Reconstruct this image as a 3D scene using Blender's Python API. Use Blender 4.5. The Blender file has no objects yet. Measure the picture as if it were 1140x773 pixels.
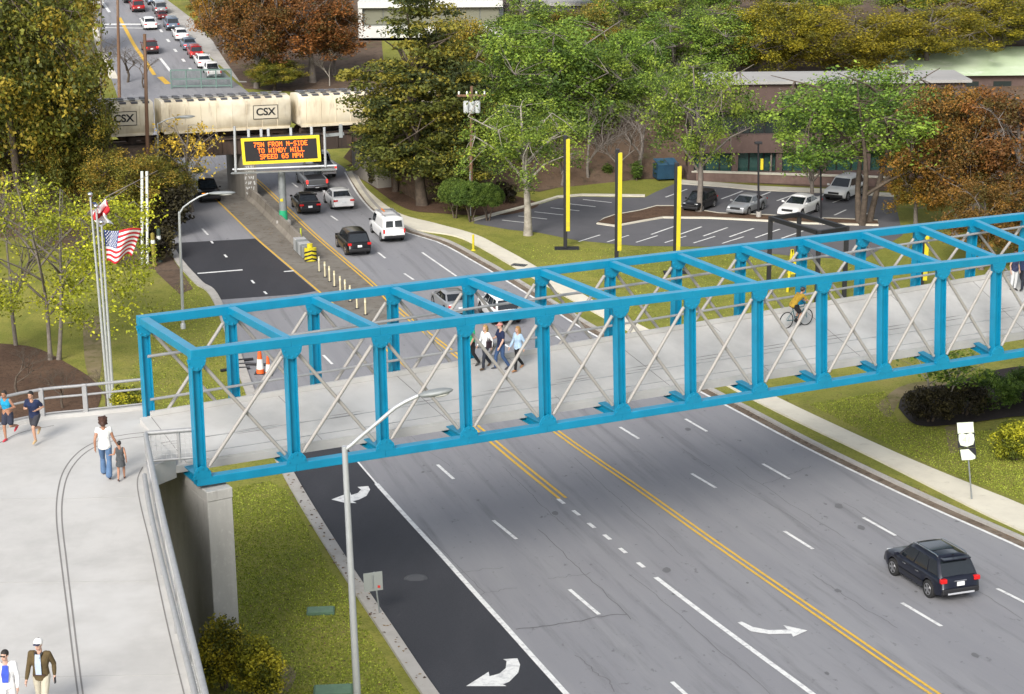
import bpy, bmesh, math, random
import numpy as np
from mathutils import Vector, Matrix
R = math.radians
scene = bpy.context.scene
COL = scene.collection
rnd = random.Random(7)
# ------------------------------------------------------------------ camera model
FPX, PW, PH = 2018.6, 1140.0, 773.0
PITCH, ROLL, CAMZ = 0.278423, -0.008463, 27.0
def _axes():
    p, r = PITCH, ROLL
    fw = Vector((0, math.cos(p), -math.sin(p))); rt = Vector((1, 0, 0)); up = Vector((0, math.sin(p), math.cos(p)))
    c, s = math.cos(r), math.sin(r)
    return rt*c + up*s, up*c - rt*s, fw
RT, UP, FW = _axes()
CAM = Vector((0, 0, CAMZ))
def ray(px, py): return RT*((px-PW/2)/FPX) + UP*((PH/2-py)/FPX) + FW
def project(p):
    d = Vector(p)-CAM; z = d.dot(FW)
    return (PW/2+FPX*d.dot(RT)/z, PH/2-FPX*d.dot(UP)/z)
# ------------------------------------------------------------------ terrain height
_K = [(-60, 6.0), (0, 4.4), (40, 1.7), (50, .9), (60, .1), (70, -.5), (80, -.9), (90, -1.1), (100, -1.2), (115, -1.15), (130, -1.15), (145, -1.2),
      (160, -.5), (180, 2.2), (212, 4.8), (250, 7.2), (300, 9.5), (420, 14), (900, 20), (3000, 20)]
_kx = np.array([k[0] for k in _K], float); _ky = np.array([k[1] for k in _K], float)
_m = np.gradient(_ky, _kx)
_tx = np.arange(-60, 3000.1, .5)
def _pchip(x):
    i = np.clip(np.searchsorted(_kx, x)-1, 0, len(_kx)-2)
    h = _kx[i+1]-_kx[i]; t = (x-_kx[i])/h
    return (2*t**3-3*t**2+1)*_ky[i]+(t**3-2*t**2+t)*h*_m[i]+(-2*t**3+3*t**2)*_ky[i+1]+(t**3-t**2)*h*_m[i+1]
_tz = _pchip(_tx)
def sstep(a, b, x):
    t = min(1, max(0, (x-a)/(b-a))); return t*t*(3-2*t)
def h(x, y):
    z = float(np.interp(y, _tx, _tz))
    # wooded rise behind the car park, away from the roads
    z += 3.0*sstep(150, 185, y)*sstep(-2, 14, x)*(1-sstep(205, 240, y))
    z += 1.2*sstep(-26, -36, x) if False else 0
    return z
def at(px, py, z=None):
    """world point seen at a pixel of the reference, on the terrain or on a level z"""
    d = ray(px, py)
    if z is not None:
        return CAM + d*((z-CAM.z)/d.z)
    t = 20.0; 
    def g(t):
        p = CAM+d*t; return p.z-h(p.x, p.y)
    step = 2.0
    while g(t) > 0 and t < 900: t += step
    a, b = t-step, t
    for _ in range(30):
        m = (a+b)/2
        if g(m) > 0: a = m
        else: b = m
    return CAM+d*b
def atY(px, py, Y):
    d = ray(px, py); return CAM+d*(Y/d.y)
# ------------------------------------------------------------------ objects
def tag(o, label=None, cat=None, group=None, kind=None):
    if label: o['label'] = label
    if cat: o['category'] = cat
    if group: o['group'] = group
    if kind: o['kind'] = kind
    return o
def empty(name, loc=(0, 0, 0), rz=0.0, label=None, cat=None, group=None, scale=1.0):
    o = bpy.data.objects.new(name, None); COL.objects.link(o)
    o.location = loc; o.rotation_euler = (0, 0, rz); o.scale = (scale,)*3; o.empty_display_size = .3
    return tag(o, label, cat, group)
def copy_tree(o, parent=None):
    c = o.copy(); COL.objects.link(c); c.parent = parent
    for ch in list(o.children): copy_tree(ch, c)
    return c
class MB:
    """collects shapes and links them as ONE mesh object"""
    def __init__(s): s.v = []; s.f = []; s.mi = []; s.cur = 0; s.sm = []
    def add(s, vs, fs, smooth=False):
        b = len(s.v); s.v.extend([tuple(v) for v in vs])
        for f in fs: s.f.append(tuple(i+b for i in f)); s.mi.append(s.cur); s.sm.append(smooth)
        return s
    def box(s, c, sz, M=None):
        x, y, z = sz[0]/2, sz[1]/2, sz[2]/2; c = Vector(c)
        vs = [Vector((i*x, j*y, k*z)) for k in (-1, 1) for j in (-1, 1) for i in (-1, 1)]
        if M is not None: vs = [M @ v for v in vs]
        s.add([v+c for v in vs], [(0, 2, 3, 1), (4, 5, 7, 6), (0, 1, 5, 4), (2, 6, 7, 3), (0, 4, 6, 2), (1, 3, 7, 5)]); return s
    def beam(s, a, b, w, hh, up=(0, 0, 1)):
        """box section from a to b; w sideways, hh along up"""
        a, b = Vector(a), Vector(b); d = (b-a); L = d.length; d.normalize(); up = Vector(up)
        sd = d.cross(up); 
        if sd.length < 1e-4: sd = d.cross(Vector((1, 0, 0)))
        sd.normalize(); u = sd.cross(d).normalized()
        M = Matrix((d, sd, u)).transposed()
        return s.box((a+b)/2, (L, w, hh), M)
    def tube(s, pts, rad, n=8, cap=True, smooth=True):
        pts = [Vector(p) for p in pts]; k = len(pts)
        if not hasattr(rad, '__len__'): rad = [rad]*k
        vs = []; fs = []; prev = None
        for i, p in enumerate(pts):
            d = (pts[min(i+1, k-1)]-pts[max(i-1, 0)])
            if d.length < 1e-9: d = Vector((0, 0, 1))
            d.normalize()
            ref = prev if prev is not None else (Vector((1, 0, 0)) if abs(d.x) < .8 else Vector((0, 1, 0)))
            a = (ref-d*ref.dot(d)).normalized(); b = d.cross(a); prev = a
            for j in range(n):
                t = 2*math.pi*j/n; vs.append(p+(a*math.cos(t)+b*math.sin(t))*rad[i])
        for i in range(k-1):
            for j in range(n):
                j2 = (j+1) % n; fs.append((i*n+j, i*n+j2, (i+1)*n+j2, (i+1)*n+j))
        s.add(vs, fs, smooth)
        if cap:
            s.add(vs[:n], [tuple(reversed(range(n)))]); s.add(vs[-n:], [tuple(range(n))])
        return s
    def prism(s, poly, d):
        """poly: planar loop of points, extruded by vector d"""
        n = len(poly); d = Vector(d); a = [Vector(p) for p in poly]
        s.add(a+[p+d for p in a], [tuple(range(n)), tuple(reversed(range(n, 2*n)))]+[(i, n+i, n+(i+1) % n, (i+1) % n) for i in range(n)]); return s
    def lathe(s, prof, n=16, c=(0, 0, 0), axis=(0, 0, 1), smooth=True):
        ax = Vector(axis).normalized(); ref = Vector((1, 0, 0)) if abs(ax.x) < .8 else Vector((0, 1, 0))
        a = (ref-ax*ref.dot(ax)).normalized(); b = ax.cross(a); c = Vector(c); vs = []; fs = []
        for r, z in prof:
            for j in range(n):
                t = 2*math.pi*j/n; vs.append(c+ax*z+(a*math.cos(t)+b*math.sin(t))*r)
        for i in range(len(prof)-1):
            for j in range(n): fs.append((i*n+j, i*n+(j+1) % n, (i+1)*n+(j+1) % n, (i+1)*n+j))
        s.add(vs, fs, smooth); s.add(vs[:n], [tuple(reversed(range(n)))]); s.add(vs[-n:], [tuple(range(n))]); return s
    def ball(s, c, r, n=10, m=7, sq=(1, 1, 1), M=None):
        vs = []; fs = []; c = Vector(c)
        for i in range(m+1):
            p = math.pi*i/m
            for j in range(n):
                t = 2*math.pi*j/n
                v = Vector((math.sin(p)*math.cos(t)*sq[0], math.sin(p)*math.sin(t)*sq[1], math.cos(p)*sq[2]))*r
                vs.append(c+(M @ v if M is not None else v))
        for i in range(m):
            for j in range(n): fs.append((i*n+j, (i+1)*n+j, (i+1)*n+(j+1) % n, i*n+(j+1) % n))
        s.add(vs, fs, True); return s
    def build(s, name, mats, parent=None, loc=None, bevel=0.0):
        me = bpy.data.meshes.new(name); me.from_pydata(s.v, [], s.f)
        if not isinstance(mats, (list, tuple)): mats = [mats]
        for m in mats: me.materials.append(m)
        if len(s.f):
            me.polygons.foreach_set('material_index', s.mi); me.polygons.foreach_set('use_smooth', s.sm)
        me.validate(); me.update()
        o = bpy.data.objects.new(name, me); COL.objects.link(o)
        if parent is not None: o.parent = parent
        if loc is not None: o.location = loc
        if bevel:
            b = o.modifiers.new('bevel', 'BEVEL'); b.width = bevel; b.segments = 2; b.limit_method = 'ANGLE'; b.angle_limit = R(40)
        return o
# ------------------------------------------------------------------ materials
MATS = {}
def mat(name, col, rough=.6, metal=0.0, noise=0.0, nscale=6.0, bump=0.0, bscale=40.0, col2=None, emit=None, estr=0.0, coat=0.0, spec=None, trans=0.0, space='Object', detail=6.0):
    if name in MATS: return MATS[name]
    m = bpy.data.materials.new(name); m.use_nodes = True; nt = m.node_tree; b = nt.nodes['Principled BSDF']
    b.inputs['Base Color'].default_value = (*col, 1); b.inputs['Roughness'].default_value = rough; b.inputs['Metallic'].default_value = metal
    if coat: b.inputs['Coat Weight'].default_value = coat; b.inputs['Coat Roughness'].default_value = .05
    if spec is not None: b.inputs['Specular IOR Level'].default_value = spec
    if trans: b.inputs['Transmission Weight'].default_value = trans
    if noise or bump:
        tc = nt.nodes.new('ShaderNodeTexCoord')
    if noise:
        n = nt.nodes.new('ShaderNodeTexNoise'); n.inputs['Scale'].default_value = nscale; n.inputs['Detail'].default_value = detail; n.inputs['Roughness'].default_value = .65
        nt.links.new(tc.outputs[space], n.inputs['Vector'])
        r = nt.nodes.new('ShaderNodeValToRGB'); c2 = col2 or tuple(c*(1-noise) for c in col)
        r.color_ramp.elements[0].position = .32; r.color_ramp.elements[1].position = .68
        r.color_ramp.elements[0].color = (*c2, 1); r.color_ramp.elements[1].color = (*col, 1)
        nt.links.new(n.outputs['Fac'], r.inputs['Fac']); nt.links.new(r.outputs['Color'], b.inputs['Base Color'])
    if bump:
        n2 = nt.nodes.new('ShaderNodeTexNoise'); n2.inputs['Scale'].default_value = bscale; n2.inputs['Detail'].default_value = 4
        nt.links.new(tc.outputs[space], n2.inputs['Vector'])
        bp = nt.nodes.new('ShaderNodeBump'); bp.inputs['Strength'].default_value = bump; bp.inputs['Distance'].default_value = .03
        nt.links.new(n2.outputs['Fac'], bp.inputs['Height']); nt.links.new(bp.outputs['Normal'], b.inputs['Normal'])
    if emit: b.inputs['Emission Color'].default_value = (*emit, 1); b.inputs['Emission Strength'].default_value = estr
    MATS[name] = m; return m
def layered(name, base, layers, rough=.9, bump=.0, bscale=30.0, space='Object', spec=.3):
    """base colour, then noise layers (colour, scale, lo, hi, detail, stretch) mixed over it"""
    m = bpy.data.materials.new(name); m.use_nodes = True; nt = m.node_tree; b = nt.nodes['Principled BSDF']
    b.inputs['Roughness'].default_value = rough; b.inputs['Specular IOR Level'].default_value = spec
    tc = nt.nodes.new('ShaderNodeTexCoord'); prev = None
    for i, (c, sc, lo, hi, det, st) in enumerate(layers):
        mp = nt.nodes.new('ShaderNodeMapping'); mp.inputs['Scale'].default_value = st[:3]; mp.inputs['Location'].default_value = (i*13.1, i*7.7, 0)
        if len(st) > 3:
            m0 = nt.nodes.new('ShaderNodeMapping'); m0.inputs['Rotation'].default_value = (0, 0, R(st[3]))
            nt.links.new(tc.outputs[space], m0.inputs['Vector']); nt.links.new(m0.outputs['Vector'], mp.inputs['Vector'])
        else: nt.links.new(tc.outputs[space], mp.inputs['Vector'])
        n = nt.nodes.new('ShaderNodeTexNoise'); n.inputs['Scale'].default_value = sc; n.inputs['Detail'].default_value = det; n.inputs['Roughness'].default_value = .65
        nt.links.new(mp.outputs['Vector'], n.inputs['Vector'])
        rg = nt.nodes.new('ShaderNodeMapRange'); rg.inputs['From Min'].default_value = lo; rg.inputs['From Max'].default_value = hi
        nt.links.new(n.outputs['Fac'], rg.inputs['Value'])
        mx = nt.nodes.new('ShaderNodeMix'); mx.data_type = 'RGBA'
        nt.links.new(rg.outputs['Result'], mx.inputs['Factor'])
        if prev is None: mx.inputs['A'].default_value = (*base, 1)
        else: nt.links.new(prev, mx.inputs['A'])
        mx.inputs['B'].default_value = (*c, 1); prev = mx.outputs['Result']
    nt.links.new(prev, b.inputs['Base Color'])
    if bump:
        n2 = nt.nodes.new('ShaderNodeTexNoise'); n2.inputs['Scale'].default_value = bscale; n2.inputs['Detail'].default_value = 5
        nt.links.new(tc.outputs[space], n2.inputs['Vector'])
        bp = nt.nodes.new('ShaderNodeBump'); bp.inputs['Strength'].default_value = bump; bp.inputs['Distance'].default_value = .05
        nt.links.new(n2.outputs['Fac'], bp.inputs['Height']); nt.links.new(bp.outputs['Normal'], b.inputs['Normal'])
    MATS[name] = m; return m
# ------------------------------------------------------------------ draped sheets
def sheet(name, loops, material, off, thick=0.0, step=2.0, kind='structure', raw=False, parent=None):
    """loops: lists of world XY outlines laid on the terrain, raised by off (and given a skirt of depth thick)"""
    bm = bmesh.new()
    for lp in loops:
        vs = [bm.verts.new((p[0], p[1], 0)) for p in lp]
        f = bm.faces.new(vs); f.normal_update()
        if f.normal.z < 0: f.normal_flip()
    ys = [v.co.y for v in bm.verts]; y = math.floor(min(ys)/step)*step+step
    while y < max(ys):
        g = bm.verts[:]+bm.edges[:]+bm.faces[:]
        bmesh.ops.bisect_plane(bm, geom=g, plane_co=(0, y, 0), plane_no=(0, 1, 0), dist=1e-5)
        y += step
    xs = [v.co.x for v in bm.verts]; x = math.floor(min(xs)/8)*8+8
    while x < max(xs):
        g = bm.verts[:]+bm.edges[:]+bm.faces[:]
        bmesh.ops.bisect_plane(bm, geom=g, plane_co=(x, 0, 0), plane_no=(1, 0, 0), dist=1e-5)
        x += 8
    if thick:
        be = [e for e in bm.edges if e.is_boundary]
        for v in bm.verts: v.co.z = h(v.co.x, v.co.y)+off
        r = bmesh.ops.extrude_edge_only(bm, edges=be)
        for v in r['geom']:
            if isinstance(v, bmesh.types.BMVert): v.co.z -= thick
        bmesh.ops.recalc_face_normals(bm, faces=bm.faces[:])
    else:
        for v in bm.verts: v.co.z = h(v.co.x, v.co.y)+off
    me = bpy.data.meshes.new(name); bm.to_mesh(me); bm.free()
    me.materials.append(material)
    o = bpy.data.objects.new(name, me); COL.objects.link(o)
    if kind: o['kind'] = kind
    if parent: o.parent = parent
    return o
def P2(pts): return [at(*p).to_2d() for p in pts]
def dens(pts, n=6):
    """smooth polyline through image points (Catmull-Rom), in pixels"""
    out = []
    for i in range(len(pts)-1):
        p0 = pts[max(i-1, 0)]; p1 = pts[i]; p2 = pts[i+1]; p3 = pts[min(i+2, len(pts)-1)]
        for k in range(n):
            t = k/n
            out.append(tuple(.5*((2*p1[j])+(-p0[j]+p2[j])*t+(2*p0[j]-5*p1[j]+4*p2[j]-p3[j])*t*t+(-p0[j]+3*p1[j]-3*p2[j]+p3[j])*t**3) for j in (0, 1)))
    out.append(tuple(pts[-1])); return out
def resample(P, n):
    P = [Vector(p) for p in P]; L = [0]
    for i in range(1, len(P)): L.append(L[-1]+(P[i]-P[i-1]).length)
    out = []
    for k in range(n+1):
        d = L[-1]*k/n; i = 0
        while i < len(P)-2 and L[i+1] < d: i += 1
        t = (d-L[i])/max(L[i+1]-L[i], 1e-9); out.append(P[i].lerp(P[i+1], t))
    return out
def strip_loop(P, w, w2=None):
    """quads along a world XY polyline of width w -> one closed loop"""
    P = [Vector(p) for p in P]; A = []; B = []
    for i, p in enumerate(P):
        d = (P[min(i+1, len(P)-1)]-P[max(i-1, 0)]).normalized(); n = Vector((d.y, -d.x))
        A.append(p+n*w/2); B.append(p-n*w/2)
    return A+B[::-1]
def interp_line(P, y):
    for i in range(len(P)-1):
        if (P[i][1]-y)*(P[i+1][1]-y) <= 0:
            t = (y-P[i][1])/((P[i+1][1]-P[i][1]) or 1e-9); return P[i][0]+(P[i+1][0]-P[i][0])*t
    return None
# ================================================================== camera, light, sky
cd = bpy.data.cameras.new('camera'); cam = bpy.data.objects.new('camera', cd); COL.objects.link(cam)
cd.sensor_fit = 'HORIZONTAL'; cd.sensor_width = 36; cd.lens = 36*FPX/PW; cd.clip_end = 6000; cd.clip_start = .5
M3 = Matrix((RT, UP, -FW)).transposed(); cam.matrix_world = Matrix.Translation(CAM) @ M3.to_4x4(); scene.camera = cam
SUN_TO = Vector((-.32, -.95, 0)).normalized(); SUN_EL = R(36)
w = bpy.data.worlds.new('World'); scene.world = w; w.use_nodes = True
sky = w.node_tree.nodes.new('ShaderNodeTexSky'); sky.sky_type = 'NISHITA'; sky.sun_disc = False
sky.sun_elevation = SUN_EL; sky.sun_rotation = math.atan2(SUN_TO.x, SUN_TO.y); sky.air_density = 1.0; sky.dust_density = 2.5; sky.ozone_density = 1.0
bg = w.node_tree.nodes['Background']; hz = w.node_tree.nodes.new('ShaderNodeHueSaturation'); hz.inputs['Saturation'].default_value = .35   # thin overcast
w.node_tree.links.new(sky.outputs['Color'], hz.inputs['Color']); w.node_tree.links.new(hz.outputs['Color'], bg.inputs['Color']); bg.inputs['Strength'].default_value = .14
sl = bpy.data.lights.new('sun', 'SUN'); so = bpy.data.objects.new('sun', sl); COL.objects.link(so)
sl.energy = 1.9; sl.angle = R(20); sl.color = (1, .95, .88)
sd = Vector((SUN_TO.x*math.cos(SUN_EL), SUN_TO.y*math.cos(SUN_EL), math.sin(SUN_EL)))
so.rotation_euler = sd.to_track_quat('Z', 'Y').to_euler(); so.location = (0, 0, 80)
vs_ = scene.view_settings; vs_.view_transform = 'Standard'; vs_.look = 'None'; vs_.exposure = .72; vs_.gamma = 1; vs_.use_curve_mapping = False
scene.render.engine = 'CYCLES'
scene.cycles.max_bounces = 6; scene.cycles.transparent_max_bounces = 8; scene.cycles.caustics_reflective = False; scene.cycles.caustics_refractive = False
try: scene.cycles.use_denoising = True
except Exception: pass
# ================================================================== ground
M_grass = layered('grass', (.205, .21, .035), [((.275, .26, .052), .12, .4, .65, 4, (1, 1, 1)), ((.155, .175, .026), .6, .45, .7, 6, (1, 1, 1)), ((.26, .225, .07), .25, .56, .75, 5, (1, 1, 1)),
     ((.06, .08, .010), 9, .5, .75, 6, (1, 1, 1)), ((.26, .27, .05), 22, .55, .8, 3, (1, 1, 1))], rough=.95, bump=.9, bscale=14)
M_asph = layered('asphalt', (.23, .23, .246), [((.265, .265, .277), .9, .4, .7, 6, (1, .06, 1, -16.6)), ((.165, .165, .175), 1.6, .52, .74, 8, (1, .04, 1, -16.6)), ((.26, .255, .255), 30, .5, .8, 4, (1, 1, 1)),
     ((.14, .14, .148), 3.0, .62, .72, 9, (1, .6, 1))], rough=.85, bump=.25, bscale=60)
M_asphd = layered('asphalt_fresh', (.036, .037, .044), [((.052, .052, .06), .5, .4, .7, 6, (.6, .15, 1)), ((.022, .022, .026), 20, .45, .8, 5, (1, 1, 1)), ((.075, .075, .08), 1.2, .66, .85, 8, (1, .3, 1))], rough=.7, bump=.25, bscale=60)
M_lot = layered('lot_asphalt', (.125, .122, .132), [((.10, .10, .108), .3, .4, .7, 6, (1, 1, 1)), ((.15, .15, .155), 20, .5, .8, 4, (1, 1, 1))], rough=.85)
M_conc = layered('concrete', (.42, .40, .37), [((.34, .32, .29), .8, .4, .7, 7, (1, 1, 1)), ((.26, .24, .20), 2.5, .58, .75, 8, (1, 1, 1))], rough=.85, bump=.2)
M_walk = layered('pavement', (.66, .62, .51), [((.56, .52, .43), .6, .4, .7, 6, (1, 1, 1)), ((.45, .41, .32), 2.2, .6, .8, 8, (1, 1, 1))], rough=.9, bump=.15)
M_mulch = layered('mulch', (.085, .048, .030), [((.13, .078, .048), .5, .4, .7, 7, (1, 1, 1)), ((.045, .026, .016), 5, .5, .7, 6, (1, 1, 1)), ((.18, .13, .09), 12, .6, .8, 4, (1, 1, 1))], rough=.97, bump=.8, bscale=9)
M_litter = layered('leaf_litter', (.10, .065, .042), [((.15, .105, .075), .25, .4, .7, 7, (1, 1, 1)), ((.055, .04, .028), 1.6, .5, .7, 8, (1, 1, 1)), ((.09, .10, .04), .35, .58, .7, 5, (1, 1, 1)), ((.2, .16, .12), 6, .62, .8, 5, (1, 1, 1))], rough=.97, bump=.8, bscale=5)
M_median = layered('median_asphalt', (.165, .148, .125), [((.21, .195, .17), .5, .4, .7, 7, (1, 1, 1)), ((.10, .085, .068), 2, .5, .75, 8, (1, 1, 1))], rough=.9, bump=.2)
M_white = layered('road_paint_white', (.74, .74, .72), [((.5, .5, .5), 4, .48, .66, 8, (1, 1, 1)), ((.24, .24, .25), 14, .6, .72, 6, (1, 1, 1))], rough=.7)
M_yel = layered('road_paint_yellow', (.68, .42, .055), [((.5, .32, .06), 4, .5, .72, 8, (1, 1, 1)), ((.2, .16, .1), 12, .58, .72, 6, (1, 1, 1))], rough=.7)
M_dirt = layered('gutter_dirt', (.15, .115, .085), [((.22, .18, .14), .9, .4, .7, 7, (1, 1, 1)), ((.07, .05, .035), 3, .5, .7, 8, (1, 1, 1))], rough=.95, bump=.5)

def ground_sheet():
    xs = sorted(set(list(np.arange(-100, 131, 2.0))+[-2500, -1200, -600, -300, -180, 180, 300, 600, 1200, 2500]))
    ys = sorted(set(list(np.arange(-60, 40, 6.0))+list(np.arange(40, 300, 1.0))+list(np.arange(300, 420, 8.0))+[-1500, -600, -200, 460, 540, 700, 900, 1500, 2800]))
    mb = MB(); n = len(xs)
    for y in ys:
        for x in xs: mb.v.append((x, y, h(x, y) if y > -60 else 6.0))
    for j in range(len(ys)-1):
        for i in range(n-1):
            mb.f.append((j*n+i, j*n+i+1, (j+1)*n+i+1, (j+1)*n+i)); mb.mi.append(0); mb.sm.append(True)
    o = mb.build('ground', M_grass); tag(o, kind='structure')
ground_sheet()
# ---- highway outline in reference pixels
LEFT = dens([(168, 214), (179, 250), (190, 270), (205, 293), (225, 315), (247, 337), (285, 440), (326, 526), (384, 621), (442, 707), (487, 773), (560, 870)])
LEFT_W = [at(*p).to_2d() for p in LEFT]
EDGE = dens([(384, 192), (400, 219), (420, 240), (449, 258), (490, 271), (530, 293), (549, 304), (618, 347), (650, 367), (735, 413), (817, 456.5), (908, 504.5), (1027, 561.5), (1140, 612), (1300, 690), (1600, 837)])
EDGE_W = [at(*p).to_2d() for p in EDGE]
YR = dens([(262, 184), (288, 203), (324, 237), (355, 266), (416, 318), (439, 341), (471, 368), (503, 392), (622, 483), (713, 546), (800, 608), (900, 677), (1040, 773), (1160, 852), (1360, 985)])
YL = dens([(215, 202), (242, 224), (284, 264.5), (310, 287), (355, 325), (445, 403), (545, 492), (623, 556)])
def offset_poly(P, d):
    out = []
    for i, p in enumerate(P):
        t = (P[min(i+1, len(P)-1)]-P[max(i-1, 0)]).normalized(); out.append(p+Vector((t.y, -t.x))*d)
    return out
GUT = offset_poly(EDGE_W, -.55)      # towards the right-hand kerb (outline runs towards the camera)
if (GUT[20]-at(*EDGE[20]).to_2d()).x < 0: GUT = offset_poly(EDGE_W, .55)
sgn = -1 if GUT[20] == offset_poly(EDGE_W, -.55)[20] else 1
# road surface in pieces that share the centre line, so each outline stays simple
CL = [at(*p).to_2d() for p in YR]
road_l = LEFT_W+CL[::-1]
road_r = CL+GUT[::-1]
sheet('highway', [road_l, road_r], M_asph, .012)
# far street: leaves the highway at the underpass and climbs the hill beyond the railway
def far_pt(px, py): return at(px, py).to_2d()
FSL = [far_pt(*p) for p in dens([(95, -8), (102, 20), (107, 50), (124, 88)])]
FSR = [far_pt(*p) for p in dens([(160, -8), (185, 20), (215, 50), (262, 92)])]
far_l = FSL+[LEFT_W[0]]; far_r = FSR+[GUT[0]]
sheet('far_street', [far_l+far_r[::-1]], M_asph, .016)
sheet('far_street_verge', [[far_pt(*p) for p in ((175, -8), (215, 22), (245, 55), (275, 92), (266, 92), (217, 50), (187, 20), (162, -8))]], M_conc, .02)
sheet('far_street_pavement', [[far_pt(*p) for p in ((101, 22), (106, 50), (122, 88), (132, 88), (113, 50), (107, 22))]], M_walk, .03)
# fresh asphalt patches
m0 = LEFT_W
def seg(L, ya, yb):
    return [p for p in L if ya <= p[1] <= yb]
near_dark = [at(*p).to_2d() for p in dens([(308, 490), (326, 526), (384, 621), (442, 707), (487, 773), (560, 870)])]+[at(*p).to_2d() for p in ((720, 873), (630, 773), (560, 695), (490, 617), (420, 540), (396, 512), (380, 490))]
sheet('fresh_asphalt_lane', [near_dark], M_asphd, .020)
far_dark = [at(*p).to_2d() for p in ((203, 290), (192, 272), (203, 270.5), (284, 266), (308, 287), (352, 324.5), (331, 328), (246, 334), (225, 313.5))]
sheet('fresh_asphalt_patch', [far_dark], M_asphd, .020)
# median
YRw = [at(*p).to_2d() for p in YR if p[1] <= 484]; YLw = [at(*p).to_2d() for p in YL if p[1] <= 493]
med = YLw+[at(560, 494).to_2d()]+[p for p in YRw][::-1]
sheet('median_strip', [[at(*p).to_2d() for p in YL if p[1] <= 400]+[at(*p).to_2d() for p in YR if p[1] <= 345][::-1]], M_median, .020)
# kerbs, gutters, pavement
kl_in = LEFT_W; kl_out = offset_poly(LEFT_W, .5)
if kl_out[30].x > kl_in[30].x: kl_out = offset_poly(LEFT_W, -.5)
sheet('left_kerb', [kl_in+kl_out[::-1]], M_conc, .12, thick=.14)
kr_out = offset_poly(EDGE_W, sgn*1.0)
sheet('right_gutter', [EDGE_W+GUT[::-1]], M_dirt, .018)
sheet('right_kerb', [GUT+offset_poly(EDGE_W, sgn*.8)[::-1]], M_conc, .12, thick=.14)
WL = dens([(386, 193), (402, 217), (416, 233), (451, 254), (503, 263), (530, 274), (577, 301), (640, 337), (735, 389), (842, 448), (972, 511), (1091, 571), (1140, 594), (1300, 672), (1600, 820)])
WR = dens([(396, 190), (408, 211), (443, 238), (485, 250), (528, 262), (555, 275), (593, 296), (668, 340), (760, 388), (863, 443), (1000, 507), (1091, 545), (1140, 565), (1300, 635), (1600, 770)])
sheet('pavement', [[at(*p).to_2d() for p in WL]+[at(*p).to_2d() for p in WR][::-1]], M_walk, .10, thick=.12)
# ---- paint
whites = []; yellows = []
def pline(px_pts, wd, dst, n=10):
    P = resample([at(*p).to_2d() for p in px_pts], n); dst.append(strip_loop(P, wd))
for a, b in (((325, 204), (331.6, 209)), ((368.4, 240.8), (376, 246)), ((421, 281.6), (429, 288)), ((450, 305), (460.5, 312)), ((555, 379), (566, 387)), ((620, 426), (634, 437)),
             ((690, 476), (711, 489)), ((770, 528), (797, 544)), ((873, 592), (905, 612)), ((1004, 672), (1048, 698)),
             ((618, 374), (630, 382)), ((686, 417), (702, 427)), ((763, 467), (787, 481)), ((849, 517), (879, 534)), ((961, 577), (997, 597)), ((1110, 656), (1150, 676)),
             ((209, 237), (216, 243)), ((225, 255), (231.6, 262)), ((250, 284), (252.5, 287)), ((280, 312.5), (283, 316)), ((235, 269), (237, 271.5)), ((294, 325), (297, 328)), ((360, 396), (370, 406)), ((430, 462), (442, 474)),
             ((487, 518), (505, 534)), ((549, 580), (575, 601)), ((634, 657), (667, 685)), ((748, 760), (790, 798))):
    pline((a, b), .15, whites, 3)
pline(((470, 281.6), (508, 308)), .15, whites); pline(((540, 327), (575, 349)), .15, whites)
pline(EDGE, .16, whites, 60)
pline(((396, 512), (420, 540)), .09, whites, 4); pline(((419, 539), (490, 617), (560, 695), (630, 773), (700, 850)), .2, whites, 20)
for p in ((621, 556), (638, 569), (655, 583), (672.5, 596), (690, 611), (710, 627)):
    pline((p, (p[0]+7, p[1]+5.5)), .17, whites, 2)
pline(((730, 643.5), (904, 773), (1000, 845)), .2, whites, 12)
pline(((220, 305), (270, 301)), .28, whites, 4)
pline(((316, 303), (327, 302)), .25, whites, 3)
YRp = [p for p in YR]
Yw = resample([at(*p).to_2d() for p in YRp], 120)
for o_ in (-.13, .13): yellows.append(strip_loop(offset_poly(Yw, o_), .12))
YLw2 = resample([at(*p).to_2d() for p in YL], 60)
yellows.append(strip_loop(YLw2, .14))
YL3 = resample([at(*p).to_2d() for p in YL if p[1] > 440], 20); yellows.append(strip_loop(offset_poly(YL3, -.3), .13))
sheet('lane_lines', whites, M_white, .028); sheet('yellow_lines', yellows, M_yel, .028)
# turn arrows, traced flat on the road
def arrow(pts): return [at(*p).to_2d() for p in pts]
A1 = arrow([(519, 765), (544, 749), (545, 754), (556, 751), (563, 745), (564, 737), (560, 735), (576, 734), (579, 741), (577, 750), (567, 760), (560, 763), (564, 765)])
A2 = arrow([(369, 557), (390, 549), (391, 552), (398, 550), (402, 546), (398, 543), (410, 542), (412, 546), (408, 553), (400, 557), (393, 559), (397, 561), (385, 561)])
A3 = arrow([(821, 694), (826, 693), (838, 699), (856, 702.5), (877, 702), (872, 697), (899, 703), (883, 710), (881, 706.5), (856, 707), (836, 704)])
sheet('turn_arrows', [A1, A2, A3], M_white, .032)
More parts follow.
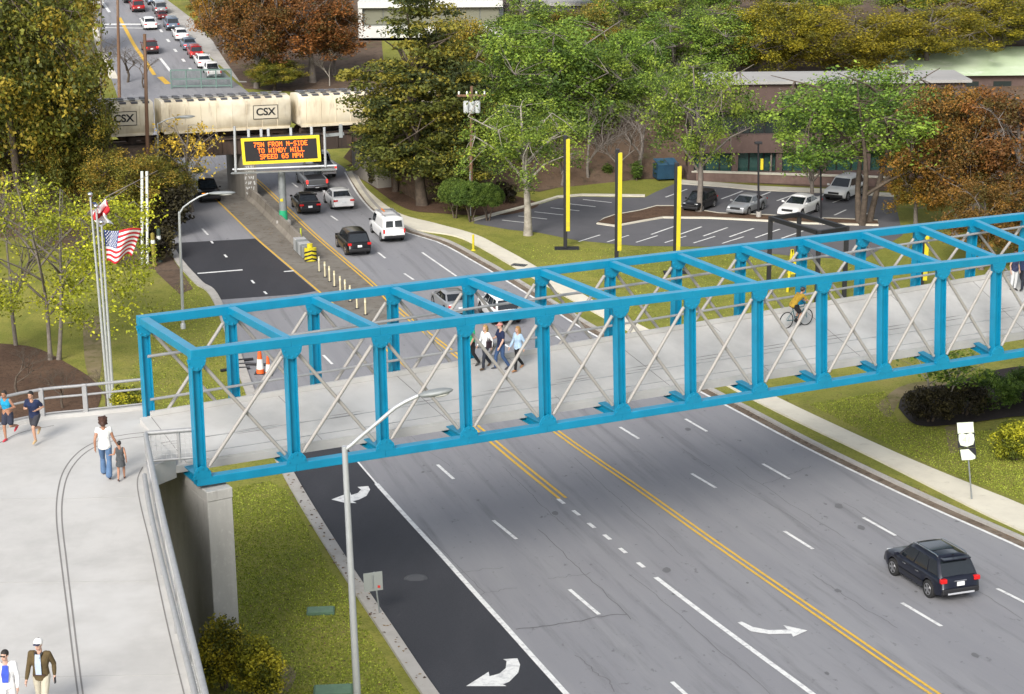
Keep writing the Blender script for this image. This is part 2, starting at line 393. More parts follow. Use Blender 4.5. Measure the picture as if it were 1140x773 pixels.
# far street paint
fy = []; fw = []
pline(((133, 20), (150, 52), (172, 84)), .4, fy); pline(((178, 86), (187, 94)), .6, fy)
pline(((106, 27.5), (178, 27.5)), .9, fw); pline(((108, 31), (165, 32)), .35, fw)
pline(((162, 44), (164, 47)), .3, fw); pline(((178, 65), (190, 80)), .3, fw)
for p in ((178, 33), (186, 44), (194, 55), (203, 66), (211, 76)): pline((p, (p[0]+2.5, p[1]+3.2)), .3, fw, 2)
pline(((112, 0), (122, 14)), .35, fw)
sheet('far_yellow_lines', fy, M_yel, .034); sheet('far_white_lines', fw, M_white, .034)
# ---- car park
LOT = [(527, 249), (532, 243), (567, 237), (600, 228), (622, 221), (648, 219), (690, 220), (718, 220), (730, 214), (752, 204.5), (800, 208), (840, 212), (919, 215), (995, 219), (1005, 262), (960, 290), (880, 285), (790, 275), (706, 274), (643, 268), (598, 259), (567, 256)]
sheet('car_park', [P2(LOT)], M_lot, .012)
sheet('car_park_kerb', [P2([(752, 205), (800, 208.5), (840, 212.5), (919, 215.5), (995, 219.5), (995, 216.5), (919, 211.5), (840, 208), (800, 204.5), (752, 201)])], M_walk, .10, thick=.12)
sheet('car_park_kerb', [P2([(526, 247), (567, 236.5), (600, 227.5), (622, 220.5), (648, 218.5), (718, 219.5), (718, 217.8), (648, 217), (621, 219), (600, 225.5), (566, 234.5), (525, 244.5)])], M_walk, .10, thick=.12)
ISL = [(664, 250), (672, 244), (684, 240), (712, 235), (731, 230), (755, 230), (775, 234), (800, 238), (853, 240), (900, 243), (977, 246), (978, 252), (900, 250), (850, 247), (790, 244), (738, 243.5), (712, 248), (685, 253)]
sheet('car_park_island_kerb', [P2(ISL)], M_walk, .10, thick=.12)
cx = sum(p[0] for p in ISL)/len(ISL)
def shrink(pts, e):
    out = []
    for i, p in enumerate(pts):
        a = Vector(pts[i-1]); b = Vector(pts[(i+1) % len(pts)]); t = (b-a).normalized(); out.append((p[0]-t.y*e, p[1]+t.x*e*.7))
    return out
sheet('island_mulch', [P2(shrink(ISL, 1.5))], M_mulch, .115)
ll = []
for k in range(9):   # stalls below the island
    x = 752+k*29; y = 252+k*.9; pline(((x, y), (x-27, y+9.5)), .16, ll, 3)
for k in range(7): x = 757+k*31; y = 211+k*1.0; pline(((x+8, y), (x-16, y+9)), .16, ll, 3)
for k in range(7): x = 792+k*30; y = 228+k*1.2; pline(((x, y), (x-13, y+6)), .16, ll, 3)
for k in range(6): x = 655-k*18; y = 222.5+k*4.6; pline(((x-6, y), (x+26, y+3.5)), .16, ll, 3)
for k in range(6): x = 668+k*32; y = 262+k*.4; pline(((x, y), (x-24, y+7.5)), .14, ll, 3)
sheet('stall_lines', ll, M_white, .024)
# mulch and leaf litter
sheet('mulch_bed', [P2(dens([(388, 190), (410, 205), (450, 232), (490, 238), (560, 240), (600, 228), (560, 215), (520, 205), (470, 195), (420, 180), (388, 184), (388, 190)]))], M_mulch, .03)
sheet('wooded_slope', [P2([(500, 190), (560, 205), (600, 214), (640, 205), (700, 200), (760, 199), (850, 205), (1000, 214), (1140, 225), (1500, 232), (1500, 10), (1140, -30), (560, -30), (480, 20), (440, 120)])], M_litter, .02, step=1.0)
sheet('mulch_bed', [P2(dens([(-60, 380), (0, 383), (40, 388), (75, 405), (105, 425), (112, 445), (90, 470), (0, 480), (-80, 480), (-60, 380)]))], M_mulch, .03)
sheet('mulch_bed', [P2(dens([(1000, 455), (1005, 442), (1025, 433), (1060, 428), (1100, 415), (1150, 408), (1200, 415), (1190, 455), (1120, 466), (1060, 474), (1020, 474), (1000, 455)]))], mat('dark_mulch', (.022, .014, .012), .95, noise=.4, nscale=6, bump=.8, bscale=8), .05)
sheet('wooded_slope', [P2([(272, 99), (252, 70), (226, 30), (205, -10), (420, -10), (430, 110), (350, 104)])], M_litter, .02, step=1.0)
sheet('verge_litter', [P2([(110, 205), (175, 262), (190, 285), (215, 322), (200, 328), (170, 300), (100, 290), (0, 250), (-100, 240), (-100, 170), (60, 150)])], M_litter, .02)
M_bare = layered('bare_soil', (.24, .19, .11), [((.17, .145, .06), .8, .4, .65, 7, (1, 1, 1)), ((.11, .11, .03), 1.6, .5, .7, 7, (1, 1, 1))], rough=.97, bump=.5)
for lp in (dens([(975, 452), (1000, 432), (1030, 425), (1060, 428), (1020, 434), (1002, 446), (990, 465), (975, 452)]), dens([(1052, 476), (1066, 474), (1070, 498), (1058, 504), (1052, 476)]), dens([(92, 360), (112, 355), (113, 410), (104, 428), (95, 405), (92, 360)]), dens([(262, 758), (295, 735), (330, 750), (300, 790), (262, 758)])):
    sheet('bare_soil', [P2(lp)], M_bare, .014)
# ================================================================== footbridge
BC = Vector((-9.89, 54.69, 0)); BH = .531
BD = Vector((math.cos(BH), math.sin(BH), 0)); BQ = Vector((-math.sin(BH), math.cos(BH), 0)); BW = 5.21; NP = 17
Z = Vector((0, 0, 1))
def _nt(k): return BC+BD*(-.0094*k*k+3.2442*k-.092)+Z*(-.0013*k*k-.1069*k+11.263)
def _nb(k): return BC+BD*(-.0098*k*k+3.2742*k-.12)+Z*(.0012*k*k-.1318*k+7.038)
def _ft(k): return BC+BQ*BW+BD*(.0041*k*k+3.131*k+.064)+Z*(-.0018*k*k-.062*k+11.133)
def _fb(k): return _ft(k)-Z*(4.2-.004*k*k)
def deckpt(k, t, dz=0):
    """t 0 near edge .. 1 far edge of the deck"""
    a = _nb(k)+BQ*1.15; b = _ft(k)-BQ*.12
    a = Vector((a.x, a.y, 7.24-.1*k)); b = Vector((b.x, b.y, 7.76-.022*k))
    return a.lerp(b, t)+Z*dz
def deck_at(px, py):
    d = ray(px, py); z = 7.4
    for _ in range(40):
        p = CAM+d*((z-CAM.z)/d.z); rel = p-BC
        k = rel.dot(BD)/3.2; t = (rel.dot(BQ)-1.15)/(BW-1.27); z = .6*z+.4*deckpt(k, t).z
    return p
M_blue = mat('bridge_blue_paint', (.004, .235, .40), .36, noise=.18, nscale=1.2, bump=.06, bscale=30)
M_rod = mat('galvanised_rod', (.34, .32, .295), .6, metal=0)
M_grey = mat('grey_rail_metal', (.40, .40, .40), .45, metal=.35, noise=.15, nscale=5)
M_deck = layered('deck_concrete', (.505, .492, .468), [((.37, .36, .34), .22, .50, .75, 9, (1, 1, 1)), ((.42, .41, .39), .6, .4, .7, 7, (1, 1, 1)), ((.44, .43, .405), 2.2, .55, .8, 9, (1, .3, 1)), ((.53, .52, .50), .25, .5, .7, 4, (1, 1, 1))], rough=.85, bump=.08)
M_joint = mat('joint_filler', (.20, .19, .18), .9)
M_dark = mat('dark_steel', (.03, .05, .07), .6)  # plain dark blue-grey steel colour, not assigned to any part
bridge = empty('footbridge', BC+Z*7, BH, 'blue steel box truss footbridge with pale deck spanning the whole highway', 'bridge')
bpy.context.view_layer.update()
BI = (Matrix.Translation(BC+Z*7) @ Matrix.Rotation(BH, 4, 'Z')).inverted()
class BB(MB):
    def build(s, name, m, parent=bridge, **k):
        if parent is bridge or k.pop('loc_to_bridge', False) or parent.get('_b'): s.v = [tuple(BI @ Vector(v)) for v in s.v]
        return MB.build(s, name, m, parent, **k)
def path(fn, a=0, b=NP): return [fn(k) for k in range(a, b+1)]
def chord(fn, name, w, hh):
    m = BB(); P = path(fn)
    for i in range(NP):
        a, b = P[i], P[i+1]
        if i == 0: a = a-(b-a).normalized()*.18
        m.beam(a, b, w, hh)
        # narrow flange lips above and below
    m.build(name, M_blue, bevel=.02)
chord(_nt, 'top_chord', .34, .30); chord(_ft, 'top_chord', .34, .30)
chord(_nb, 'bottom_chord', .36, .28); chord(_fb, 'bottom_chord', .36, .28)
def gusset(m, c, d, sx, sz, off, thick=.035):
    """half octagon plate in the plane of the truss, hanging from or standing on a chord"""
    pts = []
    for a in range(0, 181, 30):
        t = R(a); pts.append(c+d*(math.cos(t)*sx)+Z*(math.sin(t)*sz)+BQ*off)
    m.prism(pts, BQ*thick)
def bolts(m, c, d, off, sx, s):
    for a in range(20, 161, 35):
        p = c+d*(math.cos(R(a))*sx*.78)+Z*(math.sin(R(a))*s*.78)+BQ*off
        m.box(p, (.05, .05, .05))
for side, (T, B) in enumerate(((_nt, _nb), (_ft, _fb))):
    for k in range(NP+1):
        a, b = B(k)+Z*.14, T(k)-Z*.15
        ax = (b-a).normalized(); m = BB()
        # wide flange column: two flanges and a web
        for s in (-1, 1): m.beam(a+BD*s*.15, b+BD*s*.15, .30, .045, up=BD)
        m.beam(a, b, .06, .255, up=BD)
        m.beam(a+BQ*.10, b+BQ*.10, .03, .255, up=BD)
        post = m.build('post', M_blue, bevel=.008); post['_b'] = 1
        for c, sz in ((T(k)-Z*.13, -.42), (B(k)+Z*.12, .42)):
            for off in ((-.19,) if side == 0 else (-.19,)):
                g = BB(); gusset(g, c, BD, ((.37 if 0 < k else .32)), sz, off); bolts(g, c, BD, off-.005, .37, sz)
                o = g.build('gusset_plate', M_blue, parent=post); 
for k in range(NP+1):
    m = BB(); a, b = _nt(k), _ft(k); u = (b-a).normalized()
    m.beam(a+u*.17, b-u*.17, .27 if k else .32, .26); m.build('roof_strut', M_blue, bevel=.015)
    m = BB(); a, b = _nb(k)+Z*.02, _fb(k)+Z*.02; u = (b-a).normalized()
    for dz in (-.13, .13): m.beam(a+u*.18+Z*dz, b-u*.18+Z*dz, .3, .035)
    m.beam(a+u*.18, b-u*.18, .05, .225); m.build('floor_beam', M_blue)
for T, B in ((_nt, _nb), (_ft, _fb)):
    for k in range(NP):
        for p, q_ in ((T(k)-Z*.45+BD*.3, B(k+1)+Z*.45-BD*.3), (B(k)+Z*.45+BD*.3, T(k+1)-Z*.45-BD*.3)):
            off = BQ*(.05 if p.z > q_.z else -.05)
            m = BB(); m.tube([p+off, q_+off], .062, 8); m.build('brace_rod', M_rod)
# deck slab with kerb and grooves
m = BB(); th = .25
for k in range(NP):
    a, b = (k-.12 if k == 0 else k), k+1
    v = [deckpt(a, 0), deckpt(b, 0), deckpt(b, 1), deckpt(a, 1)]; v2 = [p-Z*th for p in v]
    m.add(v+v2, [(0, 1, 2, 3), (7, 6, 5, 4), (0, 4, 5, 1), (3, 2, 6, 7)]+([(0, 3, 7, 4)] if k == 0 else []))
deck = m.build('deck', M_deck); deck['_b'] = 1
m = BB()
for t in (.40, .45):
    for k in range(NP): m.beam(deckpt(k-.1*(k == 0), t, .002), deckpt(k+1, t, .002), .03, .012)
for k in range(0, NP*2+1): 
    if k % 3 == 0: m.beam(deckpt(k/2, .02, .002), deckpt(k/2, .97, .002), .022, .010)
m.build('joint_line', M_joint, parent=deck)
m = BB()
for k in range(NP): m.beam(deckpt(k, .985, .09), deckpt(k+1, .985, .09), .12, .18)
m.build('deck_kerb', M_deck); m = BB()
for k in range(NP): m.beam(deckpt(k, .012, .03), deckpt(k+1, .012, .03), .07, .10)
m.build('deck_kerb', M_deck)
for hh, rr in ((.62, .05), (2.15, .055)):
    m = BB(); m.tube([_ft(k)*1-BQ*.26-Z*(_ft(k).z-deckpt(k, 1).z-hh) for k in range(NP+1)], rr, 8); m.build('handrail', M_grey)
for hh in (.62, 1.12):
    m = BB(); m.tube([deckpt(k, .0, hh)-BQ*.82 for k in range(NP+1)], .011, 6); m.build('cable_rail', M_grey)
# ================================================================== ramp landing beside the bridge
PZ = 7.55
def pz(px, py, z=PZ): return at(px, py, z)
FARE = dens([(163, 454), (97, 461), (49, 466), (0, 477), (-60, 500), (-130, 560)])
RTE = [(168, 520), (187, 612), (236, 820), (262, 930)]
out = [pz(*p) for p in FARE]+[pz(-330, 900), pz(-330, 1500), pz(330, 1500)]+[pz(*p) for p in RTE[::-1]]
in0 = deckpt(-.12, 0); in1 = deckpt(-.12, 1)
out = out+[Vector((in0.x, in0.y, PZ)), Vector((in1.x, in1.y, PZ))]
ramp = empty('ramp_landing', (out[0].x, out[0].y, PZ), 0, 'pale concrete ramp landing curving towards the blue bridge', 'walkway')
class RB(MB):
    def build(s, name, m, parent=ramp, **k):
        o = Vector((out[0].x, out[0].y, PZ)); s.v = [tuple(Vector(v)-o) for v in s.v]; return MB.build(s, name, m, parent, **k)
m = RB(); m.prism(out, Z*-.7); dk = m.build('deck', M_deck)
# soffit wall that carries the right-hand edge down to the ground
M_wall = layered('retaining_wall', (.20, .195, .18), [((.13, .125, .115), .5, .4, .7, 7, (1, 1, 1)), ((.26, .25, .23), 1.8, .55, .8, 8, (1, 1, .2))], rough=.9, bump=.1)
m = RB(); RW = resample([pz(*p) for p in RTE], 14)
for i in range(14):
    a, b = RW[i], RW[i+1]; n = Vector((-(b-a).y, (b-a).x, 0)).normalized(); n = n if n.x < 0 else -n
    a = a+n*.55; b = b+n*.55
    za, zb = h(a.x, a.y)-.3, h(b.x, b.y)-.3; q = n*.35
    m.add([a-Z*.7, b-Z*.7, Vector((b.x, b.y, zb)), Vector((a.x, a.y, za)), a-Z*.7+q, b-Z*.7+q, Vector((b.x, b.y, zb))+q, Vector((a.x, a.y, za))+q], [(0, 1, 2, 3), (7, 6, 5, 4), (0, 4, 5, 1), (1, 5, 6, 2), (0, 3, 7, 4)])
m.build('side_wall', M_wall)
m = RB()
FW_ = [pz(*p) for p in FARE]
for i in range(len(FW_)-1):
    a, b = FW_[i]-Vector((0, .5, 0)), FW_[i+1]-Vector((0, .5, 0)); za, zb = h(a.x, a.y)-.3, h(b.x, b.y)-.3
    m.add([a-Z*.7, b-Z*.7, Vector((b.x, b.y, zb)), Vector((a.x, a.y, za))], [(0, 1, 2, 3)])
    q = Vector((0, -.3, 0)); m.add([a-Z*.7+q, b-Z*.7+q, Vector((b.x, b.y, zb))+q, Vector((a.x, a.y, za))+q], [(3, 2, 1, 0)])
m.build('side_wall', M_wall)
# grooves, kerbs
def ribbon(mb, pts, wd, z0, z1):
    L = strip_loop([p.to_2d() for p in pts], wd); n = len(L)//2
    for i in range(n-1):
        q = [L[i], L[i+1], L[2*n-2-i], L[2*n-1-i]]
        vs = [Vector((p.x, p.y, z1)) for p in q]+[Vector((p.x, p.y, z0)) for p in q]
        mb.add(vs, [(0, 1, 2, 3), (0, 4, 5, 1), (2, 6, 7, 3)])
m = RB()
for dx in (0, 1):
    c = [(163, 481.5), (140, 484), (112, 490), (88, 503), (71, 524), (64, 550), (63, 580), (68, 625), (75, 680), (85, 760), (98, 850)]
    if dx: c = [(163, 486), (141, 488.5), (115, 494), (93, 506), (77, 526), (70, 551), (69, 580), (74, 625), (80.5, 680), (90.5, 760), (104, 850)]
    ribbon(m, [pz(*p) for p in dens(c)], .042, PZ-.01, PZ+.006); m.build('joint_line', M_joint); m = RB()
for a, b in (((-120, 650), (178, 647)), ((-120, 757), (202, 751)), ((-60, 557), (62, 555)), ((68, 556), (150, 553))):
    ribbon(m, resample([pz(*a), pz(*b)], 3), .03, PZ-.01, PZ+.005); m.build('joint_line', mat('joint_faint', (.40, .39, .37), .9)); m = RB()
ribbon(m, [pz(*p) for p in dens([(60, 474), (26, 481), (0, 493), (-40, 520)])], .03, PZ-.01, PZ+.006); m.build('joint_line', M_joint); m = RB()
ribbon(m, [pz(*p) for p in dens([(159, 520), (153, 535), (156, 560), (168, 610), (185, 690), (203, 765), (225, 850)])], .035, PZ-.01, PZ+.006)
m.build('joint_line', M_joint)
m = RB(); ribbon(m, [p-Vector((0, .12, 0)) for p in FW_], .22, PZ-.1, PZ+.13); m.build('kerb', M_deck)
m = RB(); rk = [pz(*p) for p in dens(RTE)]; ribbon(m, [p+Vector((-.13, 0, 0)) for p in rk], .24, PZ-.1, PZ+.12); m.build('kerb', M_deck)
# far railing of the landing
far_rail = empty('ramp_railing', pz(163, 454), 0, 'grey two rail metal railing along the far side of the landing behind the joggers', 'railing')
class LB(MB):
    def __init__(s, root): MB.__init__(s); s.root = root
    def build(s, name, m, parent=None, **k):
        o = s.root.location; s.v = [tuple(Vector(v)-o) for v in s.v]; return MB.build(s, name, m, parent or s.root, **k)
RL = [p+Vector((0, -.12, 0)) for p in FW_]
for hh, rr in ((1.08, .055), (.74, .042), (.2, .03)):
    m = LB(far_rail); m.tube([p+Z*hh for p in RL], rr, 8); m.build('rail', M_grey)
for px in (160, 97, 49, -8, -60):
    x = min(range(len(FARE)), key=lambda i: abs(FARE[i][0]-px)); p = RL[x]
    m = LB(far_rail); m.box(p+Z*.6, (.16, .12, 1.05)); m.build('post', M_grey, bevel=.01)
# near railing: short return at the bridge end, long run along the right edge, mesh infill
near_rail = empty('ramp_railing', pz(168, 520), 0, 'grey tube railing with wire mesh infill along the right edge of the landing', 'railing')
c0 = pz(168, 519)+Vector((-.1, 0, 0)); e0 = _nb(0)+BQ*.35; e0 = Vector((e0.x, e0.y, PZ)); 
runs = [resample([p+Vector((-.1, 0, 0)) for p in rk], 12), [c0.lerp(e0, t/3) for t in range(4)]]
for rn in runs:
    for hh, rr in ((1.1, .08), (.16, .05)):
        m = LB(near_rail); m.tube([p+Z*hh for p in rn], rr, 8); m.build('rail', M_grey)
    m = LB(near_rail)
    L = sum((rn[i+1]-rn[i]).length for i in range(len(rn)-1)); n = int(L/.14); Q = resample(rn, n)
    for p in Q: m.tube([p+Z*.18, p+Z*1.06], .007, 4, cap=False)
    for hz in (.34, .5, .66, .82, .96): m.tube([p+Z*hz for p in resample(rn, 12)], .006, 4, cap=False)
    m.build('mesh_panel', mat('mesh_wire', (.62, .62, .61), .5, metal=.2))
    for p in rn[::2]:
        m = LB(near_rail); m.box(p+Z*.55, (.09, .09, 1.08)); m.build('post', M_grey)
inner = [pz(*p) for p in dens([(162, 548), (168, 585), (180, 640), (196, 705), (222, 810), (232, 850)])]
m = LB(near_rail); m.tube([p+Z*.55 for p in inner], .075, 8); m.build('handrail', M_grey)
for p in inner[::6]:
    m = LB(near_rail); m.tube([p+Z*.0, p+Z*.5], .035, 8); m.build('handrail_bracket', M_grey)
# pier
M_pier = layered('pier_concrete', (.42, .41, .385), [((.33, .32, .30), .9, .4, .7, 7, (1, 1, .3)), ((.24, .23, .21), 2.5, .58, .8, 8, (1, 1, .25)), ((.5, .49, .46), 6, .55, .8, 6, (1, 1, 1))], rough=.88, bump=.15)
pier = empty('bridge_pier', (_nb(0).x, _nb(0).y, h(_nb(0).x, _nb(0).y)), 0, 'tall grey concrete wall pier under the left end of the blue bridge', 'pier')
def pier_at(root, k, off, cap_lbl=None):
    c = (_nb(k)+_fb(k))/2; zt = min(_nb(k).z, _fb(k).z)-.16
    m = LB(root); g = root.location.z-.4
    ctr = c+BQ*(-.1); a = ctr-BQ*(BW/2+.35); b = ctr+BQ*(BW/2+.3)
    m.beam(Vector((a.x, a.y, (g+zt-.35)/2))+BD*off, Vector((b.x, b.y, (g+zt-.35)/2))+BD*off, .85, zt-.35-g); m.build('shaft', M_pier, bevel=.03)
    m = LB(root); m.beam(Vector((a.x, a.y, zt-.175))+BD*off-BQ*.02, Vector((b.x, b.y, zt-.175))+BD*off+BQ*.02, (.88), .346); m.build('cap', M_pier, bevel=.03)
pier_at(pier, 0, .35)
fp = _nb(13.55); farpier = empty('bridge_pier', (fp.x, fp.y, h(fp.x, fp.y)), 0, 'dark concrete pier under the right end of the blue bridge beside the hedge', 'pier')
pier_at(farpier, 13.55, .1)
# ================================================================== vegetation
def leafmat(name, c, v=.35, rough=.6):
    m = bpy.data.materials.new(name); m.use_nodes = True; nt = m.node_tree; b = nt.nodes['Principled BSDF']
    g = nt.nodes.new('ShaderNodeNewGeometry'); oi = nt.nodes.new('ShaderNodeObjectInfo')
    hs = nt.nodes.new('ShaderNodeHueSaturation'); hs.inputs['Color'].default_value = (*c, 1)
    mr = nt.nodes.new('ShaderNodeMapRange'); mr.inputs['To Min'].default_value = 1-v; mr.inputs['To Max'].default_value = 1+v*1.3
    nt.links.new(g.outputs['Random Per Island'], mr.inputs['Value']); nt.links.new(mr.outputs['Result'], hs.inputs['Value'])
    mh = nt.nodes.new('ShaderNodeMapRange'); mh.inputs['To Min'].default_value = .485; mh.inputs['To Max'].default_value = .512
    nt.links.new(oi.outputs['Random'], mh.inputs['Value']); nt.links.new(mh.outputs['Result'], hs.inputs['Hue'])
    nt.links.new(hs.outputs['Color'], b.inputs['Base Color']); b.inputs['Roughness'].default_value = rough; b.inputs['Specular IOR Level'].default_value = .25
    tr = nt.nodes.new('ShaderNodeBsdfTranslucent'); nt.links.new(hs.outputs['Color'], tr.inputs['Color'])
    mx = nt.nodes.new('ShaderNodeMixShader'); mx.inputs['Fac'].default_value = .22
    nt.links.new(b.outputs['BSDF'], mx.inputs[1]); nt.links.new(tr.outputs['BSDF'], mx.inputs[2]); nt.links.new(mx.outputs['Shader'], nt.nodes['Material Output'].inputs['Surface'])
    return m
def three(name, a, b, c): return [leafmat('leaf_%s_%s' % (name, s), q) for s, q in (('bright', a), ('plain', b), ('deep', c))]
LEAF = {
 'dark': three('dark', (.32, .235, .032), (.165, .165, .024), (.085, .095, .018)),
 'rust': three('rust', (.27, .125, .028), (.17, .085, .024), (.10, .075, .022)),
 'gold': three('gold', (.38, .22, .03), (.28, .19, .025), (.17, .14, .02)),
 'green': three('green', (.25, .34, .045), (.145, .225, .033), (.07, .12, .024)),
 'olive': three('olive', (.30, .25, .018), (.20, .18, .016), (.11, .11, .014)),
 'lime': three('lime', (.46, .44, .03), (.30, .31, .024), (.17, .185, .02)),
 'conifer': three('conifer', (.22, .20, .028), (.10, .115, .022), (.045, .06, .018)),
 'shrub': three('shrub', (.13, .20, .035), (.085, .145, .024), (.05, .09, .018)),
 'ybush': three('ybush', (.50, .45, .035), (.27, .27, .022), (.09, .105, .015)),
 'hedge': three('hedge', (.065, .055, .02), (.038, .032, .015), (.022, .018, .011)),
 'yellow': three('yellow', (.80, .58, .06), (.6, .45, .06), (.35, .3, .06)),
}
M_bark = mat('bark_brown', (.13, .10, .075), .95, noise=.5, nscale=5, bump=.5, bscale=14)
M_barkl = mat('bark_pale', (.42, .38, .32), .9, noise=.5, nscale=3, bump=.4, bscale=10)
M_barkg = mat('bark_grey', (.22, .19, .165), .95, noise=.4, nscale=4, bump=.4, bscale=10)
def quads_mesh(name, V, MI, mats):
    """V (n,4,3) array of leaf quads"""
    n = len(V); me = bpy.data.meshes.new(name)
    me.vertices.add(n*4); me.vertices.foreach_set('co', V.reshape(-1).astype(np.float32))
    me.loops.add(n*4); me.loops.foreach_set('vertex_index', np.arange(n*4, dtype=np.int32))
    me.polygons.add(n); me.polygons.foreach_set('loop_start', np.arange(0, n*4, 4, dtype=np.int32)); me.polygons.foreach_set('loop_total', np.full(n, 4, dtype=np.int32))
    for m in mats: me.materials.append(m)
    me.polygons.foreach_set('material_index', MI.astype(np.int32)); me.update(); me.validate(); return me
def leaves(rng, centres, radii, counts, size, flat=0.0, squash=.8, droop=0.0):
    C = np.repeat(centres, counts, axis=0); r = np.repeat(radii, counts)[:, None]; n = len(C)
    d = rng.normal(size=(n, 3)); d /= np.linalg.norm(d, axis=1)[:, None]; rr = rng.random((n, 1))**.5
    P = C+d*rr*r*np.array([1, 1, squash])
    nrm = rng.normal(size=(n, 3))+d*.8+np.array([0, 0, .5+flat]); nrm /= np.linalg.norm(nrm, axis=1)[:, None]
    u = np.cross(nrm, rng.normal(size=(n, 3))); u /= np.linalg.norm(u, axis=1)[:, None]; v = np.cross(nrm, u)
    s = size*(.55+.9*rng.random((n, 1)))
    V = np.stack([P-u*s*.55, P-v*s*.33-u*.06*s, P+u*s*.55, P+v*s*.33+u*.06*s], axis=1); 
    return V
def tree_meshes(kind, seed, H, Rad, base, nclump, per, lsize, bark, squash=1.0, clump_r=.22, sparse=0.0, mats=None, multi=1, trunk_r=None, nlimb=7, twigs=True, lsq=.8, taper=0):
    """deciduous tree: trunk + limbs mesh, crown mesh.  H height, Rad crown radius, base = bare trunk fraction"""
    rng = np.random.default_rng(seed); r_ = random.Random(seed)
    tr = trunk_r or H*.022; cz0 = H*base; ch = (H-cz0)/2; cc = np.array([0, 0, cz0+ch])
    wood = MB(); limbs = []
    for s in range(multi):
        ang0 = r_.uniform(0, 6.28); lean = (.05 if multi == 1 else .16)
        top = Vector((math.cos(ang0)*lean*H, math.sin(ang0)*lean*H, H*.88)); st = Vector((math.cos(ang0)*.15*(multi > 1), math.sin(ang0)*.15*(multi > 1), -.3))
        pts = []; N = 8
        for i in range(N+1):
            t = i/N; p = st.lerp(top, t); wob = .02*H*math.sin(t*5+seed+s)
            pts.append(p+Vector((wob*math.cos(ang0+1), wob*math.sin(ang0+1), 0)))
        wood.tube(pts, [tr*(1.25 if i == 0 else 1)*(1-.85*i/N)/(multi**.4) for i in range(N+1)], 7); limbs.append(pts)
    for k in range(nlimb):
        src = limbs[k % multi]; t = r_.uniform(max(.22, base*.8), .75); i = int(t*8); p0 = src[i].lerp(src[min(i+1, 8)], t*8-i)
        a = k*2.4+r_.uniform(-.4, .4); el = r_.uniform(.25, .9); L = Rad*r_.uniform(.65, .95)*(1-taper*.9*t)*(.8 if taper else 1)
        e = Vector((math.cos(a)*L*math.cos(el*.7), math.sin(a)*L*math.cos(el*.7), p0.z+L*math.sin(el)+.1*H))
        if e.z > H*.95: e.z = H*.95
        mid = p0.lerp(e, .5)+Vector((0, 0, .05*H)); pts = [p0, p0.lerp(mid, .5)+Vector((0, 0, .01*H)), mid, mid.lerp(e, .5), e]
        wood.tube(pts, [tr*.5*(1-.75*j/4)*(1-.4*t) for j in range(5)], 5); limbs.append(pts)
    LP = [p for l in limbs for p in l if p.z > cz0*.8]
    LPa = np.array([tuple(p) for p in LP])
    cs = []; tries = 0
    while len(cs) < nclump and tries < nclump*20:
        tries += 1
        d = rng.normal(size=3); d /= np.linalg.norm(d); rr = (.30+.70*rng.random()**.6)
        lump = 1+.22*math.sin(d[0]*5+seed)*math.cos(d[1]*4.3+seed*2)+.12*math.sin(d[2]*9+seed)
        p = cc+d*rr*lump*np.array([Rad, Rad, ch*squash])*.88
        if taper: f_ = 1-taper*max(0, (p[2]-cz0)/(H-cz0)); p[0] *= f_; p[1] *= f_
        if p[2] < cz0*.75: continue
        if sparse and math.sin(p[0]*1.9/Rad*3+seed)+math.sin(p[1]*2.3/Rad*3)+math.sin(p[2]*2.1/ch*2.5) > 2.0-2.5*sparse: continue
        cs.append(p)
    cs = np.array(cs)
    for c in cs[::(1 if twigs else 9)]:
        j = int(np.argmin(((LPa-c)**2).sum(1))); a = LP[j]; b = Vector(c)
        if (b-a).length < .3: continue
        mid = a.lerp(b, .5)+Vector((r_.uniform(-.1, .1), r_.uniform(-.1, .1), .06))*(b-a).length
        wood.tube([a, mid, b], [tr*.13, tr*.09, tr*.03], 3, cap=False)
    rad = Rad*clump_r*(.6+.8*rng.random(len(cs)))
    cnt = np.maximum(4, (per*(.5+rng.random(len(cs))))).astype(int)
    V = leaves(rng, cs, rad, cnt, lsize, squash=lsq)
    mi = rng.choice(3, size=len(cs), p=[.3, .42, .28]); mi = np.repeat(mi, cnt); flip = rng.random(len(mi)) < .25; mi[flip] = rng.integers(0, 3, flip.sum())
    me_c = quads_mesh('crown', V, mi, mats or LEAF[kind])
    t = wood.build('trunk', bark); me_t = t.data; bpy.data.objects.remove(t)
    return me_t, me_c
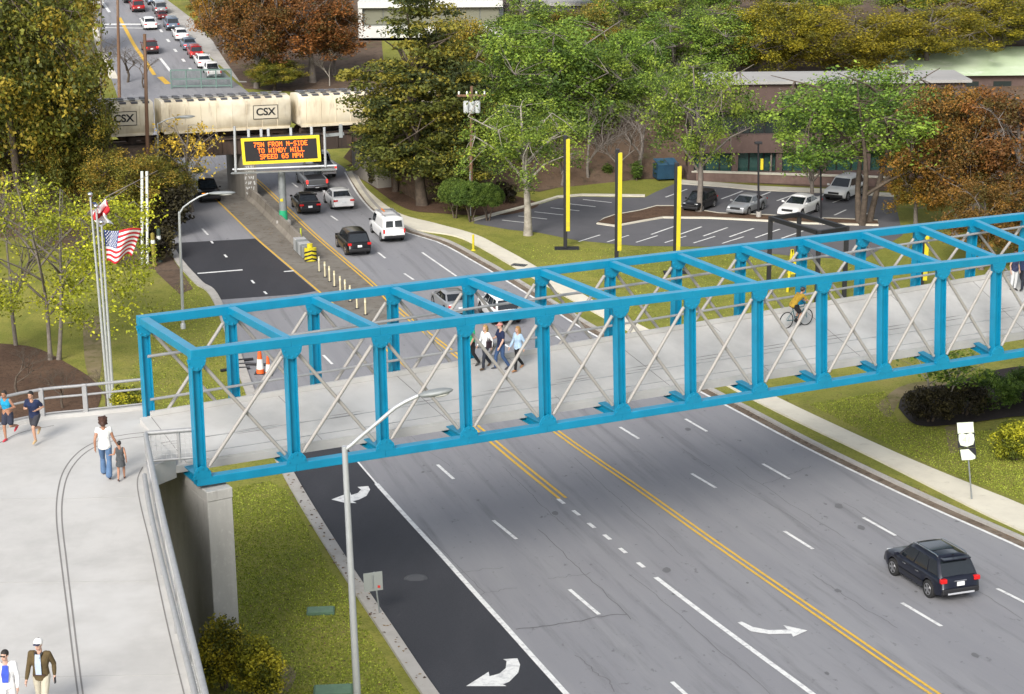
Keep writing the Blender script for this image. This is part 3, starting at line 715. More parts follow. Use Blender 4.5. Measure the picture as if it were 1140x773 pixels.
def conifer_meshes(seed, H, Rad, base, n, per, lsize):
    rng = np.random.default_rng(seed); r_ = random.Random(seed); wood = MB()
    wood.tube([(0, 0, -.3), (.1, 0, H*.5), (0, .05, H)], [H*.022, H*.014, .03], 7); cs = []; rad = []
    for k in range(n):
        t = (k+.5)/n; z = H*(base+(1-base)*t); prof = (1-t)**.75*(.75+.25*math.sin(t*20+seed))+.06
        prof *= 1 if t > .12 else .75
        L = Rad*prof*r_.uniform(.7, 1.12); a = k*2.399+r_.uniform(-.3, .3)
        tip = Vector((math.cos(a)*L, math.sin(a)*L, z-.16*L+r_.uniform(-.2, .2))); p0 = Vector((0, 0, z))
        mid = p0.lerp(tip, .5)+Vector((0, 0, .10*L)); wood.tube([p0, mid, tip], [.09*(1-t)+.03, .05, .02], 4, cap=False)
        for q in (.35, .55, .75, .92, 1.05):
            c = p0.lerp(mid, q*2) if q < .5 else mid.lerp(tip, q*2-1)
            cs.append(tuple(c+Vector((r_.uniform(-.2, .2), r_.uniform(-.2, .2), 0))*L*.3)); rad.append(L*.21+.14)
    cs = np.array(cs); rad = np.array(rad); cnt = np.maximum(8, per*(rad/rad.mean())**1.2*(.6+.8*rng.random(len(rad)))).astype(int)
    V = leaves(rng, cs, rad, cnt, lsize, flat=1.0, squash=.38)
    mi = np.repeat(rng.choice(3, size=len(cs), p=[.25, .4, .35]), cnt)
    me_c = quads_mesh('crown', V, mi, LEAF['conifer']); t = wood.build('trunk', M_bark); me_t = t.data; bpy.data.objects.remove(t); return me_t, me_c
def bare_meshes(seed, H, Rad, bark, depth=4, r0=None):
    r_ = random.Random(seed); wood = MB()
    def grow(p, d, L, r, lev):
        q = p+d*L; m = p.lerp(q, .5)+Vector((r_.uniform(-.06, .06)*L, r_.uniform(-.06, .06)*L, 0))
        wood.tube([p, m, q], [r, r*.85, r*.65], 5 if lev > 2 else 3, cap=False)
        if lev == 0: return
        for k in range(3 if lev > 1 else 4):
            a = r_.uniform(0, 6.28); ax = Vector((math.cos(a), math.sin(a), r_.uniform(-.1, .5))); nd = (d*1.0+ax*r_.uniform(.5, .9)).normalized()
            grow(p.lerp(q, r_.uniform(.5, 1)), nd, L*r_.uniform(.6, .8), r*.55, lev-1)
    grow(Vector((0, 0, -.3)), Vector((0, 0, 1)), H*.36, r0 or H*.02, depth)
    t = wood.build('trunk', bark); me = t.data; bpy.data.objects.remove(t); return me
def link_mesh(name, me, parent):
    o = bpy.data.objects.new(name, me); COL.objects.link(o); o.parent = parent; return o
TPL = {}
def template(kind, var):
    k = (kind, var)
    if k in TPL: return TPL[k]
    s = hash(kind) % 1 + var*17+sum(map(ord, kind))
    if kind == 'dark': t = tree_meshes('dark', s, 10, 4.2, .16, 230, 190, .14, M_bark, clump_r=.19)
    elif kind == 'rust': t = tree_meshes('rust', s, 10, 4.0, .16, 200, 140, .145, M_barkg, clump_r=.18, sparse=.25)
    elif kind == 'gold': t = tree_meshes('gold', s, 10, 4.0, .16, 180, 130, .145, M_barkg, clump_r=.18, sparse=.3)
    elif kind == 'olive': t = tree_meshes('olive', s, 10, 4.5, .14, 210, 150, .145, M_barkg, clump_r=.19, sparse=.15)
    elif kind == 'green': t = tree_meshes('green', s, 10, 4.2, .2, 210, 130, .14, M_barkg, clump_r=.17, sparse=.35)
    elif kind == 'greenthin': t = tree_meshes('green', s, 10, 4.4, .28, 150, 85, .14, M_barkg, clump_r=.17, sparse=.5, nlimb=11)
    elif kind == 'sycamore': t = tree_meshes('green', s, 10, 4.2, .34, 140, 100, .135, M_barkl, clump_r=.18, sparse=.45, nlimb=11, trunk_r=.26)
    elif kind == 'clumpgreen': t = tree_meshes('green', s, 10, 4.4, .28, 160, 95, .135, M_bark, clump_r=.17, sparse=.4, multi=3, nlimb=9)
    elif kind == 'sapling': t = tree_meshes('lime', s, 10, 6.2, .2, 210, 80, .135, M_barkg, clump_r=.13, sparse=.5, multi=2, nlimb=14, trunk_r=.15)
    elif kind == 'yellow': t = tree_meshes('yellow', s, 10, 4.5, .3, 75, 15, .26, M_barkg, clump_r=.17, sparse=.5, nlimb=10)
    elif kind == 'smallgreen': t = tree_meshes('lime', s, 4, 1.9, .5, 46, 26, .15, M_barkl, clump_r=.26, sparse=.2, multi=3, mats=LEAF['green'], trunk_r=.07)
    elif kind == 'conifer': t = conifer_meshes(s, 12, 4.2, .06, 150, 62, .22)
    elif kind == 'pine': t = tree_meshes('conifer', s, 12, 4.2, .02, 300, 150, .15, M_bark, clump_r=.18, sparse=.12, nlimb=14, squash=1.1, lsq=.40, taper=.5, twigs=False)
    elif kind == 'cypress': t = tree_meshes('shrub', s, 4, .9, .04, 60, 50, .16, M_bark, clump_r=.35)
    TPL[k] = t; return t
TREES = []
def tree(kind, var, bx, by, top, wpx, label, group=None, cat='tree', name=None, rz=None, Y=None, squash=None):
    g = at(bx, by); D = (g-CAM).dot(FW); px = FPX/D
    Ht = atY(bx, top, g.y).z-g.z; Wd = wpx/px
    me_t, me_c = template(kind, var)
    base_h = max(v.co.z for v in me_c.vertices) if not me_c.get('H') else me_c['H']; me_c['H'] = base_h
    if not me_c.get('W'):
        me_c['W'] = float(np.percentile([abs(v.co.x) for v in me_c.vertices], 97))*2
    o = empty(name or {'pine': 'conifer_tree', 'conifer': 'conifer_tree', 'cypress': 'cypress_tree'}.get(kind, 'tree'), g-Vector((0, 0, .05)), rnd.uniform(0, 6.28) if rz is None else rz, label, cat, group)
    o.scale = (Wd/me_c['W'], Wd/me_c['W'], Ht/base_h)
    link_mesh('trunk', me_t, o); link_mesh('crown', me_c, o); return o
def bare(var, bx, by, top, wpx, label, bark=None, group=None, multi=1):
    g = at(bx, by); D = (g-CAM).dot(FW); Ht = atY(bx, top, g.y).z-g.z
    k = ('bare', var, (bark or M_barkg).name)
    if k not in TPL:
        TPL[k] = bare_meshes(var*31+5, 10, 4, bark or M_barkg, depth=5, r0=.15); TPL[k]['H'] = max(v.co.z for v in TPL[k].vertices); TPL[k]['W'] = float(np.percentile([abs(v.co.x) for v in TPL[k].vertices], 97))*2
    me = TPL[k]; o = empty('bare_tree', g, rnd.uniform(0, 6.28), label, 'tree', group); Wd = wpx*D/FPX
    o.scale = (Wd/me['W'], Wd/me['W'], Ht/me['H']); link_mesh('trunk', me, o); return o
# --- left side
tree('dark', 0, 28, 262, -85, 190, 'huge dense olive tree filling the upper left corner beside the railway')
tree('dark', 1, -45, 250, -20, 170, 'dark olive tree cut by the left edge behind the yellow-green sapling')
tree('dark', 2, 78, 255, 60, 95, 'dark olive tree standing between the biggest left tree and the utility pole')
tree('dark', 1, 145, 262, 158, 95, 'dark bushy olive tree at the foot of the train left of the street lamp')
tree('dark', 2, 186, 238, 166, 62, 'dark olive bush tree between the left abutment and the yellow leaved tree')
tree('yellow', 0, 212, 236, 128, 75, 'thin tree with bright yellow leaves at the left side of the underpass')
tree('sapling', 0, 62, 402, 196, 235, 'sparse yellow-green sapling with two thin trunks on the left lawn')
bare(0, 18, 385, 190, 130, 'bare grey tree behind the yellow-green sapling at the left edge')
bare(1, 95, 120, 12, 70, 'bare brown tree behind the train at the left of the far street')
tree('dark', 2, 82, 62, -45, 60, 'olive tree beside the far street left of the white car')
for i, (x, y, t_, w_) in enumerate(((20, 440, 388, 80), (70, 455, 405, 70), (118, 452, 412, 50))):
    bare(2+i % 2, x, y, t_, w_, ['leafless brown bush on the mulch at the left edge', 'leafless brown bush behind the railing post near the joggers', 'leafless brown bush in front of the flagpoles'][i], M_bark)
bare(1, 142, 92, 40, 60, 'reddish bare bush against the top of the train beside the far street', M_bark)
bare(3, 118, 98, 48, 60, 'reddish bare bush at the left end of the train near the dark pole', M_bark)
bare(2, 160, 98, 62, 46, 'low reddish bare bush right of the brown wooden pole above the train', M_bark)
# --- beyond the railway, centre
tree('rust', 0, 285, 98, -45, 105, 'rust brown tree right of the line of cars on the far street')
tree('rust', 1, 345, 92, -30, 110, 'rust red tree behind the hopper wagon joint')
tree('gold', 0, 248, 60, -30, 60, 'golden yellow tree beside the row of cars on the far street')
tree('rust', 2, 372, 84, -10, 58, 'reddish tree left of the white office block')
tree('gold', 1, 225, 12, -70, 80, 'golden tree at the top edge beside the far street')
bare(0, 367, 96, 52, 40, 'bare tree with pale forked trunks above the train', M_barkl)
tree('dark', 0, 305, 101, 62, 60, 'low dark green tree just behind the wagon under the rust tree')
tree('pine', 0, 472, 228, -30, 138, 'tall dark conifer beside the underpass, largest of the evergreens')
tree('pine', 1, 442, 214, 80, 74, 'smaller dark conifer partly hiding the end of the train')
tree('pine', 2, 508, 232, 100, 75, 'short dark conifer behind the round clipped shrubs')
tree('dark', 1, 505, 150, 5, 80, 'olive tree behind the tall conifer top')
# --- centre right
tree('sycamore', 0, 588, 262, 96, 125, 'spring green tree with a whitish trunk at the car park corner')
tree('green', 0, 612, 190, 18, 165, 'large bright green tree behind the white trunked tree')
tree('green', 1, 555, 200, 60, 90, 'bright green tree right of the utility pole with transformers')
tree('green', 2, 690, 150, 30, 100, 'thin green tree on the brown slope below the grey roof')
tree('green', 0, 648, 176, 40, 120, 'green tree on the brown slope between the large green tree and the thin one')
tree('green', 1, 590, 120, -12, 120, 'green tree with its crown at the top edge above the white trunked tree')
tree('green', 2, 700, 70, -20, 110, 'green tree in front of the dark grey building at the top')
tree('dark', 2, 640, 100, 0, 90, 'olive green tree left of the dark grey building wall')
tree('greenthin', 2, 735, 165, 70, 90, 'thin green tree standing left of the brown office end wall')
bare(1, 765, 150, 60, 70, 'bare grey tree at the left end wall of the brown office')
bare(0, 655, 203, 110, 110, 'bare brown tree on the slope behind the leftmost yellow pylon')
bare(1, 715, 196, 95, 105, 'bare brown tree on the slope behind the dumpster')
bare(2, 600, 60, -12, 80, 'bare grey tree at the top edge below the white roof')
bare(3, 672, 85, 8, 80, 'bare tree in front of the grey wall at the top')
bare(3, 690, 205, 135, 80, 'low bare bush on the brown slope between the pylons')
bare(1, 625, 208, 140, 70, 'low bare bush just right of the white trunked tree')
tree('green', 1, 748, 105, 12, 110, 'rounded green tree left of the brown office roof')
tree('green', 0, 805, 99, 5, 110, 'green tree above the white roof edge of the brown office')
tree('greenthin', 0, 779, 237, 62, 125, 'thin green tree with a dark trunk between the parked car and the brown office')
tree('greenthin', 1, 906, 234, 92, 95, 'slim dark trunked tree on the island beside the white parked car')
tree('clumpgreen', 0, 962, 250, 62, 195, 'many stemmed green tree in front of the white parked off-roader')
tree('greenthin', 0, 1000, 226, 110, 70, 'thin green tree behind the many stemmed tree at the car park end')
bare(2, 858, 200, 120, 70, 'bare tree in front of the office ground floor windows')
bare(0, 818, 199, 130, 60, 'bare young tree close to the office wall')
for i, (x, y, t_, w_, k) in enumerate(((865, 98, -2, 120, 'olive'), (945, 94, 2, 130, 'olive'), (1030, 76, -2, 130, 'olive'), (1115, 60, -10, 120, 'olive'), (1180, 60, -10, 110, 'olive'), (905, 35, -40, 90, 'green'), (1010, 30, -45, 90, 'green'), (1095, 25, -50, 100, 'rust'), (730, 20, -40, 70, 'dark'), (785, 28, -42, 80, 'green'), (850, 20, -50, 80, 'dark'), (660, 8, -40, 70, 'green'), (580, 8, -45, 80, 'green'))):
    tree(k, i % 3, x, y, t_, w_, ['yellow-olive tree at the left end of the olive row above the brown office', 'yellow-olive tree second from the left in the row behind the office roof', 'yellow-olive tree above the pale green roof', 'yellow-olive tree at the top right near the frame edge', 'yellow-olive tree cut by the right edge above the pale roof',
        'green tree showing behind the left olive trees at the top edge', 'green tree behind the middle olive trees at the top edge', 'rust tree at the top right corner', 'dark tree at the top edge right of the grey wall', 'green tree at the top edge above the rounded green tree', 'dark tree at the top edge left of the olive row', 'green tree on the skyline above the grey wall', 'green tree on the skyline right of the white office block'][i])
tree('rust', 0, 1062, 262, 92, 120, 'orange rust tree behind the bridge, left of the pair at the right edge')
tree('rust', 1, 1130, 268, 84, 140, 'orange rust tree at the right edge above the blue bridge')
tree('gold', 2, 1020, 252, 150, 80, 'lower orange gold tree at the end of the car park')
tree('rust', 2, 1185, 300, 140, 120, 'rust tree cut off by the right edge behind the walkers')
tree('rust', 1, 1095, 300, 190, 90, 'low rust tree just above the bridge chord')
tree('green', 0, 1000, 128, 88, 70, 'green tree between the brown office and the pale green roof')
for i, x in enumerate((676, 709, 735)):
    tree('cypress', 0, x, 201 if i else 199, 176 if i else 180, 13, ['small dark cypress farthest from the blue dumpster', 'small dark cypress in the middle of the three', 'small dark cypress right beside the blue dumpster'][i], 'cypresses in front of the brown slope')
tree('smallgreen', 0, 1046, 462, 380, 92, 'small bright green tree growing out of the dark hedge bed')
# --- shrubs
def shrub(kind, bx, by, wpx, hpx, label, n=40, per=60, ls=.14, stem=0.0, name='shrub', seed=3, depth=1.0, group=None, cl=.30, shell=0):
    g = at(bx, by); D = (g-CAM).dot(FW); w_ = wpx*D/FPX; hh = hpx*D/FPX/.95; rng = np.random.default_rng(seed+int(bx))
    o = empty(name, g, 0, label, 'shrub', group); cs = []
    while len(cs) < n:
        d = rng.normal(size=3); d /= np.linalg.norm(d); rr = .55+.4*rng.random() if not shell else shell+.1*rng.random()**2
        z = stem*hh+(hh*(1-stem))*(.5+.5*d[2]*rr)
        if d[2] < (-.45 if shell else -.75): continue
        cs.append((d[0]*rr*w_/2*.85, d[1]*rr*w_/2*.85*depth, z))
    cs = np.array(cs); rad = np.full(n, min(w_, hh)*cl*.62); cnt = np.full(n, per)
    V = leaves(rng, cs, rad, cnt, ls); V[:, :, 2] = np.maximum(V[:, :, 2], .02); mi = np.repeat(rng.choice(3, size=n, p=[.3, .42, .28]), cnt)
    link_mesh('foliage', quads_mesh('foliage', V, mi, LEAF[kind]), o)
    m = MB(); ns = 1 if stem else 5
    for k in range(max(ns, 3)):
        a = k*2.1+seed; m.tube([(math.cos(a)*.08, math.sin(a)*.08, -.1), (math.cos(a)*w_*.1, math.sin(a)*w_*.1, hh*(stem or .3)), (math.cos(a)*w_*.25, math.sin(a)*w_*.25, hh*(.5+stem*.4))], [w_*.025, w_*.02, w_*.01], 5)
    m.build('stem', M_bark, o); return o
gs = 'round clipped shrubs beside the pavement'
shrub('shrub', 507, 243, 42, 43, 'round clipped dark green shrub, leftmost of the three beside the pavement', 300, 130, .075, .26, 'clipped_shrub', 1, group=gs, cl=.13, shell=.86)
shrub('shrub', 524, 247, 48, 43, 'round clipped dark green shrub in the middle of the three', 300, 130, .075, .26, 'clipped_shrub', 2, group=gs, cl=.13, shell=.86)
shrub('shrub', 543, 246, 42, 40, 'round clipped dark green shrub, rightmost and nearest the car park', 300, 130, .075, .26, 'clipped_shrub', 4, group=gs, cl=.13, shell=.86)
shrub('ybush', 250, 768, 62, 80, 'yellow-green bush at the foot of the concrete pier', 90, 110, .085, 0, seed=5, cl=.36)
shrub('ybush', 290, 782, 58, 72, 'yellow-green bush with orange flowers on the lawn near the bottom edge', 80, 110, .085, 0, seed=6, cl=.36)
shrub('ybush', 1130, 512, 62, 42, 'rounded olive bush at the right edge behind the route sign', 70, 110, .10, 0, seed=7, cl=.36)
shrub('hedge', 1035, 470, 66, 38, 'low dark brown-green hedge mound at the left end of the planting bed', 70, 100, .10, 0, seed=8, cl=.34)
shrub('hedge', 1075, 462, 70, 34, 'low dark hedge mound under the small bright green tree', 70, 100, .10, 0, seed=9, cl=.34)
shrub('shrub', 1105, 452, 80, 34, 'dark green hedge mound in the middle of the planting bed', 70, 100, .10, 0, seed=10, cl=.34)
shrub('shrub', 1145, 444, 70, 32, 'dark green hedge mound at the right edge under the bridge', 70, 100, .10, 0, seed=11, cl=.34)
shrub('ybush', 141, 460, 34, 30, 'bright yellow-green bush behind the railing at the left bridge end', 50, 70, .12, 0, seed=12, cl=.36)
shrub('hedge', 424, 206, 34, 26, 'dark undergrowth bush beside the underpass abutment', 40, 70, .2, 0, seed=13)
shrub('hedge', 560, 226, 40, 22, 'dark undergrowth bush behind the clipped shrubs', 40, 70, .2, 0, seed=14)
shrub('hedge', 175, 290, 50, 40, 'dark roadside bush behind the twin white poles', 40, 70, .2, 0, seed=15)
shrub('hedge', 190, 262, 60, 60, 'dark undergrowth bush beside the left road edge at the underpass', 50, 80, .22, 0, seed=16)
# ================================================================== vehicles
M_glass = mat('car_glass', (.012, .016, .02), .06, spec=.8)
M_tyre = mat('tyre_rubber', (.018, .018, .018), .85)
M_rim = mat('alloy_rim', (.45, .45, .46), .3, metal=.8)
M_trim = mat('black_trim', (.015, .015, .017), .5)
M_chrome = mat('chrome', (.65, .65, .66), .15, metal=1)
M_tail = mat('tail_lamp_red', (.55, .012, .012), .2, emit=(.8, .02, .01), estr=.03)
M_brake = mat('brake_lamp_lit', (.8, .02, .02), .2, emit=(1, .03, .02), estr=1.6)
M_head = mat('headlamp_glass', (.75, .76, .78), .08)
M_amber = mat('amber_lamp', (.8, .28, .02), .2, emit=(1, .35, .02), estr=.8)
M_plate = mat('number_plate', (.75, .76, .76), .4)
def paint(n, c, metal=.15): return mat('car_paint_'+n, c, .3, metal=metal, coat=.35, spec=.35)
PAINT = dict(navy=paint('navy', (.008, .010, .020)), black=paint('black', (.008, .008, .009)), white=paint('white', (.72, .72, .71), 0), silver=paint('silver', (.34, .35, .36), .5), grey=paint('grey', (.13, .135, .14), .4), red=paint('red', (.32, .015, .015)), blue=paint('blue', (.16, .2, .26), .4), maroon=paint('maroon', (.12, .02, .02)))
STY = {  # L, W, H, wheel r, front/rear axle from centre, sill z; hood outline (x,z) rear->front of the lower body top; greenhouse base/roof x; roof width factor
 'suv': dict(L=4.55, W=1.86, H=1.72, r=.36, ax=(1.38, -1.36), sill=.30, top=[(-2.27, .62), (-2.25, .95), (-2.1, 1.04), (-.8, 1.03), (.95, 1.02), (1.15, 1.02), (1.9, .95), (2.18, .84), (2.27, .60)], gb=(-2.13, 1.12), gr=(-1.72, .32), belt=1.0, rw=.74),
 'sedan': dict(L=4.75, W=1.82, H=1.45, r=.33, ax=(1.42, -1.36), sill=.26, top=[(-2.37, .55), (-2.34, .90), (-2.2, 1.0), (-1.4, 1.0), (.9, .94), (1.1, .93), (1.9, .82), (2.25, .70), (2.37, .5)], gb=(-1.75, 1.1), gr=(-.95, .15), belt=.93, rw=.70),
 'van': dict(L=5.6, W=2.0, H=2.1, r=.37, ax=(1.75, -1.75), sill=.34, top=[(-2.8, .60), (-2.79, 1.0), (-2.75, 1.14), (-1.0, 1.14), (1.5, 1.12), (1.8, 1.1), (2.4, .98), (2.7, .85), (2.8, .6)], gb=(-2.76, 1.85), gr=(-2.62, 1.05), belt=1.12, rw=.80),
 'pickup': dict(L=5.7, W=2.0, H=1.88, r=.40, ax=(1.85, -1.75), sill=.42, top=[(-2.85, .65), (-2.84, 1.0), (-2.8, 1.18), (-.9, 1.18), (1.2, 1.14), (1.4, 1.13), (2.3, 1.05), (2.7, .95), (2.85, .65)], gb=(-.75, 1.35), gr=(-.45, .65), belt=1.12, rw=.76),
}
WHEEL = {}
def wheel_meshes(r):
    if r in WHEEL: return WHEEL[r]
    m = MB(); m.lathe([(r*.62, -.10), (r*.93, -.11), (r, -.075), (r, .075), (r*.93, .11), (r*.62, .10)], 22, axis=(0, 1, 0)); t = m.build('tyre', M_tyre)
    m = MB(); m.lathe([(r*.62, -.07), (r*.60, .07)], 18, axis=(0, 1, 0)); m.lathe([(r*.64, .075), (r*.66, .105), (r*.60, .108), (r*.58, .08)], 20, axis=(0, 1, 0))
    for k in range(5):
        a = k*2*math.pi/5; m.beam((0, .095, 0), (math.cos(a)*r*.6, .095, math.sin(a)*r*.6), .03, r*.22, up=(-math.sin(a), 0, math.cos(a)))
    rr = m.build('rim', M_rim); a, b = t.data, rr.data; bpy.data.objects.remove(t); bpy.data.objects.remove(rr); WHEEL[r] = (a, b); return a, b
def lerp_tab(T, x):
    if x <= T[0][0]: return T[0][1]
    for a, b in zip(T, T[1:]):
        if x <= b[0]: return a[1]+(b[1]-a[1])*(x-a[0])/((b[0]-a[0]) or 1e-9)
    return T[-1][1]
def make_car(style, col, label, name='parked_car', cat='car', group=None, lit=False, detail=1, lights_on=False, rails=None, rack=False, mrim=None):
    S = STY[style]; L, W, H, r = S['L'], S['W'], S['H'], S['r']; pm = PAINT[col]
    root = empty(name, (0, 0, 0), 0, label, cat, group); hw = W/2
    # ---- lower body: loft of sections along x, wheel arches cut in the sill line
    xs = sorted(set([round(v, 3) for v in np.linspace(-L/2, L/2, 34)]+[t[0] for t in S['top']]+[a+s*(r+.07)*q for a in S['ax'] for s in (-1, 1) for q in (.35, .7, .9, 1.0)]))
    m = MB(); rows = []
    for x in xs:
        e = abs(x)/(L/2); w = hw*(1-.13*max(0, (e-.72)/.28)**2)*(1 if x < 0 else 1-.02*e)
        zt = lerp_tab(S['top'], x); zb = S['sill'] + .10*max(0, (e-.86)/.14)
        for a in S['ax']:
            R_ = r+.07
            if abs(x-a) < R_: zb = max(zb, r+math.sqrt(max(0, R_*R_-(x-a)**2)))
        zb = min(zb, zt-.12); zs = zt-.09; zm = zb+(zs-zb)*.62
        rows.append([(x, -w+.05, zb), (x, -w, zm), (x, -w+.02, zs), (x, -w+.11, zt), (x, -w*.5, zt+.025), (x, 0, zt+.035), (x, w*.5, zt+.025), (x, w-.11, zt), (x, w-.02, zs), (x, w, zm), (x, w-.05, zb)])
    n = len(rows[0]); V = [p for rw_ in rows for p in rw_]; F = []
    for i in range(len(rows)-1):
        for j in range(n-1): F.append((i*n+j, (i+1)*n+j, (i+1)*n+j+1, i*n+j+1))
    m.add(V, F, True); m.add(rows[0], [tuple(range(n))]); m.add(rows[-1], [tuple(reversed(range(n)))])
    if style == 'pickup': pass
    # ---- greenhouse in the same shell
    b0, b1 = S['gb']; r0, r1 = S['gr']; zb = S['belt']; bw = hw-.10; rw = hw*S['rw']
    def gh(u, v):   # u 0 rear..1 front, v 0 belt..1 roof : half width and x
        x = (b0+(b1-b0)*u)*(1-v)+(r0+(r1-r0)*u)*v; return x
    nu, nv = 6, 3; G = []
    ring = []
    for v in range(nv+1):
        t = v/nv; z = zb+(H-.05-zb)*t; wv = bw+(rw-bw)*t**1.2; loop = []
        for u in range(nu+1): loop.append((gh(u/nu, t), -wv*(1-.03*abs(u/nu-.5)*2), z))
        for u in range(nu, -1, -1): loop.append((gh(u/nu, t), wv*(1-.03*abs(u/nu-.5)*2), z))
        ring.append(loop)
    k = len(ring[0]); V = [p for l in ring for p in l]; F = []
    for v in range(nv):
        for j in range(k): F.append((v*k+j, v*k+(j+1) % k, (v+1)*k+(j+1) % k, (v+1)*k+j))
    m.add(V, F, True)
    roof = []; 
    for u in range(nu+1):
        x = r0+(r1-r0)*u/nu; cz = H-.05
        roof.append([(x, -rw*(1-.03*abs(u/nu-.5)*2), cz), (x, -rw*.55, cz+.045), (x, 0, cz+.055), (x, rw*.55, cz+.045), (x, rw*(1-.03*abs(u/nu-.5)*2), cz)])
    V = [p for l in roof for p in l]; F = [(i*5+j, (i+1)*5+j, (i+1)*5+j+1, i*5+j+1) for i in range(nu) for j in range(4)]
    m.add(V, F, True); m.add(roof[0], [(0, 1, 2, 3, 4)]); m.add(roof[-1], [(4, 3, 2, 1, 0)])
    body = m.build('body', pm, root)
    me = body.data
    bm = bmesh.new(); bm.from_mesh(me); bmesh.ops.remove_doubles(bm, verts=bm.verts, dist=.002); bmesh.ops.recalc_face_normals(bm, faces=bm.faces); bm.to_mesh(me); bm.free()
    m = MB(); m.box((0, 0, S['sill']+.17), (L*.95, W*.80, .32))
    m.build('underbody', M_trim, root)
    # ---- glazing
    def sideq(y, u0, u1, v0=.10, v1=.86, off=.012):
        q = []
        for u, v in ((u0, v0), (u1, v0), (u1, v1), (u0, v1)):
            t = v; wv = bw+(rw-bw)*t**1.2; q.append(Vector((gh(u, t), y*(wv*(1-.03*abs(u-.5)*2)+off), zb+(H-.05-zb)*t)))
        return q
    def pane(q, nm, mt=M_glass):
        nn = (q[1]-q[0]).cross(q[3]-q[0]).normalized(); c = sum(q, Vector())/4
        if nn.dot(c-Vector((c.x*.3, 0, .8))) < 0: nn = -nn
        mb = MB(); mb.add([p-nn*.012 for p in q]+[p+nn*.004 for p in q], [(4, 5, 6, 7), (0, 1, 5, 4), (1, 2, 6, 5), (2, 3, 7, 6), (3, 0, 4, 7)]); return mb.build(nm, mt, root)
    if style == 'van': sw = [(.72, .97)]
    elif style == 'pickup': sw = [(.05, .46), (.50, .95)]
    elif style == 'sedan': sw = [(.06, .48), (.51, .94)]
    else: sw = [(.05, .27), (.30, .60), (.63, .95)]
    for y in (-1, 1):
        for u0, u1 in sw: pane(sideq(y, u0, u1), 'side_window')
    def endq(u, dx, v0=.08, v1=.88, y0=-.9, y1=.9):
        q = []
        for y, v in ((y0, v0), (y1, v0), (y1, v1), (y0, v1)):
            wv = (bw+(rw-bw)*v**1.2)*.97; q.append(Vector((gh(u, v)+dx, y*wv, zb+(H-.05-zb)*v)))
        return q
    if style == 'van':
        for y0, y1 in ((-.82, -.1), (.1, .82)): pane(endq(0, -.012, .22, .78, y0, y1), 'rear_window')
    else: pane(endq(0, -.012), 'rear_window')
    pane(endq(1, .012), 'windscreen')
    # ---- wheels
    tm, rm = wheel_meshes(r)
    for a in S['ax']:
        for y in (-1, 1):
            wv = empty('wheel', (a, y*(hw-.125), r), 0 if y > 0 else math.pi); wv.parent = root
            link_mesh('tyre', tm, wv); link_mesh('rim', rm, wv)
    # ---- lamps, plate, bumpers, mirrors
    tz = {'suv': .93, 'sedan': .82, 'van': 1.0, 'pickup': 1.0}[style]; th_ = {'suv': .17, 'sedan': .13, 'van': .34, 'pickup': .30}[style]; tw = {'suv': .26, 'sedan': .34, 'van': .13, 'pickup': .14}[style]
    for y in (-1, 1):
        mb = MB(); mb.box((-L/2+.06, y*(hw-.08-tw/2), tz), (.16, tw, th_)); mb.build('tail_light', M_brake if lit else M_tail, root, bevel=.02)
        mb = MB(); mb.box((L/2-.20, y*(hw-.36), {'suv': .80, 'sedan': .66, 'van': .84, 'pickup': .93}[style]), (.22, .34, .15)); mb.build('headlight', M_amber if lights_on else M_head, root, bevel=.03)
        mb = MB(); mb.box((b1-.18, y*(hw+.07), zb+.10), (.12, .18, .14)); mb.box((b1-.16, y*(hw-.03), zb+.06), (.06, .14, .05)); mb.build('wing_mirror', pm if style != 'van' else M_trim, root, bevel=.02)
    mb = MB(); mb.box((-L/2-.012, 0, {'suv': .78, 'sedan': .68, 'van': .64, 'pickup': .55}[style]), (.03, .32, .16)); mb.build('number_plate', M_plate, root)
    mb = MB(); mb.box((-L/2+.05, 0, S['sill']+.20), (.22, W*.86, .22)); mb.build('rear_bumper', M_chrome if style == 'pickup' else (M_trim if style in ('suv', 'van') else pm), root, bevel=.04)
    mb = MB(); mb.box((L/2-.06, 0, S['sill']+.18), (.22, W*.84, .24)); mb.build('front_bumper', pm if style == 'sedan' else M_trim, root, bevel=.05)
    mb = MB(); mb.box((L/2-.045, 0, S['sill']+.40), (.10, W*.48, .16)); mb.build('grille', M_trim, root, bevel=.02)
    if detail > 1:
        mb = MB(); mb.box((-L/2-.066, 0, S['sill']+.12), (.02, W*.62, .07)); mb.build('bumper_strip', mat('satin_silver', (.55, .56, .58), .35, metal=.3), root, bevel=.005)
        mb = MB(); mb.box((-L/2+.005, 0, .895), (.03, .52, .05)); mb.build('tailgate_trim', M_chrome, root, bevel=.008)
        for y in (-1, 1):
            mb = MB(); mb.tube([(r0+.1, y*(rw-.06), H), (r0+.25, y*(rw-.06), H+.055), (r1-.25, y*(rw-.06), H+.055), (r1-.05, y*(rw-.06), H)], .022, 8); mb.build('roof_rail', M_chrome, root)
            mb = MB(); mb.box((0, y*(hw+.004), .56), (2.0, .02, .05)); mb.build('side_moulding', M_trim, root)
            for x in (-.55, .45):
                mb = MB(); mb.box((x, y*(hw-.01), .86), (.2, .04, .035)); mb.build('door_handle', M_chrome, root, bevel=.008)
            mb = MB(); mb.box((-L/2+.01, y*(hw-.24), .56), (.04, .2, .06)); mb.build('reflector', M_tail, root)
        mb = MB(); mb.add([(-.9, -.5, H+.012), (.1, -.5, H+.014), (.1, .5, H+.014), (-.9, .5, H+.012), (-.9, -.5, H-.02), (.1, -.5, H-.02), (.1, .5, H-.02), (-.9, .5, H-.02)], [(0, 1, 2, 3), (0, 4, 5, 1), (1, 5, 6, 2), (2, 6, 7, 3), (3, 7, 4, 0)]); mb.build('sunroof', M_glass, root)
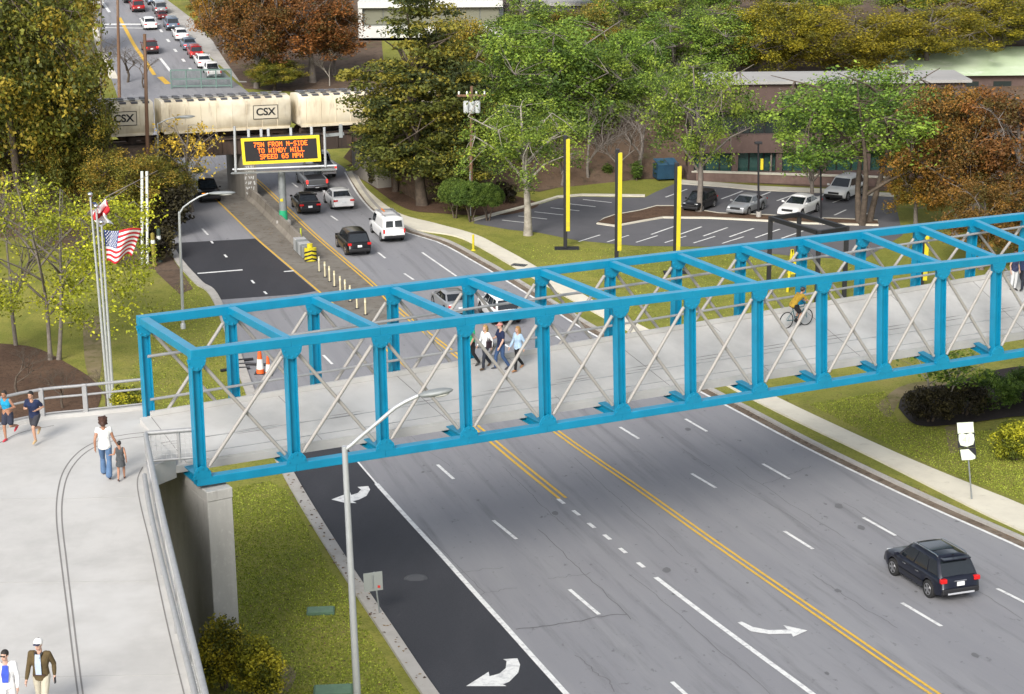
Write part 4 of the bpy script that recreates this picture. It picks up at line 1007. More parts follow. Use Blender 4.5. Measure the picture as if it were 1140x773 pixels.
        mb = MB(); mb.box((r0-.12, 0, H-.05), (.34, rw*1.75, .05)); mb.build('spoiler', pm, root, bevel=.02)
        mb = MB(); mb.tube([(-1.9, .0, 1.16), (-2.03, .35, 1.15)], .012, 6); mb.build('rear_wiper', M_trim, root)
        mb = MB(); mb.add([(r0, 0, H), (r0+.16, -.012, H), (r0+.16, .012, H), (r0-.02, 0, H+.10)], [(0, 2, 1), (0, 1, 3), (1, 2, 3), (2, 0, 3)]); mb.build('aerial', M_trim, root)
    if rack:
        mb = MB()
        for x in (-1.6, 0, .8): mb.tube([(x, -rw, H+.06), (x, rw, H+.06)], .03, 6)
        for y in (-1, 1): mb.tube([(-2.2, y*rw*.8, H+.10), (.9, y*rw*.8, H+.10)], .03, 6)
        mb.build('ladder_rack', M_rim, root)
        mb = MB(); mb.tube([(-.5, .3, H+.16), (.5, .3, H+.16)], .06, 8); mb.build('cargo_tube', mat('orange_plastic', (.7, .2, .03), .5), root)
    if style == 'pickup':
        mb = MB(); mb.box((-1.8, 0, 1.215), (1.85, 1.5, .02)); mb.build('bed_cover', M_trim, root)
        mb = MB(); mb.box((-L/2-.012, 0, .96), (.03, 1.5, .38)); mb.build('tailgate', pm, root, bevel=.02)
    return root
def place(o, px, py, hx, hy=None, sc=1.0):
    """ground contact centre at a pixel; facing a second pixel (or a yaw when hy is None)"""
    g = at(px, py)
    if hy is None: yaw = hx
    else:
        q = at(hx, hy); yaw = math.atan2(q.y-g.y, q.x-g.x)
    f = Vector((math.cos(yaw), math.sin(yaw))); d = .9*sc
    p = (h(g.x+f.x*d, g.y+f.y*d)-h(g.x-f.x*d, g.y-f.y*d))/(2*d)
    o.location = (g.x, g.y, g.z+.022); o.rotation_euler = (0, -math.atan(p), yaw); o.scale = (sc,)*3; return o
# foreground and northbound traffic
place(make_car('suv', 'navy', 'dark navy SUV with silver roof rails driving away in the near right lane', 'suv', detail=2), 1035, 650.5, 1035-33, 650.5-20.6, .93)
place(make_car('suv', 'black', 'black SUV with a round white plate sticker behind the yellow striped crash cushion', 'suv'), 393, 279, 380, 267, .95)
place(make_car('van', 'white', 'white cargo van with a roof rack beside the pavement', 'van', 'van', rack=True), 431, 263.5, 416, 250, .86)
place(make_car('sedan', 'white', 'white saloon car with red tail lamps near the underpass', 'saloon_car'), 377, 229, 367, 219, .98)
place(make_car('sedan', 'black', 'black saloon car beside the sign mast', 'saloon_car'), 340.5, 234, 332, 224, .98)
place(make_car('pickup', 'grey', 'grey pickup truck with lit red tail lamps going under the railway bridge', 'pickup_truck', 'pickup', lit=True), 347, 208, 339, 198.5, .95)
place(make_car('pickup', 'white', 'white pickup partly hidden ahead of the grey pickup under the railway bridge', 'pickup_truck', 'pickup', lit=True), 356, 193, 350, 186, 1.0)
place(make_car('suv', 'black', 'dark oncoming SUV with amber lamps coming out of the underpass', 'suv', lights_on=True), 230, 221, 240, 231, .95)
place(make_car('sedan', 'silver', 'silver car seen through the bridge roof beside the double yellow line', 'saloon_car'), 502, 345, 487, 332, .9)
place(make_car('suv', 'white', 'white off-roader with a red spare lamp seen above the group on the bridge', 'suv', lit=True), 556, 354, 540, 340, .95)
# car park
def lot(o, px, py, yaw, sc=1.0): place(o, px, py, px-23, py+9.5, sc)
lot(make_car('suv', 'black', 'black and silver fronted car parked under the thin tree on the island', group=None), 779, 233, 0, .82)
lot(make_car('sedan', 'silver', 'small silver car parked beside the lamp post with the yellow collar'), 831, 236, 0, .92)
lot(make_car('sedan', 'white', 'white saloon parked beside the slim dark trunked tree'), 890, 238.5, 0, 1.0)
lot(make_car('suv', 'white', 'white off-roader parked nearest the brown office'), 940, 220, 0, 1.0)
# traffic on the hill beyond the railway
gh_ = 'cars on the far street'
def hill(style, col, px, py, label, toward=False, sc=1.0, lit=False):
    q = (px-5.5, py-8) if not toward else (px+5, py+8)
    place(make_car(style, col, label, 'far_car', group=gh_, lit=lit), px, py, q[0], q[1], sc*.78)
hill('sedan', 'white', 166, 31, 'white car driving up the far street just past the crossing', sc=1.15)
hill('suv', 'maroon', 167, 58, 'dark red car on the far street beside the tall wooden pole', sc=1.1, lit=True)
hill('suv', 'red', 153, 12, 'pink red car on the far street above the crossing at the frame top', sc=1.1)
hill('suv', 'white', 107, 8, 'white car at the top left of the far street, coming down', True, 1.1)
hill('pickup', 'white', 236, 84, 'white car right behind the green fence, lowest of the two white ones', sc=.95)
hill('sedan', 'white', 226, 73, 'white car in the queue just behind the lowest white car', sc=1.1)
hill('suv', 'red', 217, 63, 'red car with bright brake lamps in the queue', sc=1.0, lit=True)
hill('sedan', 'blue', 210, 54, 'dark grey car in the queue in front of the bright red one', sc=1.1, lit=True)
hill('sedan', 'white', 201, 43, 'white and blue-grey car halfway up the queue', sc=1.1)
hill('suv', 'blue', 191, 32, 'blue-grey car in the upper half of the queue beside the crossing', sc=1.1)
hill('suv', 'silver', 178, 14, 'silver car near the head of the queue', sc=1.1)
hill('suv', 'blue', 170, 4, 'blue-grey car at the top of the queue cut by the frame', sc=1.1)
hill('sedan', 'maroon', 180, 20.5, 'small dark red car squeezed in the queue above the blue-grey car', sc=.85)
hill('sedan', 'black', 143, 2, 'dark car at the top edge of the far street', sc=1.0)
# ================================================================== railway bridge, train, embankment
M_wagon = layered('wagon_paint', (.72, .64, .48), [((.55, .47, .34), .5, .45, .7, 7, (1, 1, .25)), ((.24, .17, .11), 1.6, .58, .78, 9, (1, 1, .15)), ((.78, .72, .58), .3, .5, .7, 4, (1, 1, 1))], rough=.75)
M_rust = layered('rusty_girder', (.06, .045, .037), [((.11, .07, .05), .7, .45, .7, 8, (1, 1, .3)), ((.03, .026, .024), 2, .5, .7, 8, (1, 1, .3))], rough=.9, bump=.2)
M_blackp = mat('black_paint', (.012, .012, .013), .6)
M_abut = layered('abutment_concrete', (.26, .24, .21), [((.17, .155, .135), .6, .4, .7, 7, (1, 1, .25)), ((.09, .08, .07), 2, .58, .78, 8, (1, 1, .25))], rough=.9, bump=.2)
RY = 142.0
ra = atY(172, 146, RY); rb = atY(320, 138.5, RY+4.3)
RD = Vector((rb.x-ra.x, rb.y-ra.y, 0)).normalized(); RN = Vector((-RD.y, RD.x, 0)); RZ0 = ra.z; RSL = (rb.z-ra.z)/((rb-ra).to_2d().length)
RAILO = Vector((ra.x, ra.y, 0))
def rl(s, n=0, z=0): return RAILO+RD*s+RN*n+Z*(RZ0+RSL*s+z)
WL_ = (rb-ra).to_2d().length
def at_s(px, py):
    """distance along the track for a pixel on the wagons' near side"""
    d = ray(px, py); n = (RAILO-CAM).dot(RN)/d.dot(RN); return ((CAM+d*n)-RAILO).dot(RD)
# text helper: curve text turned into a mesh, kept as a part
def text_part(name, s, size, mtl, parent, M, ext=.01, bold=0.0, sx=1.0):
    cu = bpy.data.curves.new('t', 'FONT'); cu.body = s; cu.size = size; cu.extrude = ext; cu.align_x = 'CENTER'; cu.align_y = 'CENTER'; cu.offset = bold; cu.space_line = 1.0
    o = bpy.data.objects.new('t', cu); COL.objects.link(o); bpy.context.view_layer.update()
    me = bpy.data.meshes.new_from_object(o.evaluated_get(bpy.context.evaluated_depsgraph_get())); bpy.data.objects.remove(o)
    me.transform(M @ Matrix.Diagonal((sx, 1, 1, 1))); me.materials.clear(); me.materials.append(mtl)
    q = bpy.data.objects.new(name, me); COL.objects.link(q); q.parent = parent; return q
RM = Matrix((RD, RN, Z)).transposed().to_4x4()
def wagon(s0, s1, label, logo=None, sq=.0):
    Lw = s1-s0; c = (s0+s1)/2; root = empty('hopper_wagon', rl(c), 0, label, 'wagon', 'hopper wagons of the freight train')
    pitch = math.atan(RSL); root.rotation_euler = (Matrix((RD, RN, Z)).transposed() @ Matrix.Rotation(-pitch, 3, 'Y')).to_euler()
    hl = Lw/2; Hs, Wd = 2.38, 2.6
    # curved-side body: rounded section lofted along the wagon, tapered hopper ends
    sec = [(-1.1, -.05), (-1.27, .05), (-1.31, .9), (-1.31, 1.85), (-1.26, 2.22), (-1.08, 2.42), (0, 2.52), (1.08, 2.42), (1.26, 2.22), (1.31, 1.85), (1.31, .9), (1.27, .05), (1.1, -.05)]
    m = MB(); st = [(-hl, .0), (-hl+.12, 1), (hl-.12, 1), (hl, .0)]; n = len(sec); V = []
    for x, q in st:
        for y, z in sec: V.append((x, y*(.93+.07*q), z if z > 1.2 or q else z+.15))
    F = [(i*n+j, (i+1)*n+j, (i+1)*n+(j+1) % n, i*n+(j+1) % n) for i in range(3) for j in range(n)]
    m.add(V, F, True); m.add(V[:n], [tuple(range(n))]); m.add(V[-n:], [tuple(reversed(range(n)))])
    for k in range(int(Lw/1.25)):
        x = -hl+.6+k*1.25
        for y in (-1, 1): m.tube([(x, y*1.28, .1), (x, y*1.318, .9), (x, y*1.318, 1.85), (x, y*1.26, 2.2)], .03, 4, cap=False)
    m.build('tank', M_wagon, root)
    for y in (-1, 1):
        m = MB(); m.box((0, y*1.29, .0), (Lw-.3, .12, .2)); m.build('sill', M_wagon, root)
    for y in (-1, 1):
        m = MB(); m.box((0, y*.55, 2.60), (Lw-.5, .10, .05))
        m.build('roof_walkway', M_rim, root)
    m = MB()
    for k in range(int(Lw/.9)): m.box((-hl+.55+k*.9, 0, 2.58), (.42, .85, .20)); m.box((-hl+.55+k*.9, -1.02, 2.44), (.5, .30, .14))
    m.build('roof_hatch', mat('hatch_grey', (.10, .10, .11), .7), root)
    for k in (-1, 0, 1):
        m = MB(); x = k*Lw*.27; a = [(x-Lw*.12, -1.0, .12), (x+Lw*.12, -1.0, .12), (x+Lw*.12, 1.0, .12), (x-Lw*.12, 1.0, .12)]; b = [(x-.4, -.4, -.55), (x+.4, -.4, -.55), (x+.4, .4, -.55), (x-.4, .4, -.55)]
        m.add(a+b, [(0, 1, 5, 4), (1, 2, 6, 5), (2, 3, 7, 6), (3, 0, 4, 7), (4, 5, 6, 7)]); m.build('hopper_chute', M_rust, root)
    for k in (-1, 1):
        bg = MB(); x = k*(hl-1.1)
        bg.box((x, .85, -.40), (1.7, .12, .22)); bg.box((x, -.85, -.40), (1.7, .12, .22)); bg.box((x, 0, -.35), (.3, 1.8, .2)); b_ = bg.build('bogie', M_rust, root)
        for q in (-1, 1):
            wm = MB()
            for y in (-1, 1): wm.lathe([(.33, -.06), (.36, -.05), (.36, .05), (.30, .06)], 16, c=(x+q*.6, y*.72, -.50), axis=(0, 1, 0))
            wm.tube([(x+q*.6, -.72, -.5), (x+q*.6, .72, -.5)], .06, 8); wm.build('wheelset', M_rust, b_)
    for x in (-hl+.05, hl-.05):
        m = MB()
        for y in (-.9, -.5): m.tube([(x, y, .2), (x, y, 2.3)], .025, 5)
        for q in range(7): m.tube([(x, -.9, .4+q*.3), (x, -.5, .4+q*.3)], .018, 4)
        m.build('end_ladder', M_wagon, root)
    if logo is not None:
        for dx in (logo,):
            m = MB(); m.box((dx, -1.332, 1.28), (2.05, .02, 1.05)); m.build('logo_panel', mat('logo_cream', (.62, .56, .44), .7), root)
            m = MB()
            for (cx_, cz_, sx_, sz_) in ((0, .53, 2.05, .05), (0, -.53, 2.05, .05), (-1.0, 0, .05, 1.05), (1.0, 0, .05, 1.05)): m.box((dx+cx_, -1.345, 1.28+cz_), (sx_, .012, sz_))
            m.build('logo_border', M_blackp, root)
            text_part('logo_lettering', 'CSX', .80, M_blackp, root, Matrix.Translation((dx, -1.350, 1.28)) @ Matrix.Rotation(R(90), 4, 'X'), .008, .022, 1.05)
    rt_ = rl(c); return root
s_gap1 = at_s(172, 140); s_gap2 = at_s(323, 130)
wagon(s_gap2+.35, s_gap2+12.2, 'cream hopper wagon at the right end of the train running behind the tall conifer')
wagon(s_gap1+.3, s_gap2-.3, 'cream hopper wagon with a black bordered logo above the message sign', at_s(290, 118)-(s_gap1+s_gap2)/2)
wagon(s_gap1-9.5, s_gap1-.3, 'weathered hopper wagon with a logo at the left end of the train', at_s(133, 126)-(2*s_gap1-9.8)/2)
# bridge over the road: two plate girders on abutments and a centre pier
rbr = empty('railway_bridge', rl(s_gap1), 0, 'dark plate girder railway bridge carrying the train over the highway', 'railway bridge')
def RBm(): return LB(rbr)
sL, sR = at_s(196, 185), at_s(398, 185)
for n in (-1.9, 1.9):
    m = RBm(); a, b = rl(sL-1.5, n, -.62), rl(sR+1.5, n, -.62)
    m.beam(a-Z*.62, b-Z*.62, .12, 1.2)
    for dz in (-.03, -1.22): m.beam(a+Z*dz, b+Z*dz, .42, .05)
    k = 0; Lg = (b-a).length
    while k*1.2 < Lg:
        c = a.lerp(b, k*1.2/Lg); m.box(c-Z*.62, (.06, .34, 1.1)); k += 1
    m.build('girder', M_rust)
m = RBm(); m.beam(rl(sL-1.5, 0, -.80), rl(sR+1.5, 0, -.80), 3.7, .12); m.build('bridge_floor', M_rust)
for n in (-.72, .72):
    m = RBm(); m.beam(rl(sL-30, n, -.70+.0), rl(sR+40, n, -.70), .07, .14); m.build('rail', M_rust)
for s0, dr in ((sL-1.2, -1), (sR+1.2, 1)):
    m = RBm(); c = rl(s0, 0, 0); g = h(c.x, c.y)-.5; zt = c.z-1.9
    m.beam(Vector((*(rl(s0, -3.2).to_2d()), (g+zt)/2)), Vector((*(rl(s0, 3.2).to_2d()), (g+zt)/2)), 1.2, zt-g); m.build('abutment', M_abut, bevel=.03)
gp = at(283, 224); sp = (gp-RAILO).dot(RD)
pr = LB(rbr)
c = rl(sp, 0, 0); g = h(c.x, c.y)-.3; zt = c.z-1.9
pr.beam(Vector((*(rl(sp, -2.7).to_2d()), (g+zt)/2)), Vector((*(rl(sp, 2.7).to_2d()), (g+zt)/2)), 1.0, zt-g); 
# painted scrawl on the pier nose (loose white blocks and strokes)
m = pr; m.cur = 1; e = rl(sp, -2.7-.015); r_ = random.Random(4)
for k in range(7):
    z0 = c.z-2.3-k*.42
    for q in range(4):
        x = -.36+q*.2+r_.uniform(-.03, .03)
        m.beam(Vector((e.x, e.y, z0))+RD*x-RN*.01, Vector((e.x, e.y, z0-r_.uniform(.15, .3)))+RD*(x+r_.uniform(-.12, .12))-RN*.01, .012, r_.uniform(.06, .13), up=RD)
m.build('centre_pier', [M_abut, mat('graffiti_white', (.6, .6, .58), .8)])
# embankment either side
def bank(s0, s1, label):
    m = MB(); P = []
    for k in range(9):
        s = s0+(s1-s0)*k/8; c = rl(s, 0, -.95)
        q = []
        for n, zz in ((-9.5, None), (-2.4, 0), (2.4, 0), (9.5, None)):
            p = rl(s, n, -.95); z_ = h(p.x, p.y)-.15 if zz is None else c.z; q.append((p.x, p.y, z_))
        P.append(q)
    V = [p for q in P for p in q]; F = [(i*4+j, i*4+j+1, (i+1)*4+j+1, (i+1)*4+j) for i in range(8) for j in range(3)]
    m.add(V, F); m.add(P[0]+[(P[0][0][0], P[0][0][1], P[0][0][2])], [(0, 1, 2, 3)]); m.add(P[-1], [(3, 2, 1, 0)])
    o = m.build('railway_embankment', M_litter); o['kind'] = 'structure'
bank(sL-1.8, sL-70, ''); bank(sR+1.8, sR+60, '')
# green chain-link fence panels above the train at the end of the far street
gf = empty('road_fence', at(224, 97), 0, 'grey-green metal fence panel across the far street just above the train', 'fence')
fa, fb = at(191, 99), at(258, 98); hz_ = 1.9
Mf = mat('fence_green', (.12, .19, .17), .6)
for t in (0, .25, .5, .75, 1):
    m = LB(gf); p = fa.lerp(fb, t); m.box(p+Z*hz_/2, (.12, .12, hz_)); m.build('fence_post', Mf)
for z in (.25, hz_*.5, hz_-.06):
    m = LB(gf); m.beam(fa+Z*z, fb+Z*z, .06, .14); m.build('fence_rail', Mf)
m = LB(gf)
for k in range(46): p = fa.lerp(fb, k/45); m.tube([p+Z*.1, p+Z*hz_], .018, 4, cap=False)
m.build('fence_mesh', Mf)
# ================================================================== road furniture
M_galv = mat('galvanised_steel', (.50, .52, .53), .45, metal=.35, noise=.12, nscale=3)
M_galvd = mat('weathered_steel', (.27, .29, .29), .55, metal=.3, noise=.2, nscale=3)
M_wood = layered('pole_wood', (.20, .115, .07), [((.13, .075, .05), 2, .4, .7, 7, (1, 1, .15)), ((.27, .19, .14), 1, .55, .75, 7, (1, 1, .1))], rough=.9)
M_ylw = mat('pylon_yellow', (.62, .52, .02), .5, noise=.15, nscale=3)
M_blk = mat('matt_black', (.012, .012, .016), .55)
M_signw = mat('sign_white', (.72, .74, .70), .45)
M_signback = mat('sign_back_metal', (.27, .29, .28), .55, metal=.2)
# ---- variable message sign on a single mast
mb0 = at(316, 252); mast_x = mb0
vms = empty('message_sign', mb0, 0, 'black electronic message sign with yellow frame and orange lettering on a mast in the median', 'sign')
VY = mb0.y
def vp(px, py, dy=0): 
    p = atY(px, py, VY+dy); return p
def VB(): return LB(vms)
top = vp(313, 190)
m = VB(); m.lathe([(.30, 0), (.30, .02)], 14, c=mb0); m.tube([mb0, Vector((mb0.x, mb0.y, top.z))], [.30, .26], 14); m.build('mast', M_galvd)
m = VB(); m.lathe([(.55, -.2), (.55, .42), (.42, .5)], 16, c=mb0); m.build('mast_base', M_conc)
m = VB(); g1 = vp(316, 234); g2 = vp(317, 250); m.lathe([(.31, 0), (.31, g1.z-g2.z)], 14, c=Vector((mb0.x, mb0.y, g2.z))); m.build('green_collar', mat('collar_green', (.02, .35, .16), .5))
m = VB(); m.box(vp(315.5, 222)-Vector((.1, .30, 0)), (.22, .06, .2)); m.build('mast_plate', M_ylw)
c1, c2 = vp(259, 191, -.2), vp(375, 186.5, -.2)
for dz in (0, .28):
    m = VB(); m.tube([c1+Z*(dz-.14), c2+Z*(dz-.14)], .08, 8); m.build('catwalk_beam', M_galv)
m = VB(); m.beam(c1-Vector((0, .7, 0)), c2-Vector((0, .7, 0)), .5, .05); m.build('catwalk', M_galvd)
q1, q2, q3, q4 = vp(269, 191.5), vp(357, 186), vp(355.5, 150), vp(268.5, 154)   # bottom-left, bottom-right, top-right, top-left (outer frame)
q1, q2, q3, q4 = vp(270.5, 183.5), vp(357.5, 179.5), vp(355.5, 150), vp(268.5, 154.5)
u = (q2-q1); upv = ((q4-q1)+(q3-q2))/2; ctr = (q1+q2+q3+q4)/4; uu = u.normalized(); Wv = u.length; Hv = upv.length
vv = (upv-uu*upv.dot(uu)).normalized(); nn = uu.cross(vv)
if nn.y > 0: nn = -nn
M_sb = mat('sign_cabinet', (.02, .02, .022), .6); M_sf = mat('sign_frame_yellow', (.80, .62, .02), .5)
SM = Matrix((uu, vv, uu.cross(vv))).transposed()
def sbox(mb, x, y, z, sx, sy, sz): mb.box(ctr+uu*x+vv*y+nn*z, (sx, sy, sz), SM)
m = VB(); sbox(m, 0, 0, -.35, Wv, Hv, .8); m.build('cabinet', M_sb, bevel=.03)
m = VB(); t = .22
sbox(m, 0, Hv/2-t/2, .07, Wv, t, .06); sbox(m, 0, -Hv/2+t/2, .07, Wv, t, .06); sbox(m, -Wv/2+t/2, 0, .07, t, Hv-2*t, .06); sbox(m, Wv/2-t/2, 0, .07, t, Hv-2*t, .06)
m.build('frame', M_sf)
m = VB(); sbox(m, 0, 0, .055, Wv-2*t, Hv-2*t, .02); m.build('display', mat('display_black', (.022, .02, .022), .35))
FONT = {'A': '01110 10001 10001 11111 10001 10001 10001', 'D': '11110 10001 10001 10001 10001 10001 11110', 'E': '11111 10000 10000 11110 10000 10000 11111', 'F': '11111 10000 10000 11110 10000 10000 10000', 'H': '10001 10001 10001 11111 10001 10001 10001', 'I': '01110 00100 00100 00100 00100 00100 01110',
 'L': '10000 10000 10000 10000 10000 10000 11111', 'M': '10001 11011 10101 10101 10001 10001 10001', 'N': '10001 11001 10101 10101 10011 10001 10001', 'O': '01110 10001 10001 10001 10001 10001 01110', 'P': '11110 10001 10001 11110 10000 10000 10000', 'R': '11110 10001 10001 11110 10100 10010 10001',
 'S': '01111 10000 10000 01110 00001 00001 11110', 'T': '11111 00100 00100 00100 00100 00100 00100', 'W': '10001 10001 10001 10101 10101 11011 10001', 'Y': '10001 10001 01010 00100 00100 00100 00100', 'C': '01110 10001 10000 10000 10000 10001 01110',
 '7': '11111 00001 00010 00100 01000 01000 01000', '5': '11111 10000 11110 00001 00001 10001 01110', '6': '01110 10000 10000 11110 10001 10001 01110', '4': '00010 00110 01010 10010 11111 00010 00010', '-': '00000 00000 00000 11111 00000 00000 00000', ' ': '00000 '*7}
M_led = mat('led_orange', (.9, .16, .01), .5, emit=(1, .14, .008), estr=1.5)
rows = ['75N FROM N-SIDE', 'TO WINDY HILL', 'SPEED 65 MPH']; px_ = (Wv-2*t)*.75/(15*6); py_ = (Hv-2*t)*.86/26
for ri, tx in enumerate(rows):
    m = VB(); w_ = len(tx)*6-1
    for ci, ch in enumerate(tx):
        for yy, bits in enumerate(FONT[ch].split()):
            for xx, b in enumerate(bits):
                if b == '1': sbox(m, (ci*6+xx-w_/2+.5)*px_, (13-ri*9-yy-.9)*py_, .072, px_*1.02, py_*1.02, .014)
    m.build('message_row', M_led)
for px, ya, yb in ((261, 141, 193), (361, 142, 186)):
    m = VB(); m.tube([vp(px, ya, -.3), vp(px+1.5, yb, -.3)], .10, 8); m.build('side_post', M_galv)
for px in (277, 291, 299, 324, 347):
    m = VB(); p = vp(px, 152.5-.04*(px-270)); m.box(p+Z*.25, (.18, .25, .55)); m.build('top_bracket', M_galv)
m = VB(); m.beam(vp(363, 151, .4), vp(383, 149, .4), .08, .22); m.box(vp(379.5, 146, .35), (.26, .2, .95)); m.build('side_arm', M_galvd)
# ---- median wall, crash cushion, marker, delineators
M_jersey = layered('barrier_concrete', (.25, .225, .19), [((.17, .15, .125), .8, .4, .7, 7, (1, 1, .3)), ((.09, .075, .06), 2, .56, .75, 8, (1, 1, .3))], rough=.9)
JW = resample([at(*p) for p in ((271, 216), (288, 229), (305, 246), (322, 263), (334, 275))], 14)
bw_ = empty('median_barrier', JW[7], 0, 'weathered concrete barrier wall along the median below the message sign', 'barrier')
prof = [(-.38, 0), (-.34, .12), (-.16, .36), (-.10, .92), (.10, .92), (.16, .36), (.34, .12), (.38, 0)]
m = LB(bw_); V = []
for i, p in enumerate(JW):
    d = (JW[min(i+1, 14)]-JW[max(i-1, 0)]).normalized(); n = Vector((d.y, -d.x, 0)).normalized()
    for o_, z in prof: V.append(p+n*o_+Z*(z-.02))
k = len(prof); m.add(V, [(i*k+j, i*k+j+1, (i+1)*k+j+1, (i+1)*k+j) for i in range(14) for j in range(k-1)]); m.add(V[:k], [tuple(range(k))]); m.add(V[-k:], [tuple(reversed(range(k)))])
m.build('wall', M_jersey)
cc_ = empty('crash_cushion', at(343, 291), 0, 'grey crash cushion with yellow and black striped nose at the end of the median barrier', 'crash cushion')
e0, e1 = at(333, 278), at(346, 291); dv = (e1-e0).normalized(); sdv = Vector((-dv.y, dv.x, 0)).normalized()
for k in range(4):
    m = LB(cc_); a = e0.lerp(e1, k*.2); b = e0.lerp(e1, k*.2+.185); m.beam(a+Z*.48, b+Z*.48, .8, .85); m.build('bay', M_galvd if k % 2 else M_galv, bevel=.04)
m = LB(cc_); pn = e1; NM = Matrix((dv, sdv, Z)).transposed()
arc = []
for k in range(9):
    a = R(-90+k*22.5); arc.append((math.cos(a)*.36, math.sin(a)*.42))
m.prism([pn+dv*x+sdv*y+Z*.06 for x, y in arc], Z*.9); m.cur = 1
for q in range(3):
    for i in range(8):
        x0, y0 = arc[i]; x1, y1 = arc[i+1]; f = 1.02; z0 = .20+q*.27-abs(i-4)*.05; z1 = .20+q*.27-abs(i+1-4)*.05
        m.add([pn+dv*x0*f+sdv*y0*f+Z*z0, pn+dv*x1*f+sdv*y1*f+Z*z1, pn+dv*x1*f+sdv*y1*f+Z*(z1+.11), pn+dv*x0*f+sdv*y0*f+Z*(z0+.11)], [(0, 1, 2, 3)])
m.build('nose', [M_ylw, M_blk])
m = LB(cc_); m.tube([e1-dv*.1+Z*.95, e1-dv*.1+Z*1.2], .2, 10); m.build('top_marker', M_ylw)
dl = empty('delineator_post', at(335.5, 272), 0, 'yellow-green flexible marker behind the crash cushion', 'marker post')
m = MB(); m.tube([(0, 0, 0), (0, 0, 1.15)], .06, 8); m.lathe([(.16, 0), (.16, .04), (.08, .08)], 12); m.build('post', mat('marker_lime', (.45, .50, .03), .5), dl)
gdl = 'pale delineator posts along the median'
m = MB(); m.tube([(0, 0, 0.03), (0, 0, .55), (0, 0, 1.05)], [.055, .055, .06], 8); pm_ = m.build('post', mat('delineator_cream', (.62, .56, .36), .55)).data
m = MB(); m.lathe([(.14, 0), (.14, .03), (.06, .06)], 12); bm_ = m.build('base', M_blk).data
m = MB(); m.tube([(0, 0, .78), (0, 0, .92)], .064, 8); rm_ = m.build('reflector', mat('reflector_pale', (.8, .76, .55), .3)).data
for o in [o for o in bpy.data.objects if o.name.split('.')[0] in ('post', 'base', 'reflector') and o.parent is None]: bpy.data.objects.remove(o)
for i, (x, y) in enumerate(((355.5, 303), (362, 309), (367, 314), (372.5, 319.5), (379, 325.5), (384.5, 329.5), (390, 336), (397.5, 344), (407, 351))):
    o = empty('delineator_post', at(x, y), 0, 'pale delineator post in the row behind the crash cushion', 'marker post', gdl)
    for nm, me in (('post', pm_), ('base', bm_), ('reflector', rm_)): link_mesh(nm, me, o)
# ---- street lamps
def lamp(bx, by, topx, topy, pts, head, label, Y=None, z0=None, col=None, rad=.11, hl=.95):
    g = at(bx, by) if Y is None else atY(bx, by, Y)
    if Y is not None: g = Vector((g.x, g.y, h(g.x, g.y)))
    o = empty('street_lamp', g, 0, label, 'street lamp'); T = atY(topx, topy, g.y)
    m = LB(o); m.tube([g, Vector((g.x*.5+T.x*.5, g.y, (g.z+T.z)/2)), T], [rad, rad*.85, rad*.7], 12); m.lathe([(rad*1.6, 0), (rad*1.6, .25), (rad, .35)], 12, c=g); m.build('pole', col or M_galv)
    A = [atY(x, y, g.y) for x, y in pts]; m = LB(o); m.tube([T-Z*.12]+A, rad*.5, 8); m.build('arm', col or M_galv)
    hd = A[-1]; d = (atY(*head, g.y)-hd); dn = d.normalized(); L_ = d.length
    m = LB(o); sd_ = Vector((0, 1, 0)); upn = dn.cross(sd_); upn = upn if upn.z > 0 else -upn
    M_ = Matrix((dn, sd_, upn)).transposed(); m.ball(hd+dn*L_*.5, 1, 14, 8, (L_*.52, .19, .11), M_); hdo = m.build('lamp_head', M_galvd)
    m = LB(o); m.ball(hd+dn*L_*.62-upn*.07, 1, 12, 6, (L_*.28, .15, .08), M_); m.build('lens', mat('lamp_lens', (.55, .55, .52), .2), parent=hdo); return o
lamp(399, 800, 383.5, 497, ((392, 495), (402, 486), (420, 471), (440, 454), (452, 447), (466, 440.5)), (504, 434), 'tall grey street lamp with a curved arm in front of the bridge', rad=.12)
lamp(204, 366, 199.5, 236, ((204, 231), (212, 225), (222, 219), (232, 215.5)), (262, 214.5), 'grey street lamp beside the left road edge with its head over the road', rad=.10)
lamp(176, 236, 175.5, 137, ((180, 136), (186, 133), (194, 131)), (217, 129.5), 'street lamp in front of the train beside the yellow leaved tree', rad=.09)
# ---- utility poles
def upole(bx, by, tx, ty, label, r=.16, mt=None, Y=None, group=None, white=None):
    g = at(bx, by); T = atY(tx, ty, g.y); o = empty('utility_pole', g, 0, label, 'utility pole', group)
    m = LB(o); m.tube([g-Z*.3, T], [r, r*.7], 10); m.build('shaft', mt or M_wood); return o, g, T
o, g, T = upole(524, 240, 525, 96, 'wooden utility pole with crossarm and transformers between the conifer and the green tree', .15)
m = LB(o); m.box(T-Z*.7, (2.2, .12, .16)); m.build('crossarm', M_wood)
for dx in (-.95, -.35, .35, .95):
    m = LB(o); m.lathe([(.05, 0), (.09, .06), (.05, .1), (.09, .16), (.04, .24)], 8, c=T+Vector((dx, 0, -.62))); m.build('insulator', M_signw)
for dx, dy in ((-.42, -.25), (.42, -.25), (0, -.42)):
    m = LB(o); m.lathe([(.2, -1.0), (.22, -.9), (.22, -.2), (.18, -.12)], 12, c=T+Vector((dx, dy, -.95))); m.build('transformer', mat('transformer_grey', (.45, .47, .47), .5))
m = LB(o); p0 = atY(523.5, 190, g.y); m.tube([Vector((g.x, g.y-.18, h(g.x, g.y))), Vector((g.x, g.y-.18, p0.z))], .05, 6); m.build('conduit', M_galv)
upole(503.5, 216, 505, 118, 'thin grey pole in front of the tall conifer', .07, M_galvd)
upole(166, 240, 161, 38, 'tall pole with a pale wrap crossing the train at its left gap', .17, M_wood)
upole(133, 122, 130.5, -25, 'reddish brown wooden pole beside the far street above the train', .17, M_wood)
